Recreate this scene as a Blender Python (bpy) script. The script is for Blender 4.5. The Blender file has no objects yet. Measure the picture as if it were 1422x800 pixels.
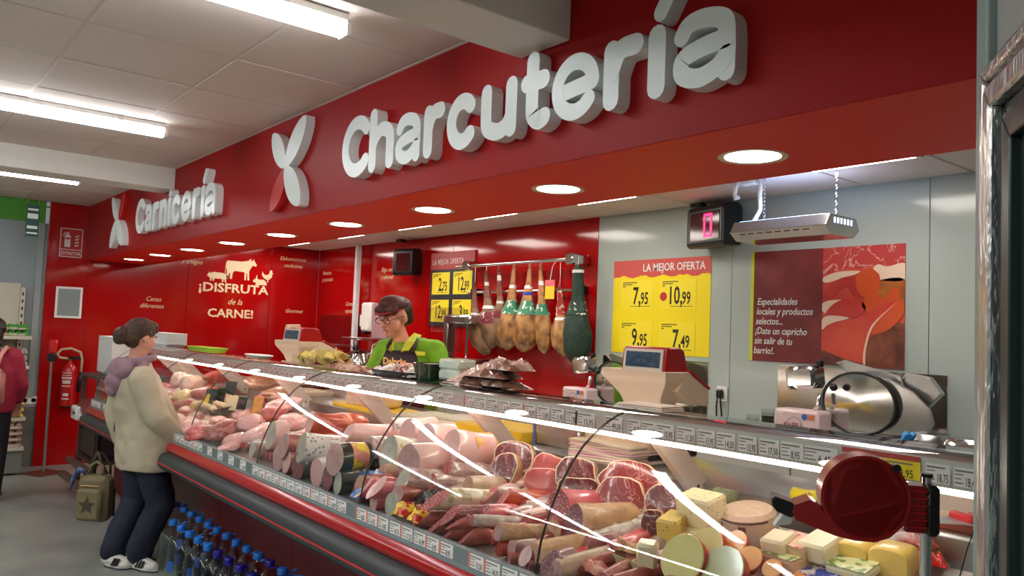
import bpy, bmesh, math, random
from mathutils import Vector, Matrix, Euler, noise
PI = math.pi
SC = bpy.context.scene
COL = SC.collection
random.seed(7)

# ---------------------------------------------------------------- camera
YAW, PITCH, ROLL, FPX = -0.88632106, 0.05528741, 0.03982987, 1105.30879
def cam_axes():
    cy, sy, cp, sp = math.cos(YAW), math.sin(YAW), math.cos(PITCH), math.sin(PITCH)
    f = Vector((sy*cp, cy*cp, sp)); r = Vector((cy, -sy, 0)); u = r.cross(f)
    cr, sr = math.cos(ROLL), math.sin(ROLL)
    return cr*r + sr*u, -sr*r + cr*u, f
CR, CU, CF = cam_axes()
CAM = Vector((0, 0, 1.60))
cd = bpy.data.cameras.new('camera'); cam = bpy.data.objects.new('camera', cd); COL.objects.link(cam)
cd.sensor_width = 36; cd.lens = FPX/1422*36; cd.clip_start = 0.05; cd.clip_end = 100
m = Matrix((CR, CU, -CF)).transposed().to_4x4(); m.translation = CAM
cam.matrix_world = m
SC.camera = cam
# ---------------------------------------------------------------- exposure and world
SC.view_settings.view_transform = 'Standard'; SC.view_settings.look = 'None'
SC.view_settings.gamma = 1; SC.view_settings.exposure = 0.9
SC.view_settings.use_curve_mapping = False
W = bpy.data.worlds.new('world'); SC.world = W; W.use_nodes = True
W.node_tree.nodes['Background'].inputs[0].default_value = (0.62, 0.68, 0.70, 1)
W.node_tree.nodes['Background'].inputs[1].default_value = 0.16
# the rest of the shop's ceiling lighting behind and beside the camera
def area(loc, size, power, color=(1, .96, .9), rot=(0, 0, 0), name='shop_light'):
    l = bpy.data.lights.new(name, 'AREA'); l.shape = 'RECTANGLE'; l.size = size[0]; l.size_y = size[1]
    l.energy = power; l.color = color
    o = bpy.data.objects.new(name, l); COL.objects.link(o); o.location = loc; o.rotation_euler = rot
    return o
area((-1.5, -2.2, 2.72), (3.5, .12), 34)
area((-5.0, -2.0, 2.72), (3.5, .12), 34)
TUBE_E, PANEL_E, DOWN_E, LED_E = 12.0, 7.5, 12.0, 9.0

def ray(px, py):
    return CR*((px-711)/FPX) - CU*((py-400)/FPX) + CF
def at(px, py, y=None, z=None, x=None, d=None):
    r = ray(px, py)
    if d is not None: return CAM + r*d
    if y is not None: return CAM + r*((y-CAM.y)/r.y)
    if z is not None: return CAM + r*((z-CAM.z)/r.z)
    return CAM + r*((x-CAM.x)/r.x)

# ---------------------------------------------------------------- materials
def lin(c):
    return tuple((v/255/12.92 if v/255 <= .04045 else ((v/255+.055)/1.055)**2.4) for v in c) + (1,)
MATS = {}
def mat(name, rgb, rough=.5, metal=0, spec=.5, noise_amt=0, scale=20, bump=0, bscale=60, coat=0, rgb2=None, kind='noise', sub=0, trans=0, stretch=None, thr=None):
    """procedural material: base colour, optional second colour mixed in by a noise or voronoi pattern, fine bump"""
    if name in MATS: return MATS[name]
    M = bpy.data.materials.new(name); M.use_nodes = True; nt = M.node_tree; b = nt.nodes['Principled BSDF']
    b.inputs['Base Color'].default_value = lin(rgb); b.inputs['Roughness'].default_value = rough
    b.inputs['Metallic'].default_value = metal; b.inputs['Specular IOR Level'].default_value = spec
    b.inputs['Coat Weight'].default_value = coat; b.inputs['Coat Roughness'].default_value = .08
    b.inputs['Subsurface Weight'].default_value = sub
    b.inputs['Subsurface Radius'].default_value = (.01, .004, .003)
    b.inputs['Transmission Weight'].default_value = trans
    tc = nt.nodes.new('ShaderNodeTexCoord'); mp = nt.nodes.new('ShaderNodeMapping')
    nt.links.new(tc.outputs['Object'], mp.inputs['Vector'])
    if stretch: mp.inputs['Scale'].default_value = stretch
    if rgb2 is not None or noise_amt:
        if kind == 'noise':
            n = nt.nodes.new('ShaderNodeTexNoise'); n.inputs['Scale'].default_value = scale; n.inputs['Detail'].default_value = 4
            fac = n.outputs['Fac']; lo, hi = thr or (.38, .64)
        elif kind == 'dots':
            n = nt.nodes.new('ShaderNodeTexVoronoi'); n.inputs['Scale'].default_value = scale
            fac = n.outputs['Distance']; lo, hi = thr or (.25, .32)
        else:   # veins
            n = nt.nodes.new('ShaderNodeTexNoise'); n.inputs['Scale'].default_value = scale; n.inputs['Detail'].default_value = 3; n.inputs['Distortion'].default_value = 1.6
            mt = nt.nodes.new('ShaderNodeMath'); mt.operation = 'SUBTRACT'; mt.inputs[1].default_value = .5
            ab = nt.nodes.new('ShaderNodeMath'); ab.operation = 'ABSOLUTE'
            nt.links.new(n.outputs['Fac'], mt.inputs[0]); nt.links.new(mt.outputs[0], ab.inputs[0])
            fac = ab.outputs[0]; lo, hi = thr or (.0, .035)
        nt.links.new(mp.outputs['Vector'], n.inputs['Vector'])
        cr = nt.nodes.new('ShaderNodeValToRGB'); nt.links.new(fac, cr.inputs['Fac'])
        cr.color_ramp.elements[0].position = lo; cr.color_ramp.elements[1].position = hi
        c1 = lin(rgb); c2 = lin(rgb2) if rgb2 is not None else tuple(min(1, v*(1+noise_amt)) for v in c1[:3])+(1,)
        if rgb2 is None: c1 = tuple(v*(1-noise_amt) for v in c1[:3])+(1,)
        if kind == 'noise': cr.color_ramp.elements[0].color = c1; cr.color_ramp.elements[1].color = c2
        else: cr.color_ramp.elements[0].color = c2; cr.color_ramp.elements[1].color = c1
        nt.links.new(cr.outputs['Color'], b.inputs['Base Color'])
    if bump:
        n2 = nt.nodes.new('ShaderNodeTexNoise'); n2.inputs['Scale'].default_value = bscale; n2.inputs['Detail'].default_value = 3
        nt.links.new(mp.outputs['Vector'], n2.inputs['Vector'])
        bp = nt.nodes.new('ShaderNodeBump'); bp.inputs['Strength'].default_value = bump; bp.inputs['Distance'].default_value = .01
        nt.links.new(n2.outputs['Fac'], bp.inputs['Height']); nt.links.new(bp.outputs['Normal'], b.inputs['Normal'])
    MATS[name] = M
    return M
def emit(name, rgb, strength, base=(240, 240, 240)):
    if name in MATS: return MATS[name]
    M = mat(name, base, .4); b = M.node_tree.nodes['Principled BSDF']
    b.inputs['Emission Color'].default_value = lin(rgb); b.inputs['Emission Strength'].default_value = strength
    return M
def glass(name, tint=(1, 1, 1), refl=1.0, ior=1.5):
    """thin clear sheet: Fresnel mix of straight transmission and mirror reflection"""
    if name in MATS: return MATS[name]
    M = bpy.data.materials.new(name); M.use_nodes = True; nt = M.node_tree; nt.nodes.clear()
    out = nt.nodes.new('ShaderNodeOutputMaterial'); mx = nt.nodes.new('ShaderNodeMixShader')
    tr = nt.nodes.new('ShaderNodeBsdfTransparent'); tr.inputs[0].default_value = (*tint, 1)
    gl = nt.nodes.new('ShaderNodeBsdfGlossy'); gl.inputs['Roughness'].default_value = .015; gl.inputs['Color'].default_value = (refl, refl, refl, 1)
    fr = nt.nodes.new('ShaderNodeFresnel'); fr.inputs['IOR'].default_value = ior
    ge = nt.nodes.new('ShaderNodeNewGeometry'); iv = nt.nodes.new('ShaderNodeMath'); iv.operation = 'SUBTRACT'; iv.inputs[0].default_value = 1
    mu = nt.nodes.new('ShaderNodeMath'); mu.operation = 'MULTIPLY'    # each sheet mirrors once, on the side the light comes from
    nt.links.new(ge.outputs['Backfacing'], iv.inputs[1]); nt.links.new(iv.outputs[0], mu.inputs[0]); nt.links.new(fr.outputs[0], mu.inputs[1])
    nt.links.new(mu.outputs[0], mx.inputs[0]); nt.links.new(tr.outputs[0], mx.inputs[1]); nt.links.new(gl.outputs[0], mx.inputs[2])
    nt.links.new(mx.outputs[0], out.inputs[0]); MATS[name] = M
    return M

RED = mat('red_panel', (172, 10, 12), .10, spec=.45, noise_amt=.04, scale=.6)
REDM = mat('red_matte', (176, 20, 20), .5, spec=.3)
GREYP = mat('grey_panel', (182, 194, 190), .12, spec=.45, noise_amt=.03, scale=.5)
WHITE = mat('white_paint', (226, 226, 220), .5)
SIGNW = mat('sign_white', (232, 240, 238), .35)
STEEL = mat('steel', (190, 190, 188), .28, metal=1, noise_amt=.08, scale=4)
STEELP = mat('steel_polished', (205, 205, 203), .1, metal=1)
CHROME = mat('chrome', (225, 225, 225), .06, metal=1)
ALU = mat('aluminium', (150, 165, 168), .35, metal=.6)
BLACK = mat('black_plastic', (18, 18, 20), .35)
DARK = mat('dark_rubber', (52, 60, 62), .45)
CREAM = mat('cream_plastic', (228, 205, 178), .35)
CREAMW = mat('cream_white', (236, 228, 206), .4, noise_amt=.04, scale=9)
YEL = mat('yellow_board', (250, 205, 10), .45)
INK = mat('ink_black', (25, 22, 20), .6)
PAPERW = mat('paper_white', (240, 240, 236), .6)
REDT = mat('print_red', (196, 50, 48), .5)
YELP = mat('print_yellow', (250, 226, 20), .45)

# ---------------------------------------------------------------- mesh helpers
class MB:
    def __init__(s): s.v = []; s.f = []; s.mi = []; s.cur = 0; s.mats = []
    def m(s, material):
        if material not in s.mats: s.mats.append(material)
        s.cur = s.mats.index(material); return s
    def add(s, vs, fs):
        o = len(s.v); s.v += [tuple(v) for v in vs]
        for f in fs: s.f.append([o+i for i in f]); s.mi.append(s.cur)
        return s
    def box(s, a, b, rz=0, c=None, mtx=None):
        x0, y0, z0 = a; x1, y1, z1 = b
        vs = [Vector(p) for p in ((x0,y0,z0),(x1,y0,z0),(x1,y1,z0),(x0,y1,z0),(x0,y0,z1),(x1,y0,z1),(x1,y1,z1),(x0,y1,z1))]
        if mtx: vs = [mtx @ v for v in vs]
        return s.add(vs, [(0,3,2,1),(4,5,6,7),(0,1,5,4),(1,2,6,5),(2,3,7,6),(3,0,4,7)])
    def rbox(s, a, b, r=.01, mtx=None):
        """box with chamfered vertical and horizontal edges"""
        x0,y0,z0 = a; x1,y1,z1 = b
        r = min(r, (x1-x0)*.45, (y1-y0)*.45, (z1-z0)*.45)
        def ring(q, z): return [Vector(p) for p in ((x0+q,y0+r+0,z),(x0+r,y0+q,z),(x1-r,y0+q,z),(x1-q,y0+r,z),(x1-q,y1-r,z),(x1-r,y1-q,z),(x0+r,y1-q,z),(x0+q,y1-r,z))]
        rs = [ring(r*.9, z0), ring(0, z0+r), ring(0, z1-r), ring(r*.9, z1)]
        vs = [v for k in rs for v in k]
        if mtx: vs = [mtx @ v for v in vs]
        fs = []
        for k in range(3):
            for i in range(8):
                j = (i+1) % 8; fs.append((k*8+i, k*8+j, k*8+8+j, k*8+8+i))
        fs.append(tuple(range(7, -1, -1))); fs.append(tuple(range(24, 32)))
        return s.add(vs, fs)
    def tube(s, pts, r, n=8, caps=True):
        pts = [Vector(p) for p in pts]; N = len(pts)
        rs = r if isinstance(r, (list, tuple)) else [r]*N
        vs = []; ref = None
        for i, p in enumerate(pts):
            t = (pts[min(i+1, N-1)] - pts[max(i-1, 0)]).normalized()
            if ref is None:
                ref = Vector((0, 0, 1)) if abs(t.z) < .9 else Vector((1, 0, 0))
            a = t.cross(ref)
            if a.length < 1e-5: a = t.orthogonal()
            a.normalize(); bb = a.cross(t).normalized(); ref = bb
            for k in range(n):
                th = 2*PI*k/n; vs.append(p + (a*math.cos(th) + bb*math.sin(th))*rs[i])
        fs = []
        for i in range(N-1):
            for k in range(n):
                j = (k+1) % n; fs.append((i*n+k, i*n+n+k, i*n+n+j, i*n+j))
        if caps: fs.append(tuple(range(0, n))); fs.append(tuple((N-1)*n+k for k in range(n-1, -1, -1)))
        return s.add(vs, fs)
    def cyl(s, p, q, r, n=16, r2=None): return s.tube([p, q], [r, r if r2 is None else r2], n)
    def lathe(s, prof, n=24, o=(0,0,0), axis='z', mtx=None, sx=1, sy=1):
        """prof: (radius, height) list turned about an axis through o"""
        o = Vector(o); vs = []
        for (r, h) in prof:
            for k in range(n):
                th = 2*PI*k/n; a, b = r*math.cos(th)*sx, r*math.sin(th)*sy
                v = Vector((a, b, h)) if axis == 'z' else (Vector((h, a, b)) if axis == 'x' else Vector((b, h, a)))
                vs.append((mtx @ v if mtx else v) + o)
        fs = []
        for i in range(len(prof)-1):
            for k in range(n):
                j = (k+1) % n; fs.append((i*n+k, i*n+j, i*n+n+j, i*n+n+k))
        ring_ = prof[0] == prof[-1]
        if prof[0][0] > 1e-6 and not ring_: fs.append(tuple(range(n-1, -1, -1)))
        if prof[-1][0] > 1e-6 and not ring_: fs.append(tuple((len(prof)-1)*n+k for k in range(n)))
        return s.add(vs, fs)
    def ell(s, c, r, n=16, m_=10, mtx=None):
        c = Vector(c); r = (r, r, r) if not isinstance(r, (tuple, list)) else r
        vs = []
        for i in range(1, m_):
            ph = PI*i/m_
            for k in range(n):
                th = 2*PI*k/n
                v = Vector((r[0]*math.sin(ph)*math.cos(th), r[1]*math.sin(ph)*math.sin(th), -r[2]*math.cos(ph)))
                vs.append((mtx @ v if mtx else v) + c)
        a, b = Vector((0,0,-r[2])), Vector((0,0,r[2]))
        vs += [(mtx @ a if mtx else a)+c, (mtx @ b if mtx else b)+c]
        fs = []; L = len(vs)
        for i in range(m_-2):
            for k in range(n):
                j = (k+1) % n; fs.append((i*n+k, i*n+j, i*n+n+j, i*n+n+k))
        for k in range(n):
            j = (k+1) % n; fs.append((L-2, j, k)); fs.append((L-1, (m_-2)*n+k, (m_-2)*n+j))
        return s.add(vs, fs)
    def cap(s, p, q, r0, r1, n=14):
        """closed tapered limb with round ends"""
        p, q = Vector(p), Vector(q); d = (q-p); L = d.length or 1e-4; t = d/L
        pts, rs = [], []
        for a in (80, 55, 28): pts.append(p - t*r0*math.sin(math.radians(a))); rs.append(r0*math.cos(math.radians(a)))
        pts.append(p); rs.append(r0); pts.append(q); rs.append(r1)
        for a in (28, 55, 80): pts.append(q + t*r1*math.sin(math.radians(a))); rs.append(r1*math.cos(math.radians(a)))
        return s.tube(pts, rs, n)
    def prism(s, pts, h, o=(0,0,0), ax=((1,0,0),(0,1,0),(0,0,1))):
        """outline pts (2D, any order) extruded by h along the third axis"""
        o = Vector(o); A, B, C_ = (Vector(a) for a in ax); n = len(pts)
        ar = sum(pts[i][0]*pts[(i+1)%n][1]-pts[(i+1)%n][0]*pts[i][1] for i in range(n))
        if ar < 0: pts = pts[::-1]
        flip = (A.cross(B).dot(C_) < 0) != (h < 0)
        vs = [o + A*p[0] + B*p[1] for p in pts] + [o + A*p[0] + B*p[1] + C_*h for p in pts]
        fs = [tuple(range(n-1, -1, -1)), tuple(range(n, 2*n))] + [(i, (i+1) % n, n+(i+1) % n, n+i) for i in range(n)]
        if flip: fs = [f[::-1] for f in fs]
        return s.add(vs, fs)
    def loft(s, rings, closed_ends=True):
        n = len(rings[0]); vs = [v for r in rings for v in r]; fs = []
        for i in range(len(rings)-1):
            for k in range(n):
                j = (k+1) % n; fs.append((i*n+k, i*n+j, i*n+n+j, i*n+n+k))
        if closed_ends:
            fs.append(tuple(range(n-1, -1, -1))); fs.append(tuple((len(rings)-1)*n+k for k in range(n)))
        return s.add(vs, fs)
    def mesh(s, name='mesh'):
        me = bpy.data.meshes.new(name); me.from_pydata(s.v, [], s.f)
        for mm in s.mats: me.materials.append(mm)
        if s.mats: me.polygons.foreach_set('material_index', s.mi)
        me.update(); return me
    def build(s, name, parent=None, smooth=False, loc=None, rz=0, rot=None, bevel=0, material=None):
        if material is not None: s.m(material); s.mi = [0 if len(s.mats) == 1 else i for i in s.mi]
        me = s.mesh(name)
        return link(name, me, parent, smooth, loc, rz, rot, bevel)
def link(name, me, parent=None, smooth=False, loc=None, rz=0, rot=None, bevel=0):
    o = bpy.data.objects.new(name, me); COL.objects.link(o)
    if smooth:
        me.polygons.foreach_set('use_smooth', [True]*len(me.polygons))
        if smooth == 'auto':
            me.set_sharp_from_angle(angle=math.radians(38))
    if bevel:
        b = o.modifiers.new('bevel', 'BEVEL'); b.width = bevel; b.segments = 2; b.limit_method = 'ANGLE'; b.angle_limit = .6
    if loc is not None: o.location = loc
    if rot is not None: o.rotation_euler = rot
    elif rz: o.rotation_euler = (0, 0, rz)
    if parent: o.parent = parent
    return o
def empty(name, loc=(0,0,0), rz=0, rot=None):
    o = bpy.data.objects.new(name, None); COL.objects.link(o); o.location = loc
    o.rotation_euler = rot if rot is not None else (0, 0, rz); o.empty_display_size = .05
    return o
def tag(o, label, cat, group=None, kind=None):
    if label: o['label'] = label
    if cat: o['category'] = cat
    if group: o['group'] = group
    if kind: o['kind'] = kind
    return o
def thing(name, label, cat, loc=(0,0,0), rz=0, group=None, rot=None):
    return tag(empty(name, loc, rz, rot), label, cat, group)
def struct(o): o['kind'] = 'structure'; return o
def dup(o, loc=None, rz=None, rot=None, parent=None, label=None, group=None):
    """copy of a thing with copies of its parts and sub-parts"""
    c = o.copy(); COL.objects.link(c); c.parent = parent
    if loc is not None: c.location = loc
    if rz is not None: c.rotation_euler = (0, 0, rz)
    if rot is not None: c.rotation_euler = rot
    if label: c['label'] = label
    if group: c['group'] = group
    for ch in list(o.children):
        k = dup(ch, parent=c)
    return c
WORK = bpy.data.scenes.new('workbench')      # small side scene for applying modifiers and text, removed at the end
def evaluate(o):
    WORK.collection.objects.link(o); vl = WORK.view_layers[0]; vl.update()
    return bpy.data.meshes.new_from_object(o.evaluated_get(vl.depsgraph))
def baked(mb, mods, name='mesh'):
    """apply modifiers described by mods to the mesh in mb and return a plain mesh"""
    me = mb.mesh(name); o = bpy.data.objects.new('tmp', me)
    for typ, kw in mods:
        md = o.modifiers.new(typ, typ)
        for k, v in kw.items(): setattr(md, k, v)
    r = evaluate(o)
    mats = list(mb.mats)
    bpy.data.objects.remove(o); bpy.data.meshes.remove(me)
    r.materials.clear()
    for mm in mats: r.materials.append(mm)
    r.polygons.foreach_set('use_smooth', [True]*len(r.polygons))
    return r
def organic(mb, material, voxel=.008, smooth=6, extra=None, disp=0, dscale=30):
    """fuse overlapping closed shapes to one continuous skin"""
    mb.m(material); mb.mi = [0]*len(mb.f); mb.mats = [material]
    me = baked(mb, [('REMESH', dict(mode='VOXEL', voxel_size=voxel)), ('SMOOTH', dict(iterations=smooth, factor=.6))] + (extra or []))
    if disp:
        cos = [v.co.copy() for v in me.vertices]; nrm = [v.normal.copy() for v in me.vertices]
        for v, c, q in zip(me.vertices, cos, nrm): v.co = c + q*((noise.noise(c*dscale)+.4*noise.noise(c*dscale*2.3))*disp)
    return me
def skin(mb, name, material, parent, voxel=.008, smooth=6, disp=0, dscale=30):
    return link(name, organic(mb, material, voxel, smooth, disp=disp, dscale=dscale), parent, True)
_tm = {}
def text_mesh(body, size, depth=.0006, align='LEFT', shear=0, bold=0, spacing=1.0, sx=1.0):
    key = (body, size, depth, align, shear, bold, spacing, sx)
    if key in _tm: return _tm[key]
    cu = bpy.data.curves.new('t', 'FONT'); cu.body = body; cu.size = size; cu.extrude = depth; cu.align_x = align
    cu.shear = shear; cu.offset = bold; cu.space_character = spacing; cu.resolution_u = 2
    o = bpy.data.objects.new('t', cu)
    me = evaluate(o); bpy.data.objects.remove(o)
    if sx != 1:
        for v in me.vertices: v.co.x *= sx
    _tm[key] = me
    return me
def text(body, size, material, loc, facing='y', parent=None, name='lettering', **kw):
    """printed words: facing 'y' reads from -y side, 'x' reads from +x side (end wall)"""
    me = text_mesh(body, size, **kw).copy(); me.materials.clear(); me.materials.append(material)
    for p in me.polygons: p.material_index = 0
    o = bpy.data.objects.new(name, me); COL.objects.link(o); o.location = loc
    o.rotation_euler = (PI/2, 0, 0) if facing == 'y' else (PI/2, 0, PI/2)
    if parent: o.parent = parent
    return o
# ================================================================= structure
XE, YB, YF, YS, ZC, ZS, ZV = -9.64, 4.60, 1.86, 2.525, 2.785, 2.21, 2.557
FLOORM = mat('floor_vinyl', (150, 156, 148), .35, spec=.4, rgb2=(128, 134, 128), scale=2.2, bump=.05, bscale=90)
struct(MB().m(FLOORM).box((-10.2, -4.6, -.1), (1.6, 4.8, 0)).build('floor'))
TILE = mat('ceiling_tile', (218, 204, 194), .8, rgb2=(198, 184, 174), kind='dots', scale=260, thr=(.12, .2), bump=.25, bscale=300)
TILE2 = mat('ceiling_tile_smooth', (220, 207, 198), .8, bump=.06, bscale=200)
GRID = mat('ceiling_grid', (206, 195, 187), .6)
# ---- main ceiling: suspended tiles
ceil = struct(empty('ceiling', (0, 0, ZC)))
MB().m(GRID).box((XE-.2, -4.6, .02), (1.6, YF+.05, .06)).build('ceiling_backing', ceil)
tx = -3.55; ty = 1.235; ps = .605
t_rough = MB().m(TILE).rbox((-.296, -.296, -.004), (.296, .296, .018), .004).mesh('tile')
t_smooth = MB().m(TILE2).rbox((-.296, -.296, -.004), (.296, .296, .018), .004).mesh('tile')
i0 = int((XE-tx)/ps)-1
for i in range(i0, 9):
    for j in range(-9, 2):
        cx, cy = tx + (i+.5)*ps, ty + (j+.5)*ps
        if cx > 1.5 or cx < XE-.1: continue
        me = t_rough if (i*7+j*3) % 5 == 0 else t_smooth
        if j == 1: # cut tiles along the fascia
            me = None
            MB().m(TILE2).rbox((cx-.298, ty+.605+.004, -.004), (cx+.298, YF+.02, .018), .003).build('tile', ceil)
            continue
        o = bpy.data.objects.new('tile', me); COL.objects.link(o); o.location = (cx, cy, random.uniform(0, .003)); o.parent = ceil
gb = MB().m(GRID)
for i in range(i0, 10): gb.box((tx+i*ps-.010, -4.5, -.001), (tx+i*ps+.010, YF+.03, .02))
for j in range(-9, 2): gb.box((XE-.1, ty+j*ps-.010, -.0012), (1.5, ty+j*ps+.010, .0199))
gb.build('grid', ceil)
# ---- beams
PLAST = mat('plaster_beam', (232, 228, 220), .85, bump=.5, bscale=160)
for n_, (x0, x1, zb) in enumerate(((-2.28, -2.01, 2.626), (-6.83, -6.54, 2.617))):
    struct(MB().m(PLAST).box((x0, -4.6, zb), (x1, YF+.0, ZC+.03)).build('trim_%d' % (n_+1), bevel=.006))
# ---- fascia with soffit
fas = struct(empty('wall_fascia', (0, YF, ZS)))
MB().m(RED).box((XE, 0, -.012), (-.2, .12, ZC-ZS+.05)).build('fascia_face', fas, bevel=.002, material=None)
SOFR = mat('soffit_red_lit', (240, 48, 26), .5, spec=.2)  # brighter than the fascia red: LED and wall bounce light put into the colour
FASR = mat('fascia_red', (160, 12, 12), .5, spec=.2)
for o in fas.children: o.data.materials[0] = FASR
MB().m(SOFR).box((XE, .003, -.0125), (-.2, YS-YF-.0005, .02)).build('soffit', fas)
MB().m(WHITE).box((XE, YS-YF-.02, 0), (-.2, YS-YF, ZV-ZS)).build('return_board', fas)
# ---- service ceiling with tiles and luminous panels
sc = struct(empty('ceiling_service', (0, 0, ZV)))
MB().m(GRID).box((XE-.2, YS-.1, .03), (1.6, YB+.2, .07)).build('ceiling_backing', sc)
t2 = MB().m(TILE2).rbox((-.296, -.296, 0), (.296, .296, .02), .004).mesh('tile')
half = MB().m(TILE2).rbox((-.296, -.27, 0), (.296, .27, .02), .004).mesh('tile')
LAMPX = [-2.05, -3.895, -5.155, -6.39, -7.65, -8.95]
lampcells = [-2.03, -3.84, -5.05, -6.26, -7.47, -8.68]
sx0 = -2.335
for i in range(-13, 6):
    for j in range(4):
        cx = sx0+(i+.5)*.605; cy = 4.03-.3025-j*.605+.605
        if cx < XE-.2 or cx > 1.4: continue
        o = bpy.data.objects.new('tile', half if j == 0 else t2); COL.objects.link(o); o.parent = sc
        o.location = (cx, 4.03+.285 if j == 0 else 4.03-.3025-(j-1)*.605, random.uniform(0, .002))
for k, lx in enumerate(LAMPX):
    lab = ['recessed square ceiling panel light nearest the hanging insect lamp, right end of the service ceiling',
           'recessed square ceiling panel light above the yellow offer poster',
           'recessed square ceiling panel light above the right half of the ham rail',
           'recessed square ceiling panel light above the framed black offer board',
           'recessed square ceiling panel light between the white post and the red corner',
           'recessed square ceiling panel light farthest left at the red end wall'][k]
    t = thing('panel_light', lab, 'ceiling light', (lx, 3.73, ZV-.006), group='panel lights of the service ceiling')
    MB().m(WHITE).box((-.30, -.30, -.006), (.30, .30, .006)).build('frame', t, bevel=.002)
    MB().m(emit('panel_glow', (255, 244, 232), PANEL_E)).box((-.275, -.275, -.0075), (.275, .275, -.006)).build('diffuser', t)
# ---- walls
be = struct(empty('wall_end', (XE, 0, 0)))
# red panels of the end wall, each a sheet with its own joint
for y0, y1 in ((1.497, 1.895), (1.899, 2.95), (2.954, 3.95), (3.954, YB)):
    MB().m(RED).box((-.05, y0, 0), (0, y1, ZC+.05)).build('panel', be, bevel=.0015)
wl = struct(empty('wall_left', (XE, 0, 0)))
WG = mat('wall_grey_green', (150, 163, 163), .6, noise_amt=.06, scale=1.5)
WGD = mat('wall_grey_lower', (128, 132, 122), .65, rgb2=(104, 106, 98), scale=2.5)
GREENB = mat('green_band', (70, 150, 20), .5)
MB().m(WG).box((-.15, -4.6, .62), (-.03, 1.495, 2.557)).build('wall_upper', wl)
MB().m(WGD).box((-.15, -4.6, 0), (-.028, 1.495, .62)).build('wall_lower', wl)
MB().m(GREENB).box((-.15, -4.6, 2.557), (-.02, 1.46, ZC+.05)).build('green_band', wl)
MB().m(mat('conduit', (150, 160, 160), .4)).box((-.03, 1.40, .72), (0, 1.462, 2.55)).build('cable_duct', wl, bevel=.003)
wb = struct(empty('wall_back', (0, YB, 0)))
for x0, x1 in ((XE, -8.5), (-8.496, -6.6), (-6.596, -4.551)):
    MB().m(RED).box((x0, 0, 0), (x1, .05, ZV+.05)).build('panel', wb, bevel=.0015)
for x0, x1 in ((-4.547, -3.264), (-3.260, -1.962), (-1.958, -.7), (-.696, 1.6)):
    MB().m(GREYP).box((x0, 0, 0), (x1, .05, ZV+.05)).build('panel', wb, bevel=.0015)
struct(MB().m(WG).box((1.5, -4.6, 0), (1.6, 4.8, 2.9)).build('wall_right'))
struct(MB().m(WG).box((-10.2, -4.7, 0), (1.6, -4.6, 2.9)).build('wall_behind'))
# ---- downlights in the soffit
for k, (x, y) in enumerate(((-1.493, 2.202), (-2.42, 2.2), (-3.35, 2.2), (-4.272, 2.196), (-5.196, 2.19), (-6.115, 2.185), (-7.05, 2.18), (-7.979, 2.175), (-8.9, 2.17))):
    nth = ['nearest and largest of the nine', 'second from the right of the nine', 'third from the right, under the letter h',
           'fourth from the right, below the big emblem', 'middle one of the nine', 'fourth from the left', 'third from the left', 'second from the left', 'farthest and leftmost of the nine'][k]
    t = thing('downlight', 'round recessed downlight in the red soffit, ' + nth, 'ceiling light', (x, y, ZS-.012), group='downlights in the red soffit')
    MB().m(mat('downlight_rim', (214, 190, 160), .4)).lathe([(.088, -.001), (.108, -.004), (.112, 0), (.112, .004), (.088, .004)], 40).build('trim_ring', t, smooth='auto')
    MB().m(emit('downlight_glow', (255, 238, 214), DOWN_E)).lathe([(0, -.0015), (.089, -.0015), (.089, .0005), (0, .0005)], 40).build('diffuser', t)
# ---- tube lights of the main ceiling
def tube_light(x, y1, L, label, double=False):
    t = thing('tube_light', label, 'ceiling light', (x, y1, ZC-.03), group='long tube lights under the main ceiling')
    w = .034
    MB().m(WHITE).box((-w*1.3, -L, .0), (w*1.3, 0, .026)).build('batten', t, bevel=.003)
    MB().m(emit('tube_glow', (250, 252, 255), TUBE_E)).prism([(-w, 0), (-w, -.04), (-w*.6, -.052), (w*.6, -.052), (w, -.04), (w, 0)], -L, (0, 0, 0), ((1,0,0),(0,0,1),(0,1,0))).build('diffuser', t)
    for q in (0, -L-.02): MB().m(PAPERW).box((-w*1.05, q, -.054), (w*1.05, q+.02, .0)).build('end_cap', t, bevel=.003)
    for yy in (-.25, -L+.3): MB().m(GRID).box((-w*1.5, yy-.012, -.004), (w*1.5, yy+.012, .028)).build('clip', t)
    return t
tube_light(-2.755, 1.36, 1.5, 'long tube light nearest the big red sign, top of the photo')
tube_light(-5.1, 1.36, 1.5, 'long tube light in the middle, between the two plaster beams')
tube_light(-7.56, 1.36, 1.5, 'long tube light farthest away, beyond the far plaster beam')
for x, w_ in ((-7.56, 'far'), (-5.1, 'middle'), (-2.755, 'near')): tube_light(x, -.6, 1.5, 'long tube light of the second row from the fascia, '+w_+' one')
tube_light(-.35, -.9, 1.5, 'long tube light above the place the photo was taken from')
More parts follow.
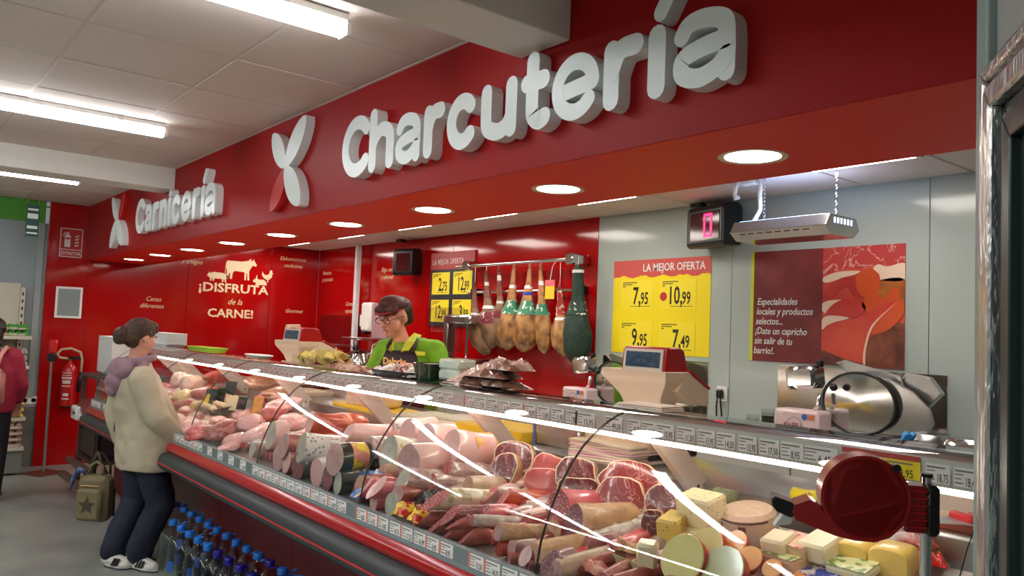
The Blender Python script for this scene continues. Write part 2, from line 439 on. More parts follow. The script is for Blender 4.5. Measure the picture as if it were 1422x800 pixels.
# ================================================================= raised letters and emblems on the fascia
def stroke_outline(pts, w, capn=6):
    P = [Vector((p[0], p[1])) for p in pts]; n = len(P); L, R_ = [], []
    for i in range(n):
        t = (P[min(i+1, n-1)]-P[max(i-1, 0)]).normalized(); nn = Vector((-t.y, t.x))*w
        L.append(P[i]+nn); R_.append(P[i]-nn)
    t1 = (P[-1]-P[-2]).normalized(); a1 = math.atan2(t1.y, t1.x)
    t0 = (P[0]-P[1]).normalized(); a0 = math.atan2(t0.y, t0.x)
    c1 = [P[-1]+Vector((math.cos(a1+PI/2-PI*k/capn), math.sin(a1+PI/2-PI*k/capn)))*w for k in range(1, capn)]
    c0 = [P[0]+Vector((math.cos(a0+PI/2-PI*k/capn), math.sin(a0+PI/2-PI*k/capn)))*w for k in range(1, capn)]
    return L, R_, c1, c0
def add_stroke(mb, pts, w, depth, ox, oz):
    """ribbon with round ends as quads, standing off the fascia"""
    # resample smoothly
    P = [Vector(p) for p in pts]
    if len(P) > 2:
        Q = []
        for i in range(len(P)-1):
            p0, p1, p2, p3 = P[max(i-1, 0)], P[i], P[i+1], P[min(i+2, len(P)-1)]
            for k in range(5):
                t = k/5
                Q.append(.5*((2*p1)+(-p0+p2)*t+(2*p0-5*p1+4*p2-p3)*t*t+(-p0+3*p1-3*p2+p3)*t**3))
        Q.append(P[-1]); P = Q
    L, R_, c1, c0 = stroke_outline(P, w)
    n = len(L)
    def V(p, d): return Vector((ox+p.x, YF-d, oz+p.y))
    vs = [V(p, depth) for p in L]+[V(p, depth) for p in R_]; fs = [(i, n+i, n+i+1, i+1) for i in range(n-1)]
    mb.add(vs, fs)
    cap1 = [L[-1]]+c1+[R_[-1]]; cap0 = [R_[0]]+c0+[L[0]]
    for c in (cap1, cap0): mb.add([V(p, depth) for p in c], [tuple(range(len(c)-1, -1, -1))])
    loop = L+c1+R_[::-1]+c0
    k = len(loop)
    mb.add([V(p, depth) for p in loop]+[V(p, 0) for p in loop], [(i, (i+1) % k, k+(i+1) % k, k+i) for i in range(k)])
def arc(cx, cy, rx, ry, a0, a1, n=10):
    return [(cx+rx*math.cos(math.radians(a0+(a1-a0)*i/n)), cy+ry*math.sin(math.radians(a0+(a1-a0)*i/n))) for i in range(n+1)]
X_ = .228
def glyph(ch, W_, w):
    """centre lines of one rounded letter, lower left of its box at the origin"""
    a, b = w, W_-w; mx = (a+b)/2; t = X_-w; lo = w
    if ch == 'C': return [arc(mx+.012, .15, (b-a)/2+.004, .15-w, 42, 318, 14)]
    if ch == 'c': return [arc(mx+.006, X_/2, (b-a)/2+.004, X_/2-w, 45, 315, 12)]
    if ch == 'h': return [[(a, lo), (a, .305-w)], [(a, .11), (a+.02, .155), (mx, t), (b-.012, t-.022), (b, t-.07), (b, lo)]]
    if ch == 'n': return [[(a, lo), (a, t)], [(a, .11), (a+.02, .155), (mx, t), (b-.012, t-.022), (b, t-.07), (b, lo)]]
    if ch == 'a': return [[(a, t-.035), (a+.025, t-.006), (mx, t), (b-.016, t-.018), (b, t-.06), (b, lo)],
                          [(b, .122), (mx, .116), (a+.012, .098), (a, .07), (a+.014, .043), (mx-.01, lo), (b-.03, lo+.018), (b, .075)]]
    if ch == 'r': return [[(a, lo), (a, t)], [(a, .12), (a+.02, .165), (a+.045, t-.004), (b, t-.002)]]
    if ch == 'u': return [[(a, t), (a, .10), (a+.012, .055), (mx-.005, lo), (b-.03, lo+.014), (b, .085)], [(b, t), (b, lo)]]
    if ch == 't': return [[(a+.03, .29-w), (a+.03, .085), (a+.042, .05), (a+.07, lo), (b, lo+.008)], [(a, .178), (b-.008, .178)]]
    if ch == 'e': return [[(a+.004, .1), (b-.002, .118)], arc(mx, X_/2, (b-a)/2, X_/2-w, 5, 322, 14)]
    if ch in 'ií':
        s = [[(a, lo), (a, t)]]
        s.append([(a, .255), (a+.008, .262)] if ch == 'i' else [(a+.012, .262), (a+.046, .315)])
        return s
def letters(word, boxes, label):
    x0 = boxes[0][0]
    T = thing('wall_lettering', label, 'sign')
    for ch, (a, b) in zip(word, boxes):
        mb = MB().m(SIGNW)
        w = {'a': .0285, 'e': .0285, 'C': .034, 'c': .033, 'r': .034, 'h': .034, 'u': .033, 't': .034}.get(ch, .034)
        for k, st in enumerate(glyph(ch, b-a, w)):
            add_stroke(mb, st, w*(1 if not (ch in 'ií' and k) else .8), .055+.0008*k, a, 2.316)
        mb.build('letter', T, smooth=False)
    return T
letters('Charcutería', [(-3.60, -3.305), (-3.32, -3.092), (-3.075, -2.875), (-2.848, -2.69), (-2.677, -2.47), (-2.444, -2.226), (-2.205, -2.04), (-2.035, -1.806), (-1.788, -1.62), (-1.601, -1.528), (-1.502, -1.287)],
        'large raised white rounded lettering reading Charcutería on the red fascia')
letters('Carnicería', [(-7.445, -7.14), (-7.13, -6.94), (-6.91, -6.745), (-6.72, -6.515), (-6.492, -6.42), (-6.395, -6.185), (-6.155, -5.93), (-5.90, -5.745), (-5.713, -5.64), (-5.628, -5.418)],
        'smaller-looking farther raised white lettering reading Carnicería on the red fascia')
PETR = mat('petal_red', (196, 26, 26), .4)
def petal(mb, c, tip, w, depth):
    c, tip = Vector(c), Vector(tip); d = tip-c; L = d.length; t = d/L; n = Vector((-t.y, t.x))
    out = []
    N = 16
    for k in range(N+1):
        s = k/N; out.append((s, w*math.sin(PI*s**.85)**.62*(0.75+.35*s)))
    pts = [c + t*(L*s) + n*q for s, q in out] + [c + t*(L*s) - n*q for s, q in out[-2:0:-1]]
    mb.prism([(p.x, p.y) for p in pts], depth, (0, YF, 0), ((1,0,0),(0,0,1),(0,-1,0)))
def emblem(cx, cz, petals, label):
    T = thing('leaf_emblem', label, 'sign')
    for k, (tx_, tz_, w, red) in enumerate(petals):
        mb = MB().m(PETR if red else SIGNW); petal(mb, (cx, cz), (tx_, tz_), w*1.18, .052+.0006*k-(.012 if red else 0))
        mb.build('petal', T, smooth='auto')
emblem(-4.297, 2.482, [(-4.50, 2.705, .062, 0), (-4.045, 2.735, .066, 0), (-4.07, 2.245, .07, 0), (-4.50, 2.25, .06, 1)],
       'raised four-petal emblem, three white and one red, left of the word Charcutería')
emblem(-8.12, 2.50, [(-8.36, 2.735, .058, 0), (-7.93, 2.74, .06, 1), (-7.86, 2.255, .07, 0), (-8.33, 2.25, .07, 0)],
       'raised four-petal emblem, three white and one red, left of the word Carnicería')
# ================================================================= the refrigerated serve-over counter
XL, XR = -7.58, -.66
Y0, Y1 = 1.62, 2.33                      # display deck from front to back
def DZ(y): return .868 + (y-Y0)*.2       # its height
ctr = thing('refrigerated_counter', 'long red serve-over counter with curved glass front, grey bumper and lit display inside', 'counter')
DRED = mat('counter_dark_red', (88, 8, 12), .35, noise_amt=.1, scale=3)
CRED = mat('counter_red', (178, 12, 20), .2, spec=.5, coat=.3)
mb = MB().m(DRED)
xs = [XR-.02]
while xs[-1] > XL: xs.append(xs[-1]-1.075)
for a, b in zip(xs, xs[1:]):
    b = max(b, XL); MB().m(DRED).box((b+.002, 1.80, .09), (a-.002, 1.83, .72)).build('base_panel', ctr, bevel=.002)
MB().m(BLACK).box((XL+.03, 1.86, 0), (XR-.05, 2.2, .09)).build('kick_plinth', ctr)
MB().m(BLACK).box((XL, 1.835, .085), (XR, 2.33, .74)).build('under_body', ctr)
def xprof(pts, name, material, x0=XL, x1=XR, smooth='auto', bevel=0):
    return MB().m(material).prism(pts, x1-x0, (x0, 0, 0), ((0,1,0),(0,0,1),(1,0,0))).build(name, ctr, smooth=smooth, bevel=bevel)
xprof([(1.80, .655), (1.56, .655), (1.52, .662), (1.503, .68), (1.50, .70), (1.505, .735), (1.525, .755), (1.56, .762), (1.80, .762)], 'bumper', DARK)
xprof([(1.505, .6985), (1.4965, .6985), (1.4965, .7045), (1.505, .7045)], 'bumper_stripe', mat('stripe_red', (214, 40, 40), .4))
xprof([(1.80, .762), (1.555, .762), (1.548, .772), (1.546, .785), (1.552, .802), (1.568, .818), (1.585, .826), (1.80, .826)], 'front_profile', CRED)
xprof([(1.585, .815), (1.573, .815), (1.573, .828), (1.581, .831), (1.581, .884), (1.588, .888), (1.600, .888), (1.612, .880), (1.612, .815)], 'front_price_rail', ALU)
xprof([(Y0-.01, .80), (Y0-.01, DZ(Y0)), (Y1, DZ(Y1)), (Y1, .80)], 'display_deck', mat('deck_steel', (170, 165, 160), .3, metal=.8))
xprof([(Y1, .74), (Y1, 1.088), (Y1+.012, 1.094), (2.80, 1.094), (2.80, 1.06), (Y1+.04, 1.06), (Y1+.04, .74)], 'service_worktop', STEEL)
xprof([(2.4, .0), (2.4, 1.06), (2.74, 1.06), (2.74, 0)], 'rear_cabinet', WHITE)
# glass panes: curved in section, each pane its own part
GL = glass('counter_glass', (.97, .985, .98), 1.0)
prof = [(1.601, .872), (1.606, .92), (1.616, .975), (1.636, 1.03), (1.662, 1.09), (1.695, 1.15), (1.735, 1.205), (1.782, 1.255), (1.835, 1.294), (1.885, 1.324), (1.935, 1.345), (1.985, 1.358), (2.03, 1.362)]
def offset_prof(pr, d):
    out = []
    for i, p in enumerate(pr):
        a, b = Vector(pr[max(i-1, 0)]), Vector(pr[min(i+1, len(pr)-1)]); t = (b-a).normalized(); out.append((p[0]+t.y*d, p[1]-t.x*d))
    return out
gx = [XR, -1.80, -2.88, -3.95, -5.02, -6.09, -7.16, XL]
for a, b in zip(gx, gx[1:]):
    mb = MB().m(GL); P = prof+offset_prof(prof, .006)[::-1]
    mb.prism(P, (a-b)-.004, (b+.002, 0, 0), ((0,1,0),(0,0,1),(1,0,0)))
    # polished dark edges
    mb.mi = [0]*len(mb.mi)
    mb.mats.append(mat('glass_edge', (70, 82, 80), .2)); mb.mi[0] = 1; mb.mi[1] = 1
    mb.build('glass_pane', ctr, smooth='auto')
# canopy shelf
xprof([(2.022, 1.349), (2.022, 1.358), (2.225, 1.349), (2.225, 1.340)], 'canopy_top', glass('canopy_glass', (.62, .60, .60), 1.0, 1.9))
xprof([(2.05, 1.320), (2.05, 1.346), (2.21, 1.338), (2.21, 1.316)], 'canopy_shelf', mat('canopy_under', (206, 170, 160), .25, spec=.6))
xprof([(2.028, 1.270), (2.024, 1.300), (2.021, 1.335), (2.026, 1.337), (2.06, 1.337), (2.06, 1.27)], 'top_price_rail', mat('rail_white', (205, 205, 198), .35))
xprof([(2.215, 1.325), (2.235, 1.325), (2.235, 1.346), (2.226, 1.346), (2.226, 1.338), (2.215, 1.338)], 'canopy_rear_trim', ALU)
LEDM = emit('led_glow', (255, 240, 226), LED_E)
ledxs = []
x = XR-.01
while x > XL+.1:
    x2 = max(x-1.18, XL+.02)
    MB().m(LEDM).tube([(x2+.006, 2.046, 1.260), (x-.006, 2.046, 1.260)], .0075, 8).build('led_tube', ctr, smooth='auto')
    x = x2
BRK = mat('bracket_cream', (222, 204, 192), .4)
for x in (-.73, -1.765, -2.81, -3.87, -4.93, -5.99, -7.05, -7.52):
    b = MB().m(BRK).prism([(2.055, 1.268), (2.075, 1.318), (2.135, 1.317), (2.350, 1.102), (2.329, 1.094), (2.329, 1.055), (2.285, 1.055)], .034, (x-.017, 0, 0), ((0,1,0),(0,0,1),(1,0,0))).build('bracket', ctr, bevel=.003)
    for (yy, zz) in ((2.145, 1.245), (2.300, 1.090)):
        MB().m(INK).cyl((x+.0165, yy, zz), (x+.0185, yy, zz), .006, 10).build('screw', b)
# price tickets: top rail then front rail
def ticket(x, price, y, z, w=.105, h=.046, color=None, lab=None, tilt=0, band=False):
    t = MB().m(color or PAPERW).box((x-w/2, y-.0012, z-h/2), (x+w/2, y, z+h/2))
    o = t.build('price_ticket', ctr)
    s = h*.62
    me = text_mesh(price, s, depth=.0002, sx=min(.78, w/.098*.78))
    p = bpy.data.objects.new('lettering', me); COL.objects.link(p)
    if not me.materials: me.materials.append(INK)
    p.location = (x-w*.06, y-.0018, z-h*.42); p.rotation_euler = (PI/2, 0, 0); p.parent = o
    q = MB().m(mat('print_grey', (120, 122, 120), .6))
    q.box((x-w*.46, y-.0016, z+h*.27), (x+w*.3, y-.001, z+h*.36)).box((x-w*.46, y-.0016, z+h*.1), (x-w*.12, y-.001, z+h*.16)).box((x-w*.46, y-.0016, z-h*.12), (x-w*.2, y-.001, z-h*.06)).box((x-w*.46, y-.0016, z-h*.34), (x-w*.12, y-.001, z-h*.27))
    for k in range(4): pass
    q.build('fine_print', o)['kind'] = 'stuff'
    if band: MB().m(mat('ticket_band', (222, 130, 112), .6)).box((x-w*.62, y-.0016, z-h*.5), (x-w*.48, y-.0004, z+h*.5)).build('coloured_band', o)
    return o
tops = [(1345, 672, '18,45'), (1305, 662, '18,75'), (1141, 636, '6,45'), (1102, 630.6, '8,95'), (1069.6, 625.5, '17,50'), (1040, 621, '13,95'), (1009.5, 616, '14,50'), (982.5, 612, '13,95'), (954, 607, '11,50'),
        (924.6, 602.6, '10,95'), (902, 599, '11,25'), (881.7, 595, '24,75'), (852.4, 590, '49,50'), (813, 584, '15,95'), (795, 580, '7,95'), (775, 577, '11,95')]
lastx = 0
for px, py, pr in tops:
    x = at(px, py, y=2.02).x; ticket(x-.005, pr, 2.0225, 1.302, w=min(.098, (lastx-x)*.86) if lastx and lastx-x > .07 or lastx < -.9 else .056, h=.046); lastx = x
xo = at(1252, 652, y=2.02).x
MB().m(REDT).box((xo-.155, 2.019, 1.322), (xo+.045, 2.0205, 1.335)).build('offer_strip', ctr)
ticket(xo, '9,95', 2.021, 1.30, w=.09, h=.045, color=YELP)
rr = random.Random(3); x = lastx-.085
while x > -7.4:
    if rr.random() < .86: ticket(x, '%d,%02d' % (rr.randint(5, 19), rr.choice((25, 45, 50, 75, 95, 99))), 2.0225, 1.302, w=.068, h=.046, band=rr.random() < .18)
    x -= .078
x = -.80
while x > -7.6:
    if rr.random() < .88: ticket(x, '%d,%02d' % (rr.randint(4, 19), rr.choice((25, 45, 50, 75, 95, 99))), 1.5808, .859, w=.074, h=.044, band=rr.random() < .4)
    x -= .084
# ================================================================= on the service worktop and on the canopy
WT = 1.094; CT = 1.355
# ---- counter scales
def scale_machine(x, y, z, label, big=True, knob=False):
    """price scale: cream pedestal with a concave neck, wide cream printer wing, red tilted head with a display"""
    t = thing('counter_scale', label, 'scale', (x, y, z))
    h = CREAM
    # base with load plate
    MB().m(BLACK).rbox((-.20, -.16, .012), (.20, .17, .05), .01).build('base', t, smooth='auto')
    for sx in (-.16, .16):
        for sy in (-.12, .13): MB().m(BLACK).cyl((sx, sy, 0), (sx, sy, .014), .014, 10).build('foot', t, smooth='auto')
    MB().m(CREAM).rbox((-.20, -.17, .05), (.20, .12, .15), .012).build('housing', t, smooth='auto')
    MB().m(STEEL).rbox((-.19, -.15, .155), (.19, .11, .163), .003).build('load_plate', t, smooth='auto')
    # concave tower, narrow at the neck and wide under the display
    def lv(z_, a0, a1, b0, b1): return [Vector(p_) for p_ in ((a0, b0, z_), (a1, b0, z_), (a1, b1, z_), (a0, b1, z_))]
    MB().m(h).loft([lv(.12, -.08, .13, -.02, .08), lv(.24, -.085, .13, -.02, .08), lv(.285, -.105, .14, -.03, .09), lv(.32, -.14, .16, -.04, .10), lv(.345, -.168, .178, -.05, .11), lv(.365, -.184, .188, -.058, .12), lv(.38, -.19, .19, -.06, .12), lv(.41, -.19, .19, -.06, .12)]).build('tower', t, smooth='auto', bevel=.004)
    MB().m(h).prism([(.10, .41), (.02, .32), (.10, .27), (.24, .245), (.25, .25), (.25, .325)], .30, (-.109, 0, 0), ((0,1,0),(0,0,1),(1,0,0))).build('printer_wing', t, smooth='auto', bevel=.005)
    MB().m(mat('scale_red', (176, 16, 24), .3)).prism([(.10, .411), (.255, .325), (.258, .335), (.115, .421)], .304, (-.111, 0, 0), ((0,1,0),(0,0,1),(1,0,0))).build('wing_trim', t, bevel=.002)
    hd = MB().m(mat('scale_red', (176, 16, 24), .3)).prism([(-.045, .40), (-.035, .51), (-.02, .522), (.06, .522), (.085, .51), (.12, .40)], .262, (-.088, 0, 0), ((0,1,0),(0,0,1),(1,0,0))).build('display_head', t, smooth='auto', bevel=.006)
    tilt = .094
    M_ = Matrix.Rotation(-tilt, 4, 'X')
    def onface(a, b, material, nm, d=.004, par=hd):
        return MB().m(material).box((a[0], -.005-d, a[1]), (b[0], -.002, b[1]), mtx=Matrix.Translation((0, 0.0, 0.0))).build(nm, par)
    for nm, a, b, mm, d in (('display_frame', (-.074, .410), (.158, .512), mat('lcd_frame', (214, 208, 196), .4), .0), ('lcd_screen', (-.058, .426), (.142, .498), mat('lcd_blue', (58, 80, 104), .15, noise_amt=.35, scale=60), .003)):
        o = MB().m(mm).box((a[0], -.004-d, a[1]-.45), (b[0], .006, b[1]-.45)).build(nm, hd)
        o.location = (0, -.043, .45); o.rotation_euler = (-tilt, 0, 0)
    if knob: MB().m(CREAM).prism([(-.05, .505), (-.045, .545), (.035, .55), (.045, .505)], .05, (-.06, 0, 0), ((0,1,0),(0,0,1),(1,0,0))).build('top_printer', t, bevel=.004)
    return t
def place_scale(px0, px1, py, label, knob=False):
    xa, xb = at(px0, py, y=2.56).x, at(px1, py, y=2.56).x
    t = scale_machine((xa+xb)/2, 2.62, WT, label, knob=knob); q = (xb-xa)/.38; t.scale = (q, q, (at(px0, py-(28 if not knob else 22), y=2.58).z-WT)/.52)
    return t
place_scale(837, 924, 507, 'large cream counter scale with red head and blue display below the yellow offer poster')
place_scale(383, 417, 476, 'smaller looking cream and red counter scale at the left, by the lettered red wall', knob=True)
# ---- boards and other things on the worktop
def slab(name, label, cat, cx, cy, w, d, h, material, z=WT, rz=0, group=None, r=.006, par=None):
    o = MB().m(material).rbox((-w/2, -d/2, 0), (w/2, d/2, h), r).build(name, None, smooth='auto', loc=(cx, cy, z), rz=rz)
    return tag(o, label, cat, group)
YB1 = at(690, 603, z=WT+.02); slab('cutting_board', 'thick bright yellow cutting board behind the pink ham with netted end', 'cutting board', YB1.x-.06, 2.49, .50, .28, .05, YEL, rz=.03)
YB2 = at(505, 565, z=WT+.02); slab('cutting_board', 'thin yellow cutting board under the pale round cheese', 'cutting board', YB2.x, 2.47, .70, .24, .022, YEL, rz=-.02)
WB = at(615, 585, z=WT+.01); slab('cutting_board', 'long white cutting board between the two yellow boards', 'cutting board', WB.x-.05, 2.53, .62, .28, .022, CREAMW)
slab('cutting_board', 'white board lying on top of the long white cutting board', 'cutting board', WB.x+.12, 2.56, .38, .22, .014, CREAMW, z=WT+.0225, rz=.06)
WB3 = at(455, 548, z=WT+.01); slab('cutting_board', 'pale wooden looking cutting board left of the thin yellow board', 'cutting board', WB3.x-.25, 2.52, .56, .26, .03, mat('board_beige', (222, 196, 170), .5, noise_amt=.06, scale=8))
MB_ = at(1330, 712, z=WT+.03)
cb = thing('cutting_board', 'thick cream cutting board with red base at the right end by the scraper', 'cutting board', (-.96, 2.60, WT))
MB().m(mat('board_red_base', (150, 60, 44), .5)).rbox((-.22, -.2, 0), (.30, .2, .022), .004).build('base', cb, smooth='auto')
MB().m(mat('board_cream_pink', (238, 214, 192), .45)).rbox((-.22, -.2, .022), (.30, .2, .05), .008).build('top', cb, smooth='auto')
s_ = at(1328, 722, z=WT+.055)
sr = thing('dough_scraper', 'clear plastic scraper with red handle lying on the cream board', 'scraper', (s_.x, s_.y, WT+.05), rz=-.5)
MB().m(mat('clear_grey', (170, 175, 178), .15)).prism([(-.035, -.06), (.02, -.075), (.045, .01), (-.04, .02)], .003, (0, 0, .001)).build('blade', sr)
MB().m(mat('handle_red', (220, 50, 56), .35)).rbox((-.045, .01, .0), (.035, .035, .022), .006).rbox((-.01, .03, .0), (.045, .06, .024), .008).build('handle', sr, smooth='auto')
# cheese ball and wrapped loaf on the thin yellow board
c_ = at(545, 549, z=WT+.05)
t = thing('cheese', 'pale round cheese on the thin yellow cutting board', 'cheese', (YB2.x+.10, 2.46, WT+.022))
MB().m(mat('cheese_pale', (240, 218, 170), .4, noise_amt=.05)).lathe([(0, 0), (.085, 0), (.115, .02), (.122, .045), (.112, .075), (.07, .092), (0, .097)], 28).build('body', t, smooth=True)
t = thing('cheese', 'pale pink wedge shaped cheese left of the round cheese on the thin yellow board', 'cheese', (YB2.x-.13, 2.44, WT+.022), rz=.5)
MB().m(mat('cheese_pinkish', (242, 214, 196), .4, noise_amt=.05)).prism([(-.08, -.05), (.09, -.06), (.02, .09)], .085).build('body', t, bevel=.008)
# steel ingredient box, blue divider, green sign
b_ = at(800, 613, y=2.55)
t = thing('steel_container', 'grey steel container right of the yellow board behind the glass', 'container', (b_.x, 2.50, WT))
MB().m(STEEL).rbox((-.14, -.07, 0), (.14, .10, .12), .008).build('body', t, smooth='auto'); MB().m(mat('label_blue', (92, 120, 210), .4)).box((-.158, -.074, 0), (-.1405, -.068, .13)).build('blue_divider', t)
slab('sign_card', 'small green card standing between yellow board and steel container', 'card', b_.x-.21, 2.57, .08, .01, .13, mat('card_green', (40, 120, 50), .5))
# stack of pink slicing papers
p_ = at(815, 625, z=WT+.04)
pt = thing('paper_stack', 'stack of pink and cream wrapping papers with a lifted corner', 'paper', (p_.x+.03, 2.47, WT))
PK = mat('paper_pink', (246, 206, 212), .6); CP = mat('paper_cream', (250, 240, 208), .6)
for k in range(9):
    me = MB().m(CP if k > 7 else (PK if k % 3 else CP)); N = 8; z = k*.0085; jx, jy = random.uniform(-.008, .008), random.uniform(-.006, .006)
    g = []
    for i in range(N+1):
        for j in range(5):
            x, y = -.17+.34*i/N, -.115+.23*j/4
            lift = .0035*math.sin(x*22+k)+(0.045*math.exp(-((x-.02)**2/.002+(y-.115)**2/.004)) if k > 6 else 0)
            g.append((x+jx, y+jy, z+.004+max(-.002, lift)))
    f = [(i*5+j, (i+1)*5+j, (i+1)*5+j+1, i*5+j+1) for i in range(N) for j in range(4)]
    me.add(g, f); o = me.build('sheet', pt, smooth=True); sm = o.modifiers.new('s', 'SOLIDIFY'); sm.thickness = .006
# yellow gloves
g_ = at(1128, 691, z=WT+.015)
t = MB(); 
for k, (a, b) in enumerate([((-.06, 0), (.02, .0)), ((-.02, .02), (.07, .035)), ((-.03, .0), (.05, .02)), ((-.05, -.02), (.0, -.035)), ((-.07, .02), (-.02, .03)), ((.0, -.01), (.08, -.005))]):
    t.cap((a[0], a[1], .016), (b[0], b[1], .016+.01*(k % 2)), .018, .013)
o = link('rubber_glove', organic(t, mat('glove_yellow', (250, 226, 10), .4), .004, 3, disp=.004, dscale=60), None, True, loc=(g_.x, g_.y, WT)); tag(o, 'crumpled yellow rubber glove on the steel worktop by the red ticket dispenser', 'glove')
# ---- plastic-wrap crumpled sheet helper
CLING = mat('cling_wrap', (232, 226, 222), .12, spec=.8, noise_amt=.12, scale=30, bump=.9, bscale=45, coat=.6)
def crumple(w, d, h, seed, nx=20, ny=14):
    vs, fs = [], []
    for i in range(nx+1):
        for j in range(ny+1):
            u, v = i/nx*2-1, j/ny*2-1
            e = max(0, 1-u**4)*max(0, 1-v**4)
            p = Vector((u*w/2, v*d/2, seed))
            r = abs(noise.noise(p*26))+.5*abs(noise.noise(p*60))
            vs.append((u*w/2+.01*noise.noise(p*40+Vector((9,0,0))), v*d/2+.01*noise.noise(p*40+Vector((0,9,0))), h*e*(.45+.9*r)+.002))
    for i in range(nx):
        for j in range(ny):
            a = i*(ny+1)+j; fs.append((a, a+ny+1, a+ny+2, a+1))
    n0 = len(vs); 
    return vs, fs
def pack(w, d, h, seed, mats_, name='body'):
    vs, fs = crumple(w, d, h, seed)
    # closed underside
    mb = MB().m(mats_); mb.add(vs, fs); mb.add([(v[0], v[1], 0) for v in vs], [f[::-1] for f in fs])
    return mb
BTRAY = mat('tray_black', (34, 24, 22), .25)
def tray(x, y, z, w, d, label, rz=0, h=.03, group=None):
    t = thing('serving_tray', label, 'tray', (x, y, z), rz, group)
    mb = MB().m(BTRAY); n = 24
    prof_ = [(.90, 0), (1.0, h), (1.03, h), (1.03, h-.003), (.93, 0)]
    def ring(s, z_): 
        out = []
        for k in range(n):
            th = 2*PI*k/n; cx, sy = math.cos(th), math.sin(th)
            q = (abs(cx)**6+abs(sy)**6)**(-1/6); out.append(Vector((cx*q*w/2*s, sy*q*d/2*s, z_)))
        return out
    mb.loft([ring(.9, 0), ring(1.0, h), ring(1.03, h), ring(1.03, h-.002), ring(.985, h-.002), ring(.89, .003)]); mb.build('shell', t, smooth='auto')
    return t
# left tray with wrapped meat, bowl, boxes, right tray with vacuum packs
MEATW = mat('meat_through_wrap', (200, 176, 168), .14, spec=.7, rgb2=(120, 52, 46), scale=14, thr=(.5, .62), bump=.8, bscale=40, coat=.5)
MEATW2 = mat('ham_vacuum_pack', (214, 186, 176), .12, spec=.7, rgb2=(124, 88, 72), scale=11, thr=(.45, .62), bump=.6, bscale=34, coat=.7)
pA = at(560, 530, y=2.13); trayA = tray(pA.x-.02, 2.13, CT, .40, .17, 'black tray of cling-wrapped meat in front of the shop worker')
for k, (dx, w, lab) in enumerate(((-.12, .20, 'crumpled cling-wrapped meat pack on the left of the tray before the worker'), (.02, .2, 'cling-wrapped dark meat slices in the middle of the tray before the worker'), (.12, .16, 'flat cling-wrapped meat pack on the right of the tray before the worker'))):
    o = pack(w, .15, .045, 3.3+k, CLING if k != 1 else MEATW).build('wrapped_meat', None, smooth=True, loc=(pA.x+dx-.02, 2.13, CT+.006+.012*(k == 1))); tag(o, lab, 'meat', 'wrapped meat on the left tray')
pB = at(596, 530, y=2.13)
t = thing('bowl', 'small dark green glass bowl right of the worker\'s tray', 'bowl', (pB.x+.03, 2.13, CT))
MB().m(mat('bowl_green', (22, 62, 38), .12, spec=.7, coat=.5)).lathe([(0, 0), (.07, 0), (.085, .02), (.098, .078), (.102, .082), (.095, .078), (.08, .02), (0, .012)], 32).build('shell', t, smooth='auto')
MB().m(mat('bowl_food', (196, 190, 160), .4, rgb2=(120, 128, 76), scale=30, bump=.6)).lathe([(.0, .082), (.05, .078), (.09, .066), (.094, .06)], 24).build('filling', t, smooth=True)
pC = at(632, 522, y=2.13)
for k in range(2):
    o = MB().m(mat('wrapped_cheese_pale', (214, 226, 210), .25, noise_amt=.06, scale=18, coat=.4)).rbox((-.075, -.055, 0), (.075, .055, .048), .01).build('wrapped_cheese', None, smooth='auto', loc=(pC.x+.0, 2.14, CT+.014+k*.0485), rz=.05*k)
    tag(o, ['pale wrapped cheese block, lower of the two beside the green bowl', 'pale wrapped cheese block, upper of the two beside the green bowl'][k], 'cheese', 'wrapped cheese beside the bowl')
pD = at(672, 540, y=2.13); trayB = tray(pD.x-.02, 2.13, CT, .50, .17, 'wide dark tray holding vacuum-packed ham joints', h=.016)
hp = [(-.06, -.02, .30, .045, .0), (.10, .0, .30, .05, .15), (-.02, .02, .26, .045, -.1), (.06, -.01, .28, .05, .2), (.13, .02, .24, .05, -.15)]
zz = [0, 0, .038, .042, .078]
labs = ['vacuum-packed ham joint at the bottom left of the wide tray', 'vacuum-packed ham joint at the bottom right of the wide tray', 'dark speckled vacuum-packed ham lying on the left pile of the wide tray', 'pale vacuum-packed ham across the middle of the wide tray pile', 'topmost vacuum-packed ham with loose plastic flap on the wide tray']
for k, (dx, dy, w, h, rz) in enumerate(hp):
    o = pack(w, .14, h, 8.1+k*1.7, MEATW2 if k != 2 else mat('ham_pack_dark', (170, 140, 122), .12, rgb2=(58, 38, 30), scale=24, thr=(.45, .6), bump=.6, bscale=34, coat=.7)).build('vacuum_packed_ham', None, smooth=True, loc=(pD.x+dx, 2.13+dy, CT+.005+zz[k]), rz=rz*.4)
    tag(o, labs[k], 'meat', 'vacuum-packed hams on the wide tray')
# white folder of papers, green bag, dish, deli tubs, polystyrene trays
pE = at(897, 571, y=2.12)
t = thing('paper_folder', 'folded white paper pad lying on the canopy before the big scale', 'paper', (pE.x, 2.12, CT))
for k in range(3): MB().m(mat('folder_white', (240, 226, 210), .45)).rbox((-.10+.01*k, -.06, .006*k), (.12-.004*k, .06, .006*k+.005), .002).build('sheet', t, rz=.02*k)
pF = at(288, 490, y=2.13)
t = thing('paper_bags', 'flat lime green paper bags lying on the canopy at the far left', 'bag', (pF.x, 2.12, CT))
for k in range(3): MB().m(mat('lime_paper', (170, 205, 40), .5)).prism([(-.26, -.05), (.22, -.07), (.30, .0), (.24, .07), (-.2, .05)], .010, (0, .0, .012*k)).build('bag', t, rz=.04*k, bevel=.002)
pG = at(359, 500, y=2.13)
t = thing('dish', 'long white dish lying on the canopy between green bags and scale', 'dish', (pG.x, 2.13, CT))
MB().m(PAPERW).lathe([(0, 0), (.8, 0), (1, .14), (.97, .16), (.75, .05), (0, .05)], 28).build('shell', t, smooth='auto').scale = (.19, .07, .14)
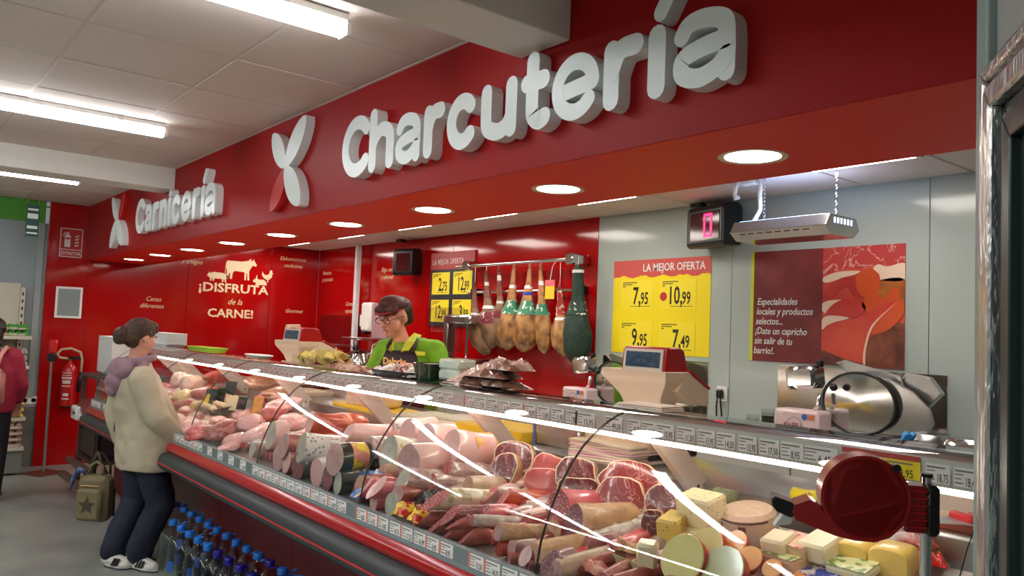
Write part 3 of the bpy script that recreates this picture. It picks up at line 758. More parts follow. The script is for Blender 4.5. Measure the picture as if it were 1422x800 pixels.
for k, (px, w) in enumerate(((440, .20), (462, .16))):
    pH = at(px, 505, y=2.13)
    t = thing('deli_tub', ['clear plastic tub heaped with pale yellow crisps, left of two', 'clear plastic tub heaped with pale yellow crisps, right of two'][k], 'tub', (pH.x, 2.13, CT), group='crisp tubs on the canopy')
    MB().m(glass('tub_clear', (.93, .92, .9), .8)).prism([(-w, -.07), (w, -.07), (w, .07), (-w, .07)], .055).build('tub', t)
    mb = MB()
    for q in range(22):
        x, y, z = random.uniform(-w*.85, w*.85), random.uniform(-.05, .05), random.uniform(.03, .085)
        M_ = Euler((random.uniform(0, 3), random.uniform(0, 3), random.uniform(0, 3))).to_matrix().to_4x4()
        mb.m(mat('crisp_yellow', (232, 212, 120), .5)).box((x-.025, y-.02, z-.003), (x+.025, y+.02, z+.003), mtx=Matrix.Translation((x,y,z)) @ M_ @ Matrix.Translation((-x,-y,-z)))
    mb.build('crisps', t)['kind'] = 'stuff'
pI = at(492, 514, y=2.13)
t = thing('deli_tub', 'low tray of cured meat slices left of the worker', 'tub', (pI.x-.05, 2.13, CT))
pack(.34, .14, .04, 51.3, mat('sliced_dark', (150, 84, 66), .4, rgb2=(220, 190, 170), scale=30, bump=.6)).build('slices', t, smooth=True)
EPS = mat('polystyrene', (240, 240, 238), .6)
def eps_stack(x, y, z, n, label, w=.2, d=.16, rot=0, tiltx=0):
    t = thing('foam_tray_stack', label, 'tray', (x, y, z), rot=(tiltx, 0, rot))
    for k in range(n):
        mb = MB().m(EPS)
        mb.loft([[Vector((sx*w*s, sy*d*s, zz_+k*.011)) for sx, sy in ((-.5,-.5),(.5,-.5),(.5,.5),(-.5,.5))] for s, zz_ in ((.86, 0), (1, .024), (1.0, .028), (.97, .028), (.84, .006))]); mb.build('foam_tray', t)
    return t
pJ = at(228, 480, y=2.13); eps_stack(pJ.x+.05, 2.13, CT, 9, 'stack of white foam trays on the canopy beside the brown hair', w=.62, d=.17)
# ================================================================= the goods on the display deck
def on_deck(px, py, h):
    r = ray(px, py); k = (.868-.2*Y0+h-CAM.z)/(r.z-.2*r.y)
    return CAM + r*k, k
rg = random.Random(11)
SLOPE = math.atan(.2)
CAS = {
 'ham': mat('casing_ham_pink', (238, 178, 172), .3, rgb2=(246, 206, 198), scale=9, coat=.5, sub=.05),
 'tan': mat('casing_tan', (196, 148, 100), .45, rgb2=(216, 176, 128), scale=20, bump=.3, coat=.2),
 'beige': mat('casing_beige', (222, 196, 168), .4, rgb2=(196, 160, 130), scale=16, bump=.3, coat=.3),
 'white': mat('casing_white_mold', (232, 224, 214), .6, rgb2=(198, 186, 172), scale=30, bump=.4),
 'speck': mat('casing_white_speckled', (238, 232, 228), .3, rgb2=(176, 150, 150), kind='dots', scale=42, thr=(.22, .34), coat=.5),
 'dark': mat('casing_black_green', (22, 44, 36), .22, rgb2=(8, 18, 16), scale=12, bump=.4, coat=.7),
 'red': mat('casing_red', (206, 62, 72), .25, rgb2=(224, 96, 98), scale=10, coat=.5),
 'pinkred': mat('casing_pink_red', (218, 84, 100), .25, rgb2=(236, 130, 138), scale=9, coat=.6),
 'orange': mat('casing_orange', (214, 92, 36), .35, rgb2=(176, 52, 30), scale=22, bump=.4, coat=.4),
 'brown': mat('casing_brown_red', (146, 62, 52), .3, rgb2=(184, 98, 84), scale=14, bump=.3, coat=.5),
 'purple': mat('casing_purple_brown', (120, 58, 62), .3, rgb2=(160, 96, 98), scale=16, bump=.4, coat=.4),
 'clear': mat('casing_clear_wrap', (214, 190, 182), .14, rgb2=(170, 128, 122), scale=12, bump=1.0, bscale=36, coat=1),
 'cured': mat('casing_cured_pale', (226, 196, 160), .4, rgb2=(190, 136, 92), scale=14, bump=.5, coat=.3),
 'netted': mat('casing_net_orange', (244, 168, 60), .4, rgb2=(250, 200, 110), scale=30, bump=.5, bscale=120, coat=.4),
 'print': mat('casing_printed', (232, 224, 200), .3, rgb2=(186, 180, 120), scale=26, thr=(.55, .6), coat=.4),
}
CUT = {
 'pink': mat('cut_pink', (232, 176, 172), .35, rgb2=(246, 214, 208), kind='dots', scale=70, thr=(.1, .16), coat=.3),
 'greypink': mat('cut_grey_pink', (196, 152, 148), .35, rgb2=(176, 134, 130), scale=30, coat=.3),
 'grey': mat('cut_reflection_grey', (186, 184, 168), .3, rgb2=(168, 160, 148), scale=22, coat=.4),  # greenish reflection of the counter glass painted into the cut colour
 'mort': mat('cut_mortadella', (214, 162, 160), .3, rgb2=(242, 224, 214), kind='dots', scale=48, thr=(.12, .18), coat=.3),
 'salami': mat('cut_salami', (168, 68, 74), .35, rgb2=(236, 200, 196), kind='dots', scale=130, thr=(.26, .36), coat=.3),
 'salamid': mat('cut_salami_dark', (122, 56, 66), .35, rgb2=(206, 166, 166), kind='dots', scale=120, thr=(.2, .3), coat=.3),
 'lomo': mat('cut_loin', (196, 92, 92), .35, rgb2=(236, 190, 180), kind='veins', scale=14, thr=(0, .03), coat=.4),
 'tan': mat('cut_tan', (206, 158, 132), .4, rgb2=(190, 140, 116), scale=30),
 'chor': mat('cut_chorizo', (150, 44, 30), .4, rgb2=(216, 120, 84), kind='dots', scale=90, thr=(.2, .3)),
}
LEAN = mat('ham_lean', (146, 34, 32), .3, rgb2=(222, 150, 136), kind='veins', scale=6, thr=(0, .013), coat=.8, bump=.35, bscale=34)
LEAN2 = mat('ham_lean_dark', (108, 30, 34), .3, rgb2=(200, 140, 130), kind='veins', scale=8, thr=(0, .016), coat=.8, bump=.35, bscale=34)
LEAN3 = mat('ham_lean_smooth', (188, 62, 58), .35, rgb2=(206, 92, 84), scale=10, coat=.4)
FAT = mat('ham_fat', (240, 214, 184), .35, rgb2=(230, 190, 150), scale=16, coat=.3)
RIND = mat('ham_rind', (196, 138, 92), .4, rgb2=(226, 184, 136), scale=12, bump=.4, coat=.3)
def log_mesh(L, R, seed, slant=0, wob=.05, squash=1.0, bend=0, endr=.55, n=20):
    rings = []; N = 9; q = random.Random(seed); ph = q.random()*6
    for i in range(N+3):
        if i <= N: y = -L/2 + L*.86*i/N; s = 1
        else:
            a = (i-N)/2*PI/2; y = -L/2+L*.86+L*.14*math.sin(a); s = math.cos(a)*(1-.05)+.05
        ring = []
        for k in range(n):
            th = 2*PI*k/n
            r = R*s*(1+wob*noise.noise(Vector((math.cos(th)*1.3, math.sin(th)*1.3, y*9+seed))))
            ring.append(Vector((r*math.cos(th)*squash + bend*(y/L)**2*L, y + (slant*math.sin(th)*R if i == 0 else slant*math.sin(th)*R*max(0, 1-i/3)), r*math.sin(th)/squash**.5)))
        rings.append(ring)
    return rings
def log(px, py, w, h, cas, cut, label, rz=0, up=0, slant=.15, squash=1.0, wob=.05, pitch=None, band=None, name='meat_log', cat='cured meat', bend=0, group=None, knot=False, loc=None, LR=None):
    if loc is None:
        w, h = w*1.1, h*1.1
        p, k = on_deck(px, py, .03)
        R = h/2*k/FPX; p, k = on_deck(px, py, R*.9+up); R = h/2*k/FPX; L = w*k/FPX/.82
        p, k = on_deck(px, py, R*.92+up)
        fy = p.y-L/2*math.cos(rz)-R*.3
        if fy < 1.622: p = p+Vector((0, 1.622-fy, (1.622-fy)*.1))
    else: p = Vector(loc); L, R = LR
    if loc is None: rz = rz*.7 - .04 + rg.uniform(-.13, .13); wob = wob*1.5+.03
    t = thing(name, label, cat, p, group=group, rot=(((SLOPE-.26 if up > .015 else SLOPE-.16) if pitch is None else pitch)+(rg.uniform(-.07, .07) if loc is None else 0), 0, rz))
    seed = rg.randint(0, 9999)
    rings = log_mesh(L, R, seed, slant, wob, squash, bend)
    mb = MB().m(CAS[cas]); n = len(rings[0])
    mb.loft(rings, False); mb.add([v for v in rings[-1]], [tuple(range(n))])
    mb.build('casing', t, smooth='auto')
    c = sum(rings[0], Vector())/n
    cf = MB().m(CUT[cut]); inner = [c+(v-c)*.93+Vector((0, -.0015, 0)) for v in rings[0]]; 
    cf.add(rings[0]+inner, [(k_, (k_+1) % n, n+(k_+1) % n, n+k_) for k_ in range(n)]); cf.add(inner, [tuple(range(n))])
    cf.build('cut_face', t)
    if band:
        y0, y1, mm = band; a0 = 2; a1 = 6
        sub = [[c2 + (v-c2)*1.02 for v in r] for r in rings[a0:a1] for c2 in [sum(r, Vector())/n]]
        bm = MB().m(mm); vs = [v for r in sub for v in r]
        fs = [(i*n+k_, i*n+(k_+1) % n, i*n+n+(k_+1) % n, i*n+n+k_) for i in range(a1-a0-1) for k_ in range(n) if k_ not in (13, 14, 15, 16)]
        bm.add(vs, fs); bm.build('printed_label', t, smooth=True)
    if knot:
        e = Vector((0, L/2, 0)); MB().m(CLING).tube([e+Vector((0, -.004, 0)), e+Vector((0, .012, .0)), e+Vector((0, .03, .004))], [R*.3, R*.12, R*.3], 8).build('tied_end', t, smooth=True)
    return t
def ham_cut(px, py, w, h, label, lean=LEAN, rz=0, up=0, tilt=-.6, thick=.07, name='cured_ham_piece', roll=0, seed=None, square=0):
    """boned cured ham piece with a lean cut face, fat rim and rind"""
    w, h = w*1.12, h*1.3; rz += .5
    p, k = on_deck(px, py, .055+up)
    Wd, Hh = w*k/FPX, h*k/FPX
    t = thing(name, label, 'cured meat', p, rot=(tilt+SLOPE, roll, rz))
    q = rg.random()*20 if seed is None else seed; n = 28; out = []
    for k_ in range(n):
        th = 2*PI*k_/n; c, s = math.cos(th), math.sin(th)
        e = 2.4+square; r = (abs(c)**e+abs(s)**e)**(-1/e)*(1+.2*noise.noise(Vector((c*1.1, s*1.1, q)))+.05*noise.noise(Vector((c*4, s*4, q))))
        out.append(Vector((c*r*Wd/2, 0, s*r*Hh/2)))
    def ring(sc, y, jit=0): return [Vector((v.x*sc, y, v.z*sc)) for v in out]
    mb = MB().m(RIND); T_ = thick
    mb.loft([ring(.97, 0), ring(1.01, .008), ring(1.02, T_*.4), ring(.9, T_*.8), ring(.55, T_)], False); mb.add(ring(.55, T_), [tuple(range(n))])
    mb.build('rind', t, smooth=True)
    f1 = MB().m(FAT); a, b = ring(.97, 0), ring(.915, -.002)
    f1.loft([a, b], False); f1.build('fat_rim', t, smooth=True)
    f2 = MB().m(lean); b2, c2, c3 = ring(.915, -.002), ring(.83, -.0045), ring(.4, -.005)
    f2.loft([b2, c2, c3], False); f2.add(c3, [tuple(range(n))]); f2.build('lean_face', t, smooth=True)
    return t
RAWM = {'pink': mat('raw_pink', (238, 160, 156), .3, bump=.3, bscale=26, rgb2=(250, 222, 214), kind='veins', scale=10, thr=(0, .05), coat=.6, sub=.05),
        'red': mat('raw_red', (200, 66, 66), .3, bump=.3, bscale=26, rgb2=(244, 190, 180), kind='veins', scale=9, thr=(0, .04), coat=.6),
        'chicken': mat('raw_chicken', (246, 196, 182), .3, rgb2=(250, 222, 196), scale=12, coat=.5, sub=.05),
        'yellow': mat('raw_corn_chicken', (246, 200, 120), .35, rgb2=(250, 222, 170), scale=12, coat=.4),
        'roast': mat('brown_roast', (170, 110, 84), .35, rgb2=(200, 150, 120), scale=9, coat=.4),
        'mince': mat('minced_meat', (200, 60, 52), .45, rgb2=(236, 150, 130), kind='dots', scale=160, thr=(.2, .3), bump=.8, bscale=220),
        'dark': mat('raw_dark', (150, 40, 44), .3, rgb2=(214, 140, 134), kind='veins', scale=8, thr=(0, .04), coat=.6)}
_proto = {}
def blob_mesh(mk, var):
    key = (mk, var)
    if key not in _proto:
        bm = bmesh.new(); bmesh.ops.create_icosphere(bm, subdivisions=3, radius=.5)
        for v in bm.verts:
            n = v.co.normalized(); r = 1+.30*noise.noise(n*1.5+Vector((var*3.1, 0, 0)))+.14*noise.noise(n*4+Vector((0, var*2.7, 0)))
            v.co *= r
            if v.co.z < -.36: v.co.z = -.36
        me = bpy.data.meshes.new('blob'); bm.to_mesh(me); bm.free(); me.materials.append(RAWM[mk])
        me.polygons.foreach_set('use_smooth', [True]*len(me.polygons)); _proto[key] = me
    return _proto[key]
def raw(px, py, w, h, mk, label, rz=0, up=0, group=None, name='raw_meat_cut', cat='raw meat', deep=None):
    p, k = on_deck(px, py, .03+up); S = k/FPX
    o = bpy.data.objects.new(name, blob_mesh(mk, rg.randint(0, 5))); COL.objects.link(o)
    o.location = p; o.scale = (w*S*1.0, (deep or w*.9)*S, h*S*1.05); o.rotation_euler = (SLOPE+rg.uniform(-.1, .1), rg.uniform(-.1, .1), rz+rg.uniform(-.2, .2))
    return tag(o, label, cat, group)
def packet(px, py, w, h, m1, label, rz=0, up=0, name='meat_packet', cat='packet', tilt=-.25, th=.04):
    p, k = on_deck(px, py, .02+up); S = k/FPX
    mb = pack(w*S/.95, h*S*1.1, th, rg.random()*50, m1)
    o = mb.build(name, None, smooth=True, loc=p, rot=(SLOPE+tilt*.5, 0, rz)); return tag(o, label, cat)
def cheese_block(px, py, w, h, m1, label, d=.12, rz=0, up=0, name='cheese_block', pitch=None, top=None):
    p, k = on_deck(px, py, .04+up); S = k/FPX
    W_, H_ = w*S, h*S*.9
    t = thing(name, label, 'cheese', p-Vector((0, 0, H_*.45)), rot=(SLOPE if pitch is None else pitch, 0, rz))
    MB().m(m1).rbox((-W_/2, -d/2, 0), (W_/2, d/2, H_), .008).build('body', t, smooth='auto')
    if top: MB().m(top).rbox((-W_/2*.96, -d/2*.96, H_+.0005), (W_/2*.96, d/2*.96, H_+.003), .001).build('label', t)
    return t
def cheese_disc(px, py, w, h, face, wax, label, tilt=-.9, rz=0, up=0, th=.07, rx=1.0):
    """cut half of a round waxed cheese, flat face toward the customer"""
    p, k = on_deck(px, py, .05+up); R = w*k/FPX/2
    t = thing('cheese_half', label, 'cheese', p, rot=(PI/2+tilt+SLOPE, 0, rz))
    MB().m(wax).lathe([(R*.985, .0), (R, -.006), (R*.97, -th*.45), (R*.78, -th*.85), (R*.5, -th), (0, -th)][::-1], 36).build('wax_rind', t, smooth='auto').scale = (1, rx, 1)
    MB().m(face).lathe([(R*.985, 0), (R*.95, .003), (0, .0035)], 36).build('cut_face', t, smooth='auto').scale = (1, rx, 1)
    return t
HERB = mat('cheese_herb', (240, 224, 170), .4, rgb2=(110, 112, 60), kind='dots', scale=62, thr=(.12, .2), coat=.3)
HERB2 = mat('cheese_mustard', (226, 196, 96), .4, rgb2=(130, 110, 50), kind='dots', scale=80, thr=(.14, .24), coat=.3)
GOUDA = mat('cheese_gouda_cut', (226, 214, 140), .2, rgb2=(214, 200, 124), scale=6, coat=.7)
GOUDA2 = mat('cheese_green_cut', (190, 192, 140), .18, rgb2=(204, 204, 156), scale=5, coat=.8)
WAXR = mat('wax_red', (196, 40, 30), .25, coat=.5)
CYEL = mat('cheese_yellow', (246, 212, 118), .35, rgb2=(238, 200, 104), scale=10, coat=.3)
CPALE = mat('cheese_cream', (248, 232, 190), .35, noise_amt=.04, coat=.3)
CORNG = mat('cheese_orange', (244, 180, 100), .35, noise_amt=.05, coat=.3)
CLOTH = mat('cheese_cloth', (226, 196, 168), .6, rgb2=(214, 180, 150), scale=60, bump=.3, stretch=(1, 1, 6))
# ---- cheese end
cheese_block(977, 710, 58, 50, HERB, 'large herb-speckled pale cheese block standing left of the cloth-wrapped drum cheese', d=.10, up=.075)
cheese_block(972, 737, 62, 20, HERB, 'flat herb-speckled cheese slab under the large speckled block', d=.12, up=.02)
cheese_block(938, 735, 34, 42, HERB2, 'grainy yellow cheese wedge in cling film left of the speckled slab', d=.10, up=.03, rz=.2)
cheese_block(1003, 692, 38, 20, mat('wrap_green', (150, 160, 120), .15, rgb2=(96, 112, 80), scale=14, bump=.6, coat=.8), 'small green-wrapped cheese block behind the large speckled block', d=.08, up=.08)
p, k = on_deck(1043, 725, .075)
t = thing('drum_cheese', 'cloth-wrapped drum cheese with brown printed marks', 'cheese', p-Vector((0, 0, .055)), rot=(SLOPE, 0, 0))
R = 38*k/FPX; MB().m(CLOTH).lathe([(0, 0), (R*.85, 0), (R, .012), (R*1.04, .05), (R, .088), (R*.86, .1), (0, .104)], 36).build('body', t, smooth='auto')
for a_ in (-1.2, -2.2): MB().m(mat('print_brown', (120, 76, 56), .6)).box((-.011, -.001, -.022), (.011, .0015, .022), mtx=Matrix.Translation((R*1.045*math.cos(a_), R*1.045*math.sin(a_), .052)) @ Matrix.Rotation(a_+PI/2, 4, 'Z')).build('printed_mark', t)
mb = MB().m(mat('print_brown', (120, 76, 56), .6))
for k_ in range(26):
    a_ = -.3-k_*.095; mb.box((-.0035, -.0008, -.003), (.0035, .001, .003), mtx=Matrix.Translation((R*1.02*math.cos(a_), R*1.02*math.sin(a_), .083)) @ Matrix.Rotation(a_+PI/2, 4, 'Z'))
mb.build('printed_dots', t)['kind'] = 'stuff'
cheese_disc(982, 756, 50, 30, GOUDA, WAXR, 'red-waxed cheese half lying behind the two big front halves', up=.03, tilt=-.7)
cheese_disc(947, 776, 72, 56, GOUDA, WAXR, 'big red-waxed cheese half with yellow cut face, left of the two in front', up=.035, tilt=-.65)
cheese_disc(1003, 790, 68, 50, GOUDA2, WAXR, 'big red-waxed cheese half with shiny greenish cut face, right of the two in front', up=.03, tilt=-.75)
cheese_disc(1040, 776, 40, 24, CORNG, WAXR, 'small orange cheese round right of the greenish cut half', up=.02, tilt=-.9, th=.04)
cheese_disc(1022, 752, 34, 20, CORNG, WAXR, 'small orange cheese round in front of the drum cheese', up=.025, tilt=-.8, th=.04)
cheese_disc(1072, 790, 30, 20, CORNG, WAXR, 'smallest orange cheese round at the lower edge of the display', up=.01, tilt=-.9, th=.03)
LGRN = mat('label_green_cream', (224, 226, 170), .4, rgb2=(120, 150, 80), scale=40, thr=(.5, .56))
LPNK = mat('label_pink_cream', (240, 190, 166), .4, rgb2=(206, 110, 96), scale=40, thr=(.55, .6))
cheese_block(1108, 762, 56, 26, mat('cheese_tan', (236, 196, 150), .4, noise_amt=.04), 'flat cheese wedge with pink printed top right of the drum cheese', d=.10, up=.02, top=LPNK, rz=-.15)
cheese_block(1092, 778, 60, 22, mat('cheese_tan2', (226, 180, 132), .4, noise_amt=.04), 'flat cheese wedge with oval green label in front of the pink-topped one', d=.08, up=.0, top=LGRN, rz=-.2)
cheese_block(1082, 753, 36, 22, CPALE, 'pale cream cheese piece behind the pink-topped wedge', d=.09, up=.04, rz=.1)
cheese_block(1142, 760, 44, 30, CPALE, 'pale cream cheese block left of the two yellow rounded cheeses', d=.12, up=.03)
for px, py, w, lab in ((1189, 768, 50, 'rounded square yellow cheese, left of two by the red ticket dispenser'), (1242, 778, 56, 'rounded square yellow cheese, right of two, below the red ticket dispenser')):
    p, k = on_deck(px, py, .05); R = w*k/FPX/2
    t = thing('semi_soft_cheese', lab, 'cheese', p, rot=(SLOPE-.1, 0, .1))
    def sq(s, y): return [Vector((abs(math.cos(a))**.55*math.copysign(1, math.cos(a))*R*s, y, abs(math.sin(a))**.55*math.copysign(1, math.sin(a))*R*.8*s)) for a in [2*PI*i/28 for i in range(28)]]
    mb = MB().m(CYEL); mb.loft([sq(.9, -.05), sq(1, -.042), sq(1.02, .03), sq(.9, .045)]); mb.build('body', t, smooth='auto')
    mb = MB().m(mat('hole_brown', (190, 150, 70), .6))
    for i in range(7): mb.ell((rg.uniform(-.7, .7)*R, -.0497, rg.uniform(-.6, .6)*R*.8), (.0016, .0008, .0012), 6, 4)
    mb.build('holes', t)['kind'] = 'stuff'
packet(1278, 760, 34, 30, mat('wrap_red_orange', (216, 60, 34), .2, rgb2=(236, 110, 60), scale=12, coat=.7, bump=.4), 'red and orange wrapped cheese right of the yellow rounded cheeses', name='cheese_packet', up=.03)
packet(1258, 752, 50, 14, mat('wrap_print_blue', (214, 214, 220), .2, rgb2=(200, 60, 50), scale=24, coat=.7), 'white and blue printed packet lying behind the right yellow cheese', name='cheese_packet', up=.05)
packet(1302, 785, 26, 14, mat('wrap_red', (214, 30, 26), .25, coat=.6), 'small bright red packet right of the chrome pole', name='cheese_packet')
p, k = on_deck(1142, 795, .02)
t = thing('round_cheese_box', 'round orange-rimmed cheese box with blue printed lid', 'box', p, rot=(SLOPE, 0, 0)); R = 44*k/FPX
MB().m(mat('box_orange', (244, 150, 40), .4)).lathe([(0, -.012), (R, -.012), (R, .012), (R*.94, .015), (0, .015)], 36).build('body', t, smooth='auto')
MB().m(mat('lid_print', (230, 214, 200), .4, rgb2=(60, 72, 170), scale=40, thr=(.48, .52))).lathe([(0, .0152), (R*.8, .0152), (R*.8, .0165), (0, .0165)], 36).build('lid_label', t)
cheese_block(1185, 790, 60, 16, mat('cheese_label_white', (246, 236, 200), .4), 'low pale cheese with yellow-edged label in front of the yellow rounded cheese', d=.09, up=.0, top=LGRN)
# clear tub, clear tray with wedge
p, k = on_deck(853, 745, .03)
t = thing('clear_lid', 'round clear plastic lid standing beside the tan salami', 'lid', p, rot=(.9, 0, .3)); R = 17*k/FPX
MB().m(glass('lid_clear', (.95, .93, .9), 1)).lathe([(0, 0), (R*.9, 0), (R, .008), (R, .012), (R*.96, .012), (R*.86, .004), (0, .004)], 28).build('lid', t, smooth='auto')
MB().m(mat('clear_rim', (226, 216, 204), .15)).lathe([(R*.97, .010), (R*1.02, .010), (R*1.02, .014), (R*.97, .014)], 28).build('rim', t)
p, k = on_deck(884, 786, .0)
t = thing('cheese_tray', 'open clear tray with olive green front holding cheese wedges', 'tray', p, rot=(SLOPE, 0, -.12)); S = k/FPX
MB().m(mat('olive_paper', (176, 178, 132), .4)).box((-36*S, -.055, -.01), (34*S, -.051, .045)).build('front_panel', t, bevel=.001)
MB().m(glass('tub_clear', (.93, .92, .9), .8)).box((-36*S, -.050, -.01), (34*S, .06, .05)).build('clear_box', t)
cheese_block(900, 770, 28, 40, CPALE, 'upright cheese wedge in the clear tray', d=.05, up=.03, rz=.5)
packet(873, 765, 34, 16, mat('nuts', (190, 120, 80), .5, rgb2=(226, 190, 140), scale=40, bump=.6), 'heap of brown crumbs in the clear tray behind the wedge', name='snack_heap', up=.03)
# ---- cured hams
ham_cut(872, 664, 82, 44, 'big cured ham with two red lean ovals, rind at its right, by the printer box', LEAN, up=.10, tilt=-.75, rz=-.15, seed=1.2, thick=.12)
ham_cut(713, 634, 58, 36, 'marbled cured ham piece at the back directly below the bracket', LEAN2, up=.08, tilt=-.7, rz=-.1)
ham_cut(698, 652, 46, 38, 'dark cured ham piece left below the bracket, dark lean with white flecks', LEAN2, up=.045, tilt=-.6, rz=-.3)
ham_cut(760, 650, 46, 32, 'smooth red cured ham end at the back, left half of the long pair', LEAN3, up=.08, tilt=-.6, rz=-.1, square=1)
ham_cut(801, 658, 56, 34, 'marbled cured ham piece at the back, right half of the long pair', LEAN2, up=.08, tilt=-.6, rz=-.1, square=1)
ham_cut(752, 668, 54, 30, 'rosy cured ham piece in front of the smooth red end', LEAN3, up=.04, tilt=-.6, rz=-.15)
ham_cut(802, 680, 56, 26, 'dark strip of cured ham between the red salami and the back row', LEAN2, up=.05, tilt=-.5, square=1)
ham_cut(861, 690, 72, 44, 'marbled cured ham below the big ham, right of the red salami', LEAN, up=.05, tilt=-.6, rz=-.2, seed=5)
ham_cut(921, 697, 50, 38, 'marbled dark red cured ham left of the herb-speckled cheese', LEAN2, up=.05, tilt=-.5, rz=-.05, seed=8)
ham_cut(905, 727, 30, 30, 'small dark cured ham piece with thin fat rim, below the marbled dark one', LEAN2, up=.025, tilt=-.4)
# ---- salamis and loins
log(808, 702, 70, 40, 'pinkred', 'salami', 'thick pink-red casing salami with fine-grained cut, left of the marbled ham', up=.03)
log(843, 722, 84, 42, 'tan', 'salamid', 'thick tan casing salami with dark purple cut face', up=.01, rz=-.25, slant=.3)
log(787, 733, 38, 26, 'orange', 'tan', 'short orange chorizo piece under the pink-red salami', up=.01)
log(836, 757, 40, 28, 'purple', 'salami', 'short dark salami piece standing left of the clear tray', up=.0, rz=-.6, slant=.5)
log(790, 757, 84, 28, 'tan', 'tan', 'long tan grainy smoked bacon slab in the front right', up=.01, squash=1.3, wob=.12)
log(806, 784, 96, 26, 'beige', 'greypink', 'long grey beige sausage log lowest in the front right', rz=-.1, up=0)
log(768, 786, 36, 34, 'purple', 'salamid', 'purple-grey salami end at the lower right glass joint', slant=.6, rz=.2)
packet(826, 795, 58, 14, mat('bacon_red', (206, 84, 70), .3, rgb2=(236, 170, 150), scale=14, coat=.6, stretch=(1, 4, 1)), 'flat red bacon slab at the bottom edge right of the glass joint')
log(703, 690, 38, 26, 'clear', 'lomo', 'shiny pink cling-wrapped loin, leftmost of the three pale loins', rz=-.5, slant=.8, up=.02)
log(738, 693, 60, 22, 'orange', 'lomo', 'salmon orange loin, middle of the three slanted loins', rz=-.35, slant=.7, up=.025)
log(748, 704, 40, 20, 'clear', 'lomo', 'pink and white wrapped loin, lowest of the three slanted loins', rz=-.3, slant=.8, up=.01)
log(750, 722, 34, 22, 'brown', 'chor', 'dark red chorizo piece left of the lower glass highlight', up=.01, slant=.4)
log(650, 694, 76, 28, 'print', 'salami', 'large salami with printed cream casing and long slanted cut, front centre', rz=-.1, slant=1.3, up=.03)
log(662, 714, 60, 24, 'purple', 'salami', 'long purple red loin pack lying under the printed salami', rz=-.15, slant=1.0, up=.02)
log(697, 712, 44, 22, 'pinkred', 'salami', 'glossy magenta loin pack with tan end, right of the purple one', rz=-.1, slant=.4, up=.02, wob=.15)
for i, (px, py) in enumerate(((602, 722), (620, 730), (644, 738), (664, 746), (655, 728))):
    log(px, py, 30, 20, 'brown', 'salami', ['first slanted dried sausage from the yellow packets in the front row', 'second slanted dried sausage from the yellow packets in the front row', 'third slanted dried sausage from the yellow packets in the front row', 'fourth slanted dried sausage from the yellow packets in the front row', 'slanted dried sausage lying behind the third and fourth of the front row'][i], rz=-.7, slant=1.4, up=.004+(.02 if i == 4 else 0), squash=.9, group='slanted dried sausages in the front row')
log(692, 724, 60, 14, 'white', 'salami', 'thin white-moulded dry sausage over the front row', rz=-.2, up=.04, wob=.12)
log(722, 744, 78, 22, 'cured', 'greypink', 'long pale amber dry sausage with round pinkish cut', up=.03, rz=-.15)
log(706, 763, 34, 18, 'orange', 'chor', 'small red chorizo piece at the rail under the amber sausage', up=.005)
log(730, 760, 34, 20, 'clear', 'greypink', 'small round wrapped sausage right of the red chorizo piece', up=.01)
log(745, 770, 34, 24, 'purple', 'greypink', 'grey purple salami end left of the dark glass joint', up=.01, slant=.6)
log(716, 778, 30, 16, 'brown', 'salami', 'thin brown dry sausage at the rail, right end of the front row', up=0, rz=-.5)
log(742, 787, 30, 16, 'purple', 'salamid', 'thin dark dry sausage at the rail below the purple salami end', up=0, rz=-.4)
# ---- black, yellow-red and blue packs
packet(600, 695, 52, 26, mat('pack_black', (24, 22, 24), .12, rgb2=(70, 66, 66), scale=16, thr=(.55, .62), bump=.7, bscale=30, coat=.9), 'glossy black wrapped sausage pack in the front row', up=.03)
YRP = mat('pack_yellow_red', (244, 206, 24), .25, rgb2=(206, 40, 28), scale=22, thr=(.5, .54), bump=.4, coat=.6)
packet(563, 713, 28, 28, YRP, 'yellow and red chorizo bag, left of two at the price rail', up=.015, th=.05)
packet(584, 722, 28, 26, YRP, 'yellow and red chorizo bag, right of two at the price rail', up=.01, th=.05)
log(548, 700, 34, 30, 'white', 'grey', 'white and grey mottled salami end left of the yellow bags', up=.0, slant=.2)
log(580, 686, 52, 24, 'brown', 'greypink', 'red-brown cooked sausage behind the glossy black pack', up=.02, wob=.1)
log(590, 668, 50, 32, 'clear', 'grey', 'wrapped cooked ham end with greyish oval cut, centre of the display', up=.045, slant=.4)
log(541, 680, 44, 28, 'pinkred', 'pink', 'glossy pink-red wrapped sausage right of the blue pack', rz=-.35, slant=.8, up=.03)
log(516, 680, 38, 24, 'pinkred', 'pink', 'pale pink cut sausage left of the glossy pink-red one', rz=-.3, slant=.9, up=.025)
packet(520, 667, 70, 22, mat('pack_blue', (70, 120, 210), .2, rgb2=(236, 236, 240), scale=18, thr=(.5, .55), bump=.5, coat=.8), 'blue and white printed plastic pack behind the pink sausages', up=.035)
packet(500, 690, 26, 20, mat('pack_light_blue', (130, 180, 226), .2, rgb2=(70, 130, 206), scale=26, bump=.5, coat=.7), 'small light blue pack at the price rail', up=.01)
log(520, 697, 34, 24, 'pinkred', 'pink', 'pink sausage end at the rail right of the light blue pack', rz=-.3, up=.0)
log(494, 682, 40, 32, 'brown', 'tan', 'brown crusted meat loaf end left of the blue pack', up=.01)
log(553, 655, 38, 22, 'beige', 'tan', 'flat beige pate round behind the blue pack', up=.03, slant=.4)
log(606, 655, 26, 16, 'print', 'tan', 'small yellow-ended sausage in front of the square pink ham', up=.07)
log(634, 671, 60, 20, 'clear', 'lomo', 'speckled pink wrapped bacon roll in the middle of the display', up=.03, wob=.12)
log(676, 674, 46, 24, 'beige', 'tan', 'tan cut meat loaf with wrinkled beige wrap in the middle', up=.035, slant=.2)
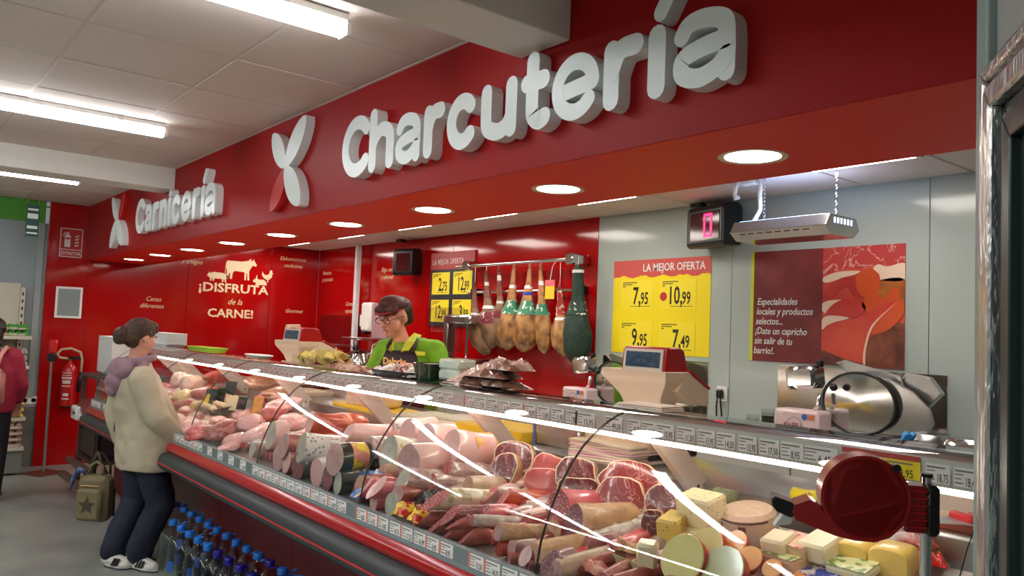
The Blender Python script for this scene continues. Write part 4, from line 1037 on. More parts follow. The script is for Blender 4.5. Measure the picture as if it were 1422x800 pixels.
log(655, 655, 58, 24, 'clear', 'lomo', 'wrinkled transparent-wrapped pork knuckle in front of the netted ham', up=.045, wob=.15, knot=True)
# ---- cooked hams
log(603, 640, 66, 46, 'ham', 'greypink', 'large square-cut cooked ham with greyish front face, centre', up=.06, squash=1.0, slant=.1)
log(655, 625, 52, 48, 'ham', 'pink', 'big smooth pink cooked ham with orange netted end', up=.07, rz=-.15, band=None)
log(612, 608, 40, 36, 'ham', 'pink', 'pale pink oval ham leaning in the back row, right of two', up=.11, slant=.2)
log(587, 600, 38, 36, 'ham', 'pink', 'pale pink oval ham leaning in the back row, left of two', up=.11, slant=.2)
log(560, 630, 36, 42, 'print', 'grey', 'grey-cut ham with printed cream label left of the square ham', up=.055)
log(531, 627, 38, 38, 'clear', 'greypink', 'wrapped grey-pink ham with red label right of the black mortadella', up=.05)
log(530, 603, 74, 26, 'ham', 'pink', 'long pale pink ham roll lying in the back row', up=.10, slant=.5)
log(505, 610, 40, 26, 'clear', 'greypink', 'grey-pink cut end in front of the long pale roll', up=.06)
log(558, 592, 30, 22, 'speck', 'mort', 'red and blue mottled sausage in the back row by the white board', up=.12)
log(472, 590, 64, 28, 'orange', 'pink', 'pink roast with bright orange crust in the back row', up=.10, wob=.15)
log(667, 622, 34, 38, 'netted', 'pink', 'orange netted round end of cooked ham right of the big smooth pink ham', up=.085, slant=.0)
# ---- mortadellas
LABY = mat('label_yellow_pink', (250, 220, 60), .35, rgb2=(236, 150, 130), scale=20, thr=(.5, .55), coat=.4)
log(500, 637, 66, 40, 'dark', 'greypink', 'black-cased mortadella with yellow printed label', up=.045, slant=.1, band=(0, 1, LABY))
packet(503, 659, 50, 12, mat('pack_black_yellow', (20, 24, 24), .2, rgb2=(240, 214, 30), scale=9, thr=(.56, .58), coat=.7), 'flat black and yellow pack under the black mortadella', up=.01)
log(450, 624, 48, 38, 'speck', 'grey', 'white-cased mortadella with red lettering marks and grey cut face', up=.045, slant=.1)
log(438, 657, 40, 36, 'speck', 'mort', 'white speckled ham roll at the price rail', up=.0)
log(410, 650, 38, 32, 'dark', 'salamid', 'knobbly black-green wrapped sausage left of the white speckled roll', up=.0, wob=.2)
log(455, 665, 34, 32, 'dark', 'salamid', 'round black wrapped sausage right of the white speckled roll', up=.002)
log(474, 671, 34, 30, 'dark', 'grey', 'round dark green wrapped sausage next to the brown loaf end', up=.0)
log(413, 622, 36, 34, 'brown', 'greypink', 'heart-shaped cut brown-pink cooked ham left of the white mortadella', up=.04, slant=.1, squash=1.1)
log(388, 604, 18, 36, 'ham', 'grey', 'thin oval ham slice standing upright at the kale garnish', up=.05)
log(362, 640, 50, 36, 'clear', 'greypink', 'grey-pink cling-wrapped roll with oval cut at the rail end of the charcuterie', up=.01, slant=.2)
log(390, 646, 22, 28, 'brown', 'mort', 'small pink headcheese end with dark spots at the rail', up=.005)
packet(360, 618, 44, 14, CLING, 'white foam packet of sliced meat in cling film at the rail', up=.02)
log(338, 630, 26, 18, 'clear', 'grey', 'grey wrapped sausage piece left of the cling-wrapped roll', up=.02)
# ---- fresh meat
raws = [(365, 606, 60, 30, 'pink', 'big pale pink pork loin at the front left of the sausages', .03), (330, 612, 44, 20, 'pink', 'pale pork fillet in front of the red steaks', .01),
 (310, 598, 56, 22, 'dark', 'pile of red steaks below the black canape tray', .03), (280, 602, 48, 22, 'red', 'red beef steaks at the rail beside the woman', .01), (268, 594, 34, 18, 'pink', 'pink chops at the woman\'s elbow', .03),
 (348, 588, 42, 22, 'pink', 'pink pork piece with kale behind it', .05), (405, 588, 46, 26, 'pink', 'pink chops behind the kale garnish', .06), (440, 590, 46, 26, 'pink', 'rolled pink pork cuts left of the orange-crusted roast', .06),
 (378, 575, 40, 22, 'red', 'red pork cutlets under the yellow price tag', .07), (425, 606, 40, 20, 'pink', 'pink pork cuts behind the white mortadella', .05), (460, 610, 44, 16, 'red', 'reddish marbled pork strips behind the black mortadella', .07),
 (395, 562, 50, 18, 'pink', 'wide pale pork joint in the back row', .09), (265, 533, 34, 26, 'chicken', 'pile of pale chicken pieces next to the woman\'s shoulder', .10), (250, 528, 30, 22, 'chicken', 'pale chicken piece half hidden by the woman', .11),
 (255, 552, 32, 20, 'yellow', 'yellow corn-fed chicken by the woman', .06), (285, 546, 40, 18, 'red', 'fresh red cutlets in the middle back', .08), (362, 565, 22, 34, 'red', 'red rib piece standing at the canape tray', .05),
 (275, 563, 26, 12, 'yellow', 'yellow marinated chicken pieces left of the black labels', .04), (320, 620, 34, 12, 'pink', 'pale flat pork slices at the front rail', .0),
 (302, 524, 40, 20, 'mince', 'pile of minced meat on the back shelf', .16), (368, 530, 56, 22, 'roast', 'brown roasted joint on the back shelf', .15), (390, 545, 60, 14, 'roast', 'long brown meat terrine below the roasted joint', .12)]
for px, py, w, h, mk, lab, up in raws: raw(px, py, w, h, mk, lab, up=up)
# behind the woman and further left: more of the same in view through the far panes
for i in range(26):
    x = -5.9-rg.random()*1.5; y = rg.uniform(1.75, 2.25)
    o = bpy.data.objects.new('raw_meat_cut', blob_mesh(rg.choice(['pink', 'red', 'chicken', 'dark']), rg.randint(0, 5))); COL.objects.link(o)
    o.location = (x, y, DZ(y)+.035); o.scale = (.22, .2, .12); o.rotation_euler = (SLOPE, 0, rg.uniform(0, 3)); tag(o, 'raw meat cut in the far left panes of the counter, behind the woman', 'raw meat', 'raw meat cuts behind the woman')
_x = -4.95
while _x > -5.95:
    for y in (1.72, 1.86, 2.02):
        o = bpy.data.objects.new('raw_meat_cut', blob_mesh(rg.choice(['pink', 'pink', 'red', 'chicken']), rg.randint(0, 5))); COL.objects.link(o)
        o.location = (_x+rg.uniform(-.02, .02), y, DZ(y)+.022); o.scale = (.17, .17, .075); o.rotation_euler = (SLOPE, 0, rg.uniform(0, 3)); tag(o, 'flat pork or beef cut in the bottom layer around the canape tray', 'raw meat', 'bottom layer of fresh meat cuts')
    _x -= .125
# bottom layer that the visible goods lie on
styles = [('ham', 'pink'), ('clear', 'greypink'), ('brown', 'salami'), ('purple', 'salamid'), ('white', 'salami'), ('cured', 'lomo'), ('clear', 'lomo'), ('red', 'salami')]
protos = []
for cs, ct in styles: protos.append(log(0, 0, 0, 0, cs, ct, 'sausage or ham piece packed in the bottom layer under the front goods', name='meat_log', group='bottom layer of sausages and hams', loc=(0, 0, -5), LR=(.25, .036), wob=.09))
used = set()
x = -1.45
while x > -5.0:
    for y in (1.750, 1.94, 2.13):
        i = rg.choice((2, 3, 3, 2, 7)) if y < 1.8 else rg.randrange(len(protos)); o = protos[i] if i not in used else dup(protos[i]); used.add(i)
        o.location = (x+rg.uniform(-.01, .01), y+(.03 if y < 1.8 else 0), DZ(y)+(.026 if y < 1.8 else .028)); o.rotation_euler = (SLOPE, 0, rg.uniform(-.45, .2)); o.scale = ((.8, .75, .7) if y < 1.8 else (1, .9, 1))
    x -= .082
for i, p_ in enumerate(protos):
    if i not in used: 
        for c in list(p_.children): bpy.data.objects.remove(c)
        bpy.data.objects.remove(p_)
# ---- canape tray, labels, garnish, tags
p, k = on_deck(303, 574, .03); S = k/FPX
tcan = tray(p.x, p.y, p.z+.02, 100*S, .22, 'black tray of stuffed mushrooms and canapes in the fresh meat section', h=.045); tcan.rotation_euler = (SLOPE, 0, -.15)
BALL = MB().m(mat('croquette', (236, 206, 164), .5, noise_amt=.08)).ell((0, 0, 0), (.026, .026, .02), 10, 8).mesh('ball')
for i in range(30):
    u, v = (i % 10)/9-.5, (i//10)/2-.5
    o = bpy.data.objects.new('croquette', BALL); COL.objects.link(o); BALL.polygons.foreach_set('use_smooth', [True]*len(BALL.polygons))
    o.location = (p.x+u*80*S+rg.uniform(-.01, .01), p.y+v*.15-u*.05, DZ(p.y+v*.15)+.088+rg.uniform(0, .012)); tag(o, 'pale breaded croquette on the black canape tray', 'food', 'croquettes on the canape tray')
for i, (px, py, w, h, mm, lab) in enumerate(((292, 554, 16, 22, BLACK, 'black price card with white writing, left one above the canape tray'), (306, 552, 12, 20, BLACK, 'black price card next to the yellow strip above the canape tray'), (320, 540, 14, 16, BLACK, 'black round price card in front of the minced meat'),
      (336, 560, 12, 14, BLACK, 'black price card propped on the cream box'), (328, 560, 26, 16, mat('card_cream', (240, 224, 180), .5), 'cream food box among the canapes'), (287, 556, 5, 14, YELP, 'narrow yellow card between the black price cards'),
      (370, 541, 9, 13, YELP, 'yellow price tag with red top on a white clip'), (357, 566, 12, 24, mat('orange_slices', (244, 160, 60), .4, noise_amt=.2, scale=30), 'orange garnish at the right end of the canape tray'))):
    q, k2 = on_deck(px, py, .12); S2 = k2/FPX
    o = MB().m(mm).rbox((-w*S2*.65, -.003, -h*S2*.65), (w*S2*.65, .003, h*S2*.65), .001).build('price_card', None, loc=q, rot=(-.3, 0, .5)); tag(o, lab, 'card')
KALE = mat('kale', (104, 130, 50), .5, rgb2=(150, 160, 80), scale=30)
for px, py, lab in ((385, 575, 'green kale garnish in the middle of the pink chops'), (427, 600, 'green kale garnish between chops and white mortadella'), (370, 592, 'olive kale garnish on the big pork loin')):
    q, k2 = on_deck(px, py, .09); mb = MB().m(KALE)
    for i in range(40):
        a, r_ = rg.uniform(0, 6.28), rg.uniform(0, .04); c = Vector((math.cos(a)*r_, math.sin(a)*r_, rg.uniform(0, .02))); M_ = Euler((rg.uniform(0, 3), rg.uniform(0, 3), a)).to_matrix()
        mb.add([c+M_ @ Vector(v) for v in ((-.008, 0, 0), (0, -.006, .004), (.009, 0, 0), (0, .007, .003))], [(0, 1, 2, 3)])
    o = mb.build('kale_garnish', None, loc=q); tag(o, lab, 'garnish', kind='stuff')
# ================================================================= things on the back wall
def wallbox(name, x0, x1, z0, z1, m1, parent, d0=0, d1=.004, bevel=0):
    return MB().m(m1).box((x0, YB-d1, z0), (x1, YB-d0, z1)).build(name, parent, bevel=bevel)
def card(parent, x0, x1, z0, z1, d, whole, cents, dot=None, lines=2):
    o = wallbox('price_card', x0, x1, z0, z1, mat('card_yellow', (252, 232, 50), .4), parent, d, d+.002, 0)
    W_, H_ = x1-x0, z1-z0
    yy = YB-d-.0025
    text(whole+',', H_*.84, INK, (x0+W_*(.38 if len(whole) == 1 else .22), yy, z0+H_*.17), parent=o, depth=.0003, bold=.003, sx=.62)
    text(cents, H_*.58, INK, (x0+W_*.62, yy, z0+H_*.17), parent=o, depth=.0003, bold=.002, sx=.62)
    for k in range(3): wallbox('fine_print', x0+W_*.06, x0+W_*(.5 if k == 0 else (.36 if k == 1 else .14)), z1-H_*(.10+.07*k), z1-H_*(.065+.07*k), mat('print_brown2', (110, 96, 30), .6), o, d+.002, d+.0025)
    wallbox('fine_print', x0+W_*.3, x0+W_*.92, z0+H_*.08, z0+H_*.10, mat('print_brown2', (110, 96, 30), .6), o, d+.002, d+.0025)
    if dot:
        b = MB().m(mat('print_red', (196, 50, 48), .5)).lathe([(0, 0), (H_*.15, 0), (H_*.15, .0006), (0, .0006)], 24, mtx=Matrix.Rotation(PI/2, 4, 'X')).build('round_sticker', o, loc=(x0+W_*.1, yy, z0+H_*.42))
T = thing('offer_poster', 'yellow offer poster with red wavy header reading LA MEJOR OFERTA on the grey wall', 'poster', (0, 0, 0))
x0, x1, z0, z1 = -4.362, -3.432, 1.478, 2.190
wallbox('sheet', x0, x1, z0, z1, YELP, T)
N = 60; pts = [(x0, z1), (x1, z1)]+[(x1+(x0-x1)*i/N, 2.062+.012*noise.noise(Vector((i*.35, 0, 5)))+.008*math.sin(i*.5)) for i in range(N+1)]
MB().m(mat('header_red', (214, 84, 78), .45)).prism(pts, .0012, (0, YB-.004, 0), ((1,0,0),(0,0,1),(0,-1,0))).build('header', T)
text('LA MEJOR OFERTA', .082, SIGNW, (x0+.30, YB-.0055, 2.100), parent=T, bold=.0012, sx=.85)
for cx, cz, a, b, dot in ((-4.28, 1.815, '7', '95', 0), (-3.885, 1.815, '10', '99', 1), (-4.28, 1.50, '9', '95', 0), (-3.885, 1.50, '7', '49', 0)):
    card(T, cx, cx+.33, cz, cz+.20+.02, .004, a, b, dot)
T = thing('offer_board', 'black offer board with four yellow price cards and dull red header, left of the hams', 'poster', (0, 0, 0))
x0, x1 = -6.965, -6.20
wallbox('board', x0, x1, 1.632, 2.207, mat('board_black', (42, 44, 52), .4), T, 0, .02, .001)
wallbox('header', x0, x1, 2.209, 2.385, mat('header_dull_red', (176, 62, 64), .4), T, 0, .02, .001)
text('LA MEJOR OFERTA', .078, mat('print_pale', (226, 206, 204), .5), (x0+.03, YB-.0215, 2.262), parent=T, bold=.0006, sx=.86)
for cx, cz, a, b in ((-6.925, 1.955, '2', '75'), (-6.545, 1.955, '12', '99'), (-6.925, 1.675, '12', '99'), (-6.545, 1.675, '3', '99')):
    card(T, cx, cx+.315, cz, cz+.225, .02, a, b)
# ---- ham poster
T = thing('ham_poster', 'large poster with cured ham slices and handwriting on dark red, right of the yellow poster', 'poster', (0, 0, 0))
x0, xm, x1, z0, z1 = -3.105, -2.592, -2.090, 1.476, 2.197
wallbox('edge_strip', x0, x0+.022, z0, z1, mat('lime_strip', (206, 220, 30), .45), T, 0, .005)
wallbox('dark_half', x0+.022, xm, z0, z1, mat('poster_wine', (112, 32, 36), .4, rgb2=(134, 44, 46), scale=5), T, 0, .005)
wallbox('photo_half', xm, x1, z0, z1, mat('poster_meat', (204, 62, 48), .35, rgb2=(224, 92, 70), scale=5), T, 0, .005)
def wsh(pts, m1, d, nm='printed_shape'):
    pts = [(xm+(x1-xm)*u, z0+(z1-z0)*v) for u, v in pts]
    # smooth closed outline
    P = [Vector(p) for p in pts]; Q = []; n = len(P)
    for i in range(n):
        p0, p1, p2, p3 = P[i-1], P[i], P[(i+1) % n], P[(i+2) % n]
        for k in range(4):
            t = k/4; Q.append(.5*((2*p1)+(-p0+p2)*t+(2*p0-5*p1+4*p2-p3)*t*t+(-p0+3*p1-3*p2+p3)*t**3))
    Q = [(min(max(q.x, xm), x1), min(max(q.y, z0), z1)) for q in Q]
    MB().m(m1).prism(Q, .0006, (0, YB-.005-d*.0005, 0), ((1,0,0),(0,0,1),(0,-1,0))).build(nm, T)
PM = mat('poster_meat2', (186, 44, 40), .35, rgb2=(214, 78, 60), scale=6); PO = mat('poster_orange', (216, 84, 36), .35); PF = mat('poster_fat', (244, 214, 190), .4); PW = mat('poster_wood', (196, 112, 44), .4, rgb2=(150, 78, 40), scale=8); PD = mat('poster_shadow', (92, 40, 28), .4, rgb2=(150, 80, 50), scale=9)
wsh([(.0, .78), (.3, .82), (.55, .80), (.7, .84), (1, .82), (1, 1.0), (.0, 1.0)], mat('poster_marble', (196, 66, 64), .35, rgb2=(236, 180, 164), kind='veins', scale=5, thr=(0, .02)), 1)
wsh([(.0, .74), (.2, .79), (.5, .79), (.66, .76), (.3, .74), (.05, .70)], PF, 2)
wsh([(.68, .84), (.8, .82), (1, .84), (1, .71), (.72, .71), (.62, .78)], PF, 3)
wsh([(.72, .71), (1, .71), (1, .52), (.8, .5), (.66, .62)], PW, 3)
wsh([(.0, .60), (.18, .72), (.4, .76), (.56, .8), (.7, .76), (.7, .64), (.58, .56), (.4, .58), (.3, .66), (.1, .56)], PM, 4)
wsh([(.45, .62), (.43, .74), (.52, .81), (.64, .80), (.71, .72), (.68, .60), (.56, .57)], PO, 5)
wsh([(.0, .46), (.1, .44), (.3, .54), (.12, .55), (.0, .52)], PF, 5)
wsh([(.05, .44), (.2, .54), (.45, .56), (.55, .48), (.4, .40), (.15, .40)], mat('poster_meat3', (206, 58, 52), .35), 6)
wsh([(.5, .5), (.62, .62), (.76, .56), (.86, .64), (.94, .62), (.9, .5), (.72, .42)], PO, 6)
wsh([(.0, .30), (.15, .36), (.35, .40), (.1, .42), (.0, .38)], PF, 7)
wsh([(.55, .0), (.58, .2), (.7, .28), (1, .36), (1, .0)], PD, 7)
wsh([(.0, .14), (.02, .3), (.2, .37), (.5, .40), (.68, .50), (.92, .53), (.75, .38), (.62, .30), (.56, .12), (.5, .03), (.2, .06)], mat('poster_meat4', (212, 60, 46), .35, rgb2=(222, 84, 60), scale=3), 9)
wsh([(.6, .28), (.8, .30), (.98, .42), (1, .52), (.92, .53), (.75, .4)], PO, 10)
wsh([(.0, .0), (.0, .12), (.25, .07), (.5, .03), (.5, .0)], PD, 10)
wsh([(.555, .02), (.56, .14), (.62, .30), (.72, .40), (.92, .535), (.70, .40), (.60, .31), (.535, .14), (.53, .03)], PF, 11)
for k, (w_, sc_) in enumerate((('Especialidades', 1), ('locales y productos', 1), ('selectos...', 1), ('¡Date un capricho', 1), ('sin salir de tu', 1), ('barrio!.', 1))):
    text(w_, .064, SIGNW, (x0+.050-.004*k, YB-.0058, 1.845-.064*k), parent=T, shear=.22, sx=.80, bold=.0006)
# ---- steel splash plates and socket
for k, (a, b, c, d, lab) in enumerate(((-2.89, -1.857, 1.0, 1.458, 'polished steel splash plate behind the right slicer'), (-4.45, -3.436, 1.0, 1.446, 'polished steel splash plate behind the big scale, under the yellow poster'))):
    o = MB().m(mat('mirror_steel', (190, 186, 180), .13, metal=1, bump=.12, bscale=5)).box((a, YB-.006, c), (b, YB-.0005, d)).build('splash_plate', None, bevel=.001); tag(o, lab, 'panel')
T = thing('wall_socket', 'white wall socket with two black plugs below the ham poster', 'socket', (-3.315, YB, 1.235))
MB().m(PAPERW).rbox((-.04, -.012, -.05), (.045, 0, .05), .004).build('plate', T, smooth='auto')
for dx, dz in ((-.002, -.0),): MB().m(BLACK).rbox((-.022, -.05, -.03), (.022, -.012, .03), .008).build('plug', T, smooth='auto')
for dx in (-.018, .018): MB().m(BLACK).tube([(dx*.6, -.04, -.02), (dx, -.04, -.08), (dx*1.2, -.03, -.16), (dx*1.3, -.02, -.28)], .006, 8).build('cord', T, smooth=True)
# ---- back worktop
bc = thing('back_worktop', 'steel worktop with white cabinets running along the back wall', 'worktop', (0, 0, 0))
MB().m(STEEL).box((-8.3, 3.98, .96), (-.75, YB-.007, 1.0)).build('top', bc, bevel=.003)
for i in range(9):
    xa = -8.28+i*.835
    MB().m(WHITE).box((xa, 4.02, .1), (xa+.825, 4.58, .958)).build('cabinet', bc, bevel=.002)
MB().m(BLACK).box((-8.27, 4.12, 0), (-.8, 4.55, .1)).build('plinth', bc)
# ---- slicers
def slicer(x, z, label, s=1.0, words=True):
    t = thing('meat_slicer', label, 'slicer', (x, 4.22, 1.0))
    t.scale = (s, s, s)
    MB().m(STEELP).rbox((-.02, -.14, .03), (.62, .16, .13), .02).build('base', t, smooth='auto')
    for a in (.03, .57):
        for b in (-.1, .12): MB().m(BLACK).cyl((a, b, 0), (a, b, .035), .02, 10).build('foot', t, smooth='auto')
    cb_ = MB().m(mat('slicer_face', (232, 204, 206), .3)).rbox((.0, -.20, .035), (.27, -.05, .235), .015).build('control_box', t, smooth='auto')
    text('KAFELI', .040, mat('print_maroon', (150, 60, 70), .5), (.065, -.2015, .135), parent=cb_, sx=.9, bold=.0006)
    M90 = Matrix.Rotation(PI/2, 4, 'X')
    MB().m(mat('print_grey', (120, 122, 120), .6)).lathe([(.045, 0), (.048, 0), (.048, .0006), (.045, .0006), (.045, 0)], 28, mtx=M90).build('round_emblem', cb_, loc=(.13, -.2002, .147))
    MB().m(mat('sticker_blue', (50, 110, 190), .4)).lathe([(0, 0), (.018, 0), (.018, .0008), (0, .0008)], 16, mtx=M90).build('blue_sticker', cb_, loc=(.19, -.2002, .20))
    MB().m(mat('sticker_orange', (214, 130, 90), .4)).box((.205, -.2012, .185), (.25, -.2002, .215)).build('orange_sticker', cb_)
    MB().m(PAPERW).box((.02, -.2012, .205), (.055, -.2002, .22)).build('white_label', cb_)
    MB().m(CHROME).lathe([(0, -.03), (.014, -.028), (.016, 0), (0, 0)], 16, mtx=Matrix.Rotation(-PI/2, 4, 'X').inverted()).build('switch', cb_, loc=(.225, -.23, .06), smooth='auto')
    # blade and ring guard, tilted
    R_ = Matrix.Rotation(.18, 4, 'Y') @ M90
    MB().m(STEELP).lathe([(0, -.015), (.10, -.018), (.17, -.006), (.172, 0), (0, .004)], 40, mtx=M90).build('blade_cover', t, loc=(.40, -.03, .29), smooth='auto').scale = (1.15, 1, .92)
    MB().m(mat('ring_dark', (70, 72, 74), .3, metal=.7)).lathe([(.172, -.01), (.18, -.012), (.186, 0), (.18, .012), (.172, .01), (.172, -.01)], 40, mtx=M90).build('blade_ring', t, loc=(.40, -.03, .29), smooth='auto').scale = (1.15, 1, .92)
    # thickness plate: long leaf shaped plate to the right
    pl_ = [(.28, .42), (.40, .455), (.55, .435), (.68, .37), (.76, .29), (.78, .22), (.74, .15), (.45, .13), (.30, .2)]
    MB().m(mat('slicer_plate', (186, 188, 188), .16, metal=.9)).prism(pl_, .02, (0, .0, 0), ((1,0,0),(0,0,1),(0,1,0))).build('thickness_plate', t, bevel=.004)
    MB().m(STEEL).prism([(.22, .50), (.28, .52), (.58, .45), (.60, .40), (.30, .44)], .015, (0, .06, 0), ((1,0,0),(0,0,1),(0,1,0))).build('carriage_tray', t, bevel=.003)
    MB().m(STEEL).prism([(.55, .40), (.60, .47), (.72, .45), (.78, .37), (.70, .28)], .05, (0, .09, 0), ((1,0,0),(0,0,1),(0,1,0))).build('meat_pusher', t, bevel=.006)
    # sharpener box at upper left
    MB().m(STEELP).rbox((.06, -.12, .33), (.24, .02, .46), .02, mtx=Matrix.Translation((0, 0, 0)) @ Matrix.Rotation(-.12, 4, 'Y')).build('sharpener_box', t, smooth='auto')
    MB().m(BLACK).lathe([(0, 0), (.02, 0), (.024, .02), (.02, .035), (0, .036)], 14).build('knob', t, loc=(.19, -.05, .475), smooth='auto')
    MB().m(BLACK).ell((.30, -.1, .37), (.022, .022, .022), 12, 8).build('knob', t, smooth=True)
    MB().m(CHROME).tube([(.22, -.1, .33), (.22, -.11, .27), (.2, -.12, .235)], .012, 10).build('lever', t, smooth=True)
    # motor housing and handle on the right
    MB().m(STEEL).rbox((.66, -.10, .04), (.86, .1, .17), .03).build('motor_housing', t, smooth='auto')
    MB().m(BLACK).cyl((.66, -.24, .11), (.78, -.26, .09), .038, 16, .03).build('handle', t, smooth='auto')
    return t
a_ = at(1075, 590, y=4.05)
s1 = slicer(-2.55, .95, 'large steel meat slicer on the back worktop, under the ham poster', 1.0)
a_ = at(780, 550, y=4.05)
s2 = slicer(-4.32, .95, 'steel meat slicer partly hidden behind the big counter scale, before the red wall', .92)
# small things by the right slicer
a_ = at(1190, 595, y=4.0)
t = thing('glove_box', 'flat white and blue glove box with a blue glove sticking out', 'box', (a_.x-.02, 3.90, 1.0))
t.location = (a_.x-.02, 4.08, 1.0)
for q in (-.20, .03):
    b = MB().m(mat('box_pale_blue', (214, 220, 230), .4)).rbox((q, -.05, .03), (q+.225, .06, .115), .004).build('carton', t, smooth='auto')
    for zz in (.05, .085): MB().m(mat('print_blue', (130, 160, 210), .5)).box((q+.02, -.0508, zz), (q+.2, -.0501, zz+.015)).build('printed_band', b)
MB().m(mat('box_pale_blue', (214, 220, 230), .4)).rbox((-.21, -.06, 0), (.27, .07, .029), .004).build('lower_box', t, smooth='auto')
g = MB()
for k in range(5): g.cap((.22, 0, .12), (.25+.02*math.cos(k*1.5), .02*math.sin(k*1.5), .17), .022, .014)
link('glove', organic(g, mat('glove_blue', (60, 150, 226), .4), .005, 2, disp=.005, dscale=70), t, True)
a_ = at(1215, 610, y=4.0)
for k, (dx, lab) in enumerate(((-.57, 'clear plastic cups stacked leftmost beside the slicer control box'), (-.50, 'clear plastic cups in the middle stack beside the slicer control box'), (-.43, 'tallest stack of clear plastic cups touching the slicer control box'))):
    xx = s1.location.x-.30+.1*k
    t = thing('cup_stack', lab, 'cup', (xx, 4.12, 1.0), group='clear cup stacks')
    for q in range(4+2*k): MB().m(glass('cup_clear', (.93, .95, .94), 1)).lathe([(.030, 0), (.038, .06), (.040, .06), (.032, 0)], 16).build('cup', t, smooth='auto', loc=(0, 0, .022*q))
a_ = at(1290, 600, y=4.1)
t = thing('steel_kettle', 'squat steel pot with black knob at the right end of the steel plate', 'pot', (-1.6, 4.2, 1.0))
MB().m(STEELP).rbox((-.1, -.08, 0), (.16, .1, .17), .03).build('body', t, smooth='auto')
MB().m(BLACK).cyl((-.12, -.09, .05), (-.18, -.10, .05), .04, 16).build('knob', t, smooth='auto')
# yellow spoon-like lid
a_ = at(1212, 603, y=3.9)
o = MB().m(mat('lid_yellow', (236, 214, 30), .4)).lathe([(0, 0), (.05, .0), (.07, .01), (.066, .014), (0, .008)], 24).build('yellow_lid', None, smooth='auto', loc=(a_.x+.12, 4.03, 1.0)); tag(o, 'shallow yellow plastic lid in front of the glove boxes', 'lid')
# ---- ticket number displays
def number_display(x, z, w, label, digit=None, lit=True, rz=0, y=None):
    t = thing('number_display', label, 'display', (x, (y or YB)-.11, z), rz=rz)
    pr = [(-.10, -.13), (-.10, .10), (-.08, .135), (.04, .145), (.07, .12), (.08, -.10), (.06, -.14), (-.08, -.15)]
    MB().m(BLACK).prism([(p[0], p[1]) for p in pr], w, (-w/2, 0, 0), ((0,1,0),(0,0,1),(1,0,0))).build('housing', t, bevel=.012)
    MB().m(mat('display_window', (70, 8, 16), .1)).box((-w/2+.05, -.104, -.105), (w/2-.03, -.1005, .085)).build('window', t)
    if digit:
        G = emit('led_red', (255, 16, 60), 5, base=(120, 0, 20)); mb = MB().m(G)
        a, b, c, d, q = .0, .085, -.085, .072, .016
        for seg in (((a, d-q), (b, d)), ((a, c), (b, c+q)), ((a, c), (a+q, d)), ((b-q, c), (b, d))): mb.box((seg[0][0]+.005, -.107, seg[0][1]), (seg[1][0]+.005, -.1055, seg[1][1]))
        mb.build('lit_digit', t)
    MB().m(BLACK).cyl((0, .06, 0), (0, .11, 0), .02, 10).build('wall_mount', t)
    return t
number_display(-3.31, 2.375, .38, 'black ticket number display showing a red 0 on the grey wall', digit='0', rz=-.25, y=YB-.02)
number_display(-7.24, 2.30, .26, 'small black ticket number display on the red wall above the offer board', rz=.35, y=YB-.02)
a_ = at(975, 286, y=4.5)
o = MB().m(BLACK).rbox((-.05, -.03, -.03), (.05, .03, 0), .004).build('power_adapter', None, smooth='auto', loc=(-3.50, 4.52, ZV-.0)); tag(o, 'small black power adapter under the ceiling beside the number display', 'adapter')
MB().m(BLACK).tube([(.04, .01, -.03), (.045, .02, -.10), (.03, .03, -.16), (.045, .04, -.22), (.06, .04, -.26)], .005, 6).build('cord', o, smooth=True)
MB().m(BLACK).tube([(.025, .03, -.132), (.045, .04, -.217)], .012, 6).build('cord_tie', o, smooth=True)
tag(MB().m(BLACK).rbox((-.05, -.04, -.03), (.05, .04, 0), .006).build('power_adapter', None, smooth='auto', loc=(-7.45, 4.50, ZV)), 'small black box under the ceiling above the small number display', 'adapter')
# ---- hanging insect lamp
LY = 4.05
pl = at(1037, 318, y=LY); pr_ = at(1172, 312, y=LY)
t = thing('insect_lamp', 'polished steel insect lamp hanging on two chains below the ceiling', 'lamp', ((pl.x+pr_.x)/2, LY, (pl.z+pr_.z)/2-.02), rz=-.03)
hw = (pr_.x-pl.x)/2
sec = [(-.13, .055), (-.17, -.01), (-.11, -.055), (.11, -.055), (.17, -.01), (.13, .055)]
MB().m(mat('lamp_steel', (196, 190, 186), .2, metal=1)).prism(sec, 2*hw, (-hw, 0, 0), ((0,1,0),(0,0,1),(1,0,0))).build('housing', t, bevel=.003)
MB().m(emit('uv_glow', (150, 190, 255), 2.2)).box((-hw+.03, -.12, .0555), (hw-.03, .12, .058)).build('uv_tubes', t)
sl = MB().m(mat('slot_dark', (70, 30, 30), .5))
for k in range(8):
    xx = -hw*.8+k*hw*.19
    o = MB().m(mat('slot_dark', (70, 30, 30), .5)).box((xx, -.1675, -.026), (xx+hw*.12, -.163, -.014), mtx=Matrix.Translation((0, .012, 0)) @ Matrix.Rotation(0, 4, 'X')).build('vent_slot', t)
for k in range(6):
    MB().m(emit('uv_slot', (120, 190, 255), 1.2)).box((hw-.001, -.09+.033*k, .01), (hw+.0015, -.075+.033*k, .04)).build('end_slot', t)
def chain(x0_, z0_, z1_, label):
    c = thing('lamp_chain', label, 'chain', (x0_, LY, z0_)); n = int((z1_-z0_)/.022)
    ring = [(0.007*math.cos(a), 0, .015*math.sin(a)) for a in [2*PI*i/8 for i in range(9)]]
    me = MB().m(CHROME).tube(ring, .0022, 5, caps=False).mesh('link')
    for k in range(n):
        o = bpy.data.objects.new('chain_link', me); COL.objects.link(o); o.parent = c; o.location = (0, 0, .011+.022*k); o.rotation_euler = (0, 0, (k % 2)*PI/2)
chain(t.location.x-hw*.62, t.location.z+.055, ZV, 'left thin steel chain holding the insect lamp')
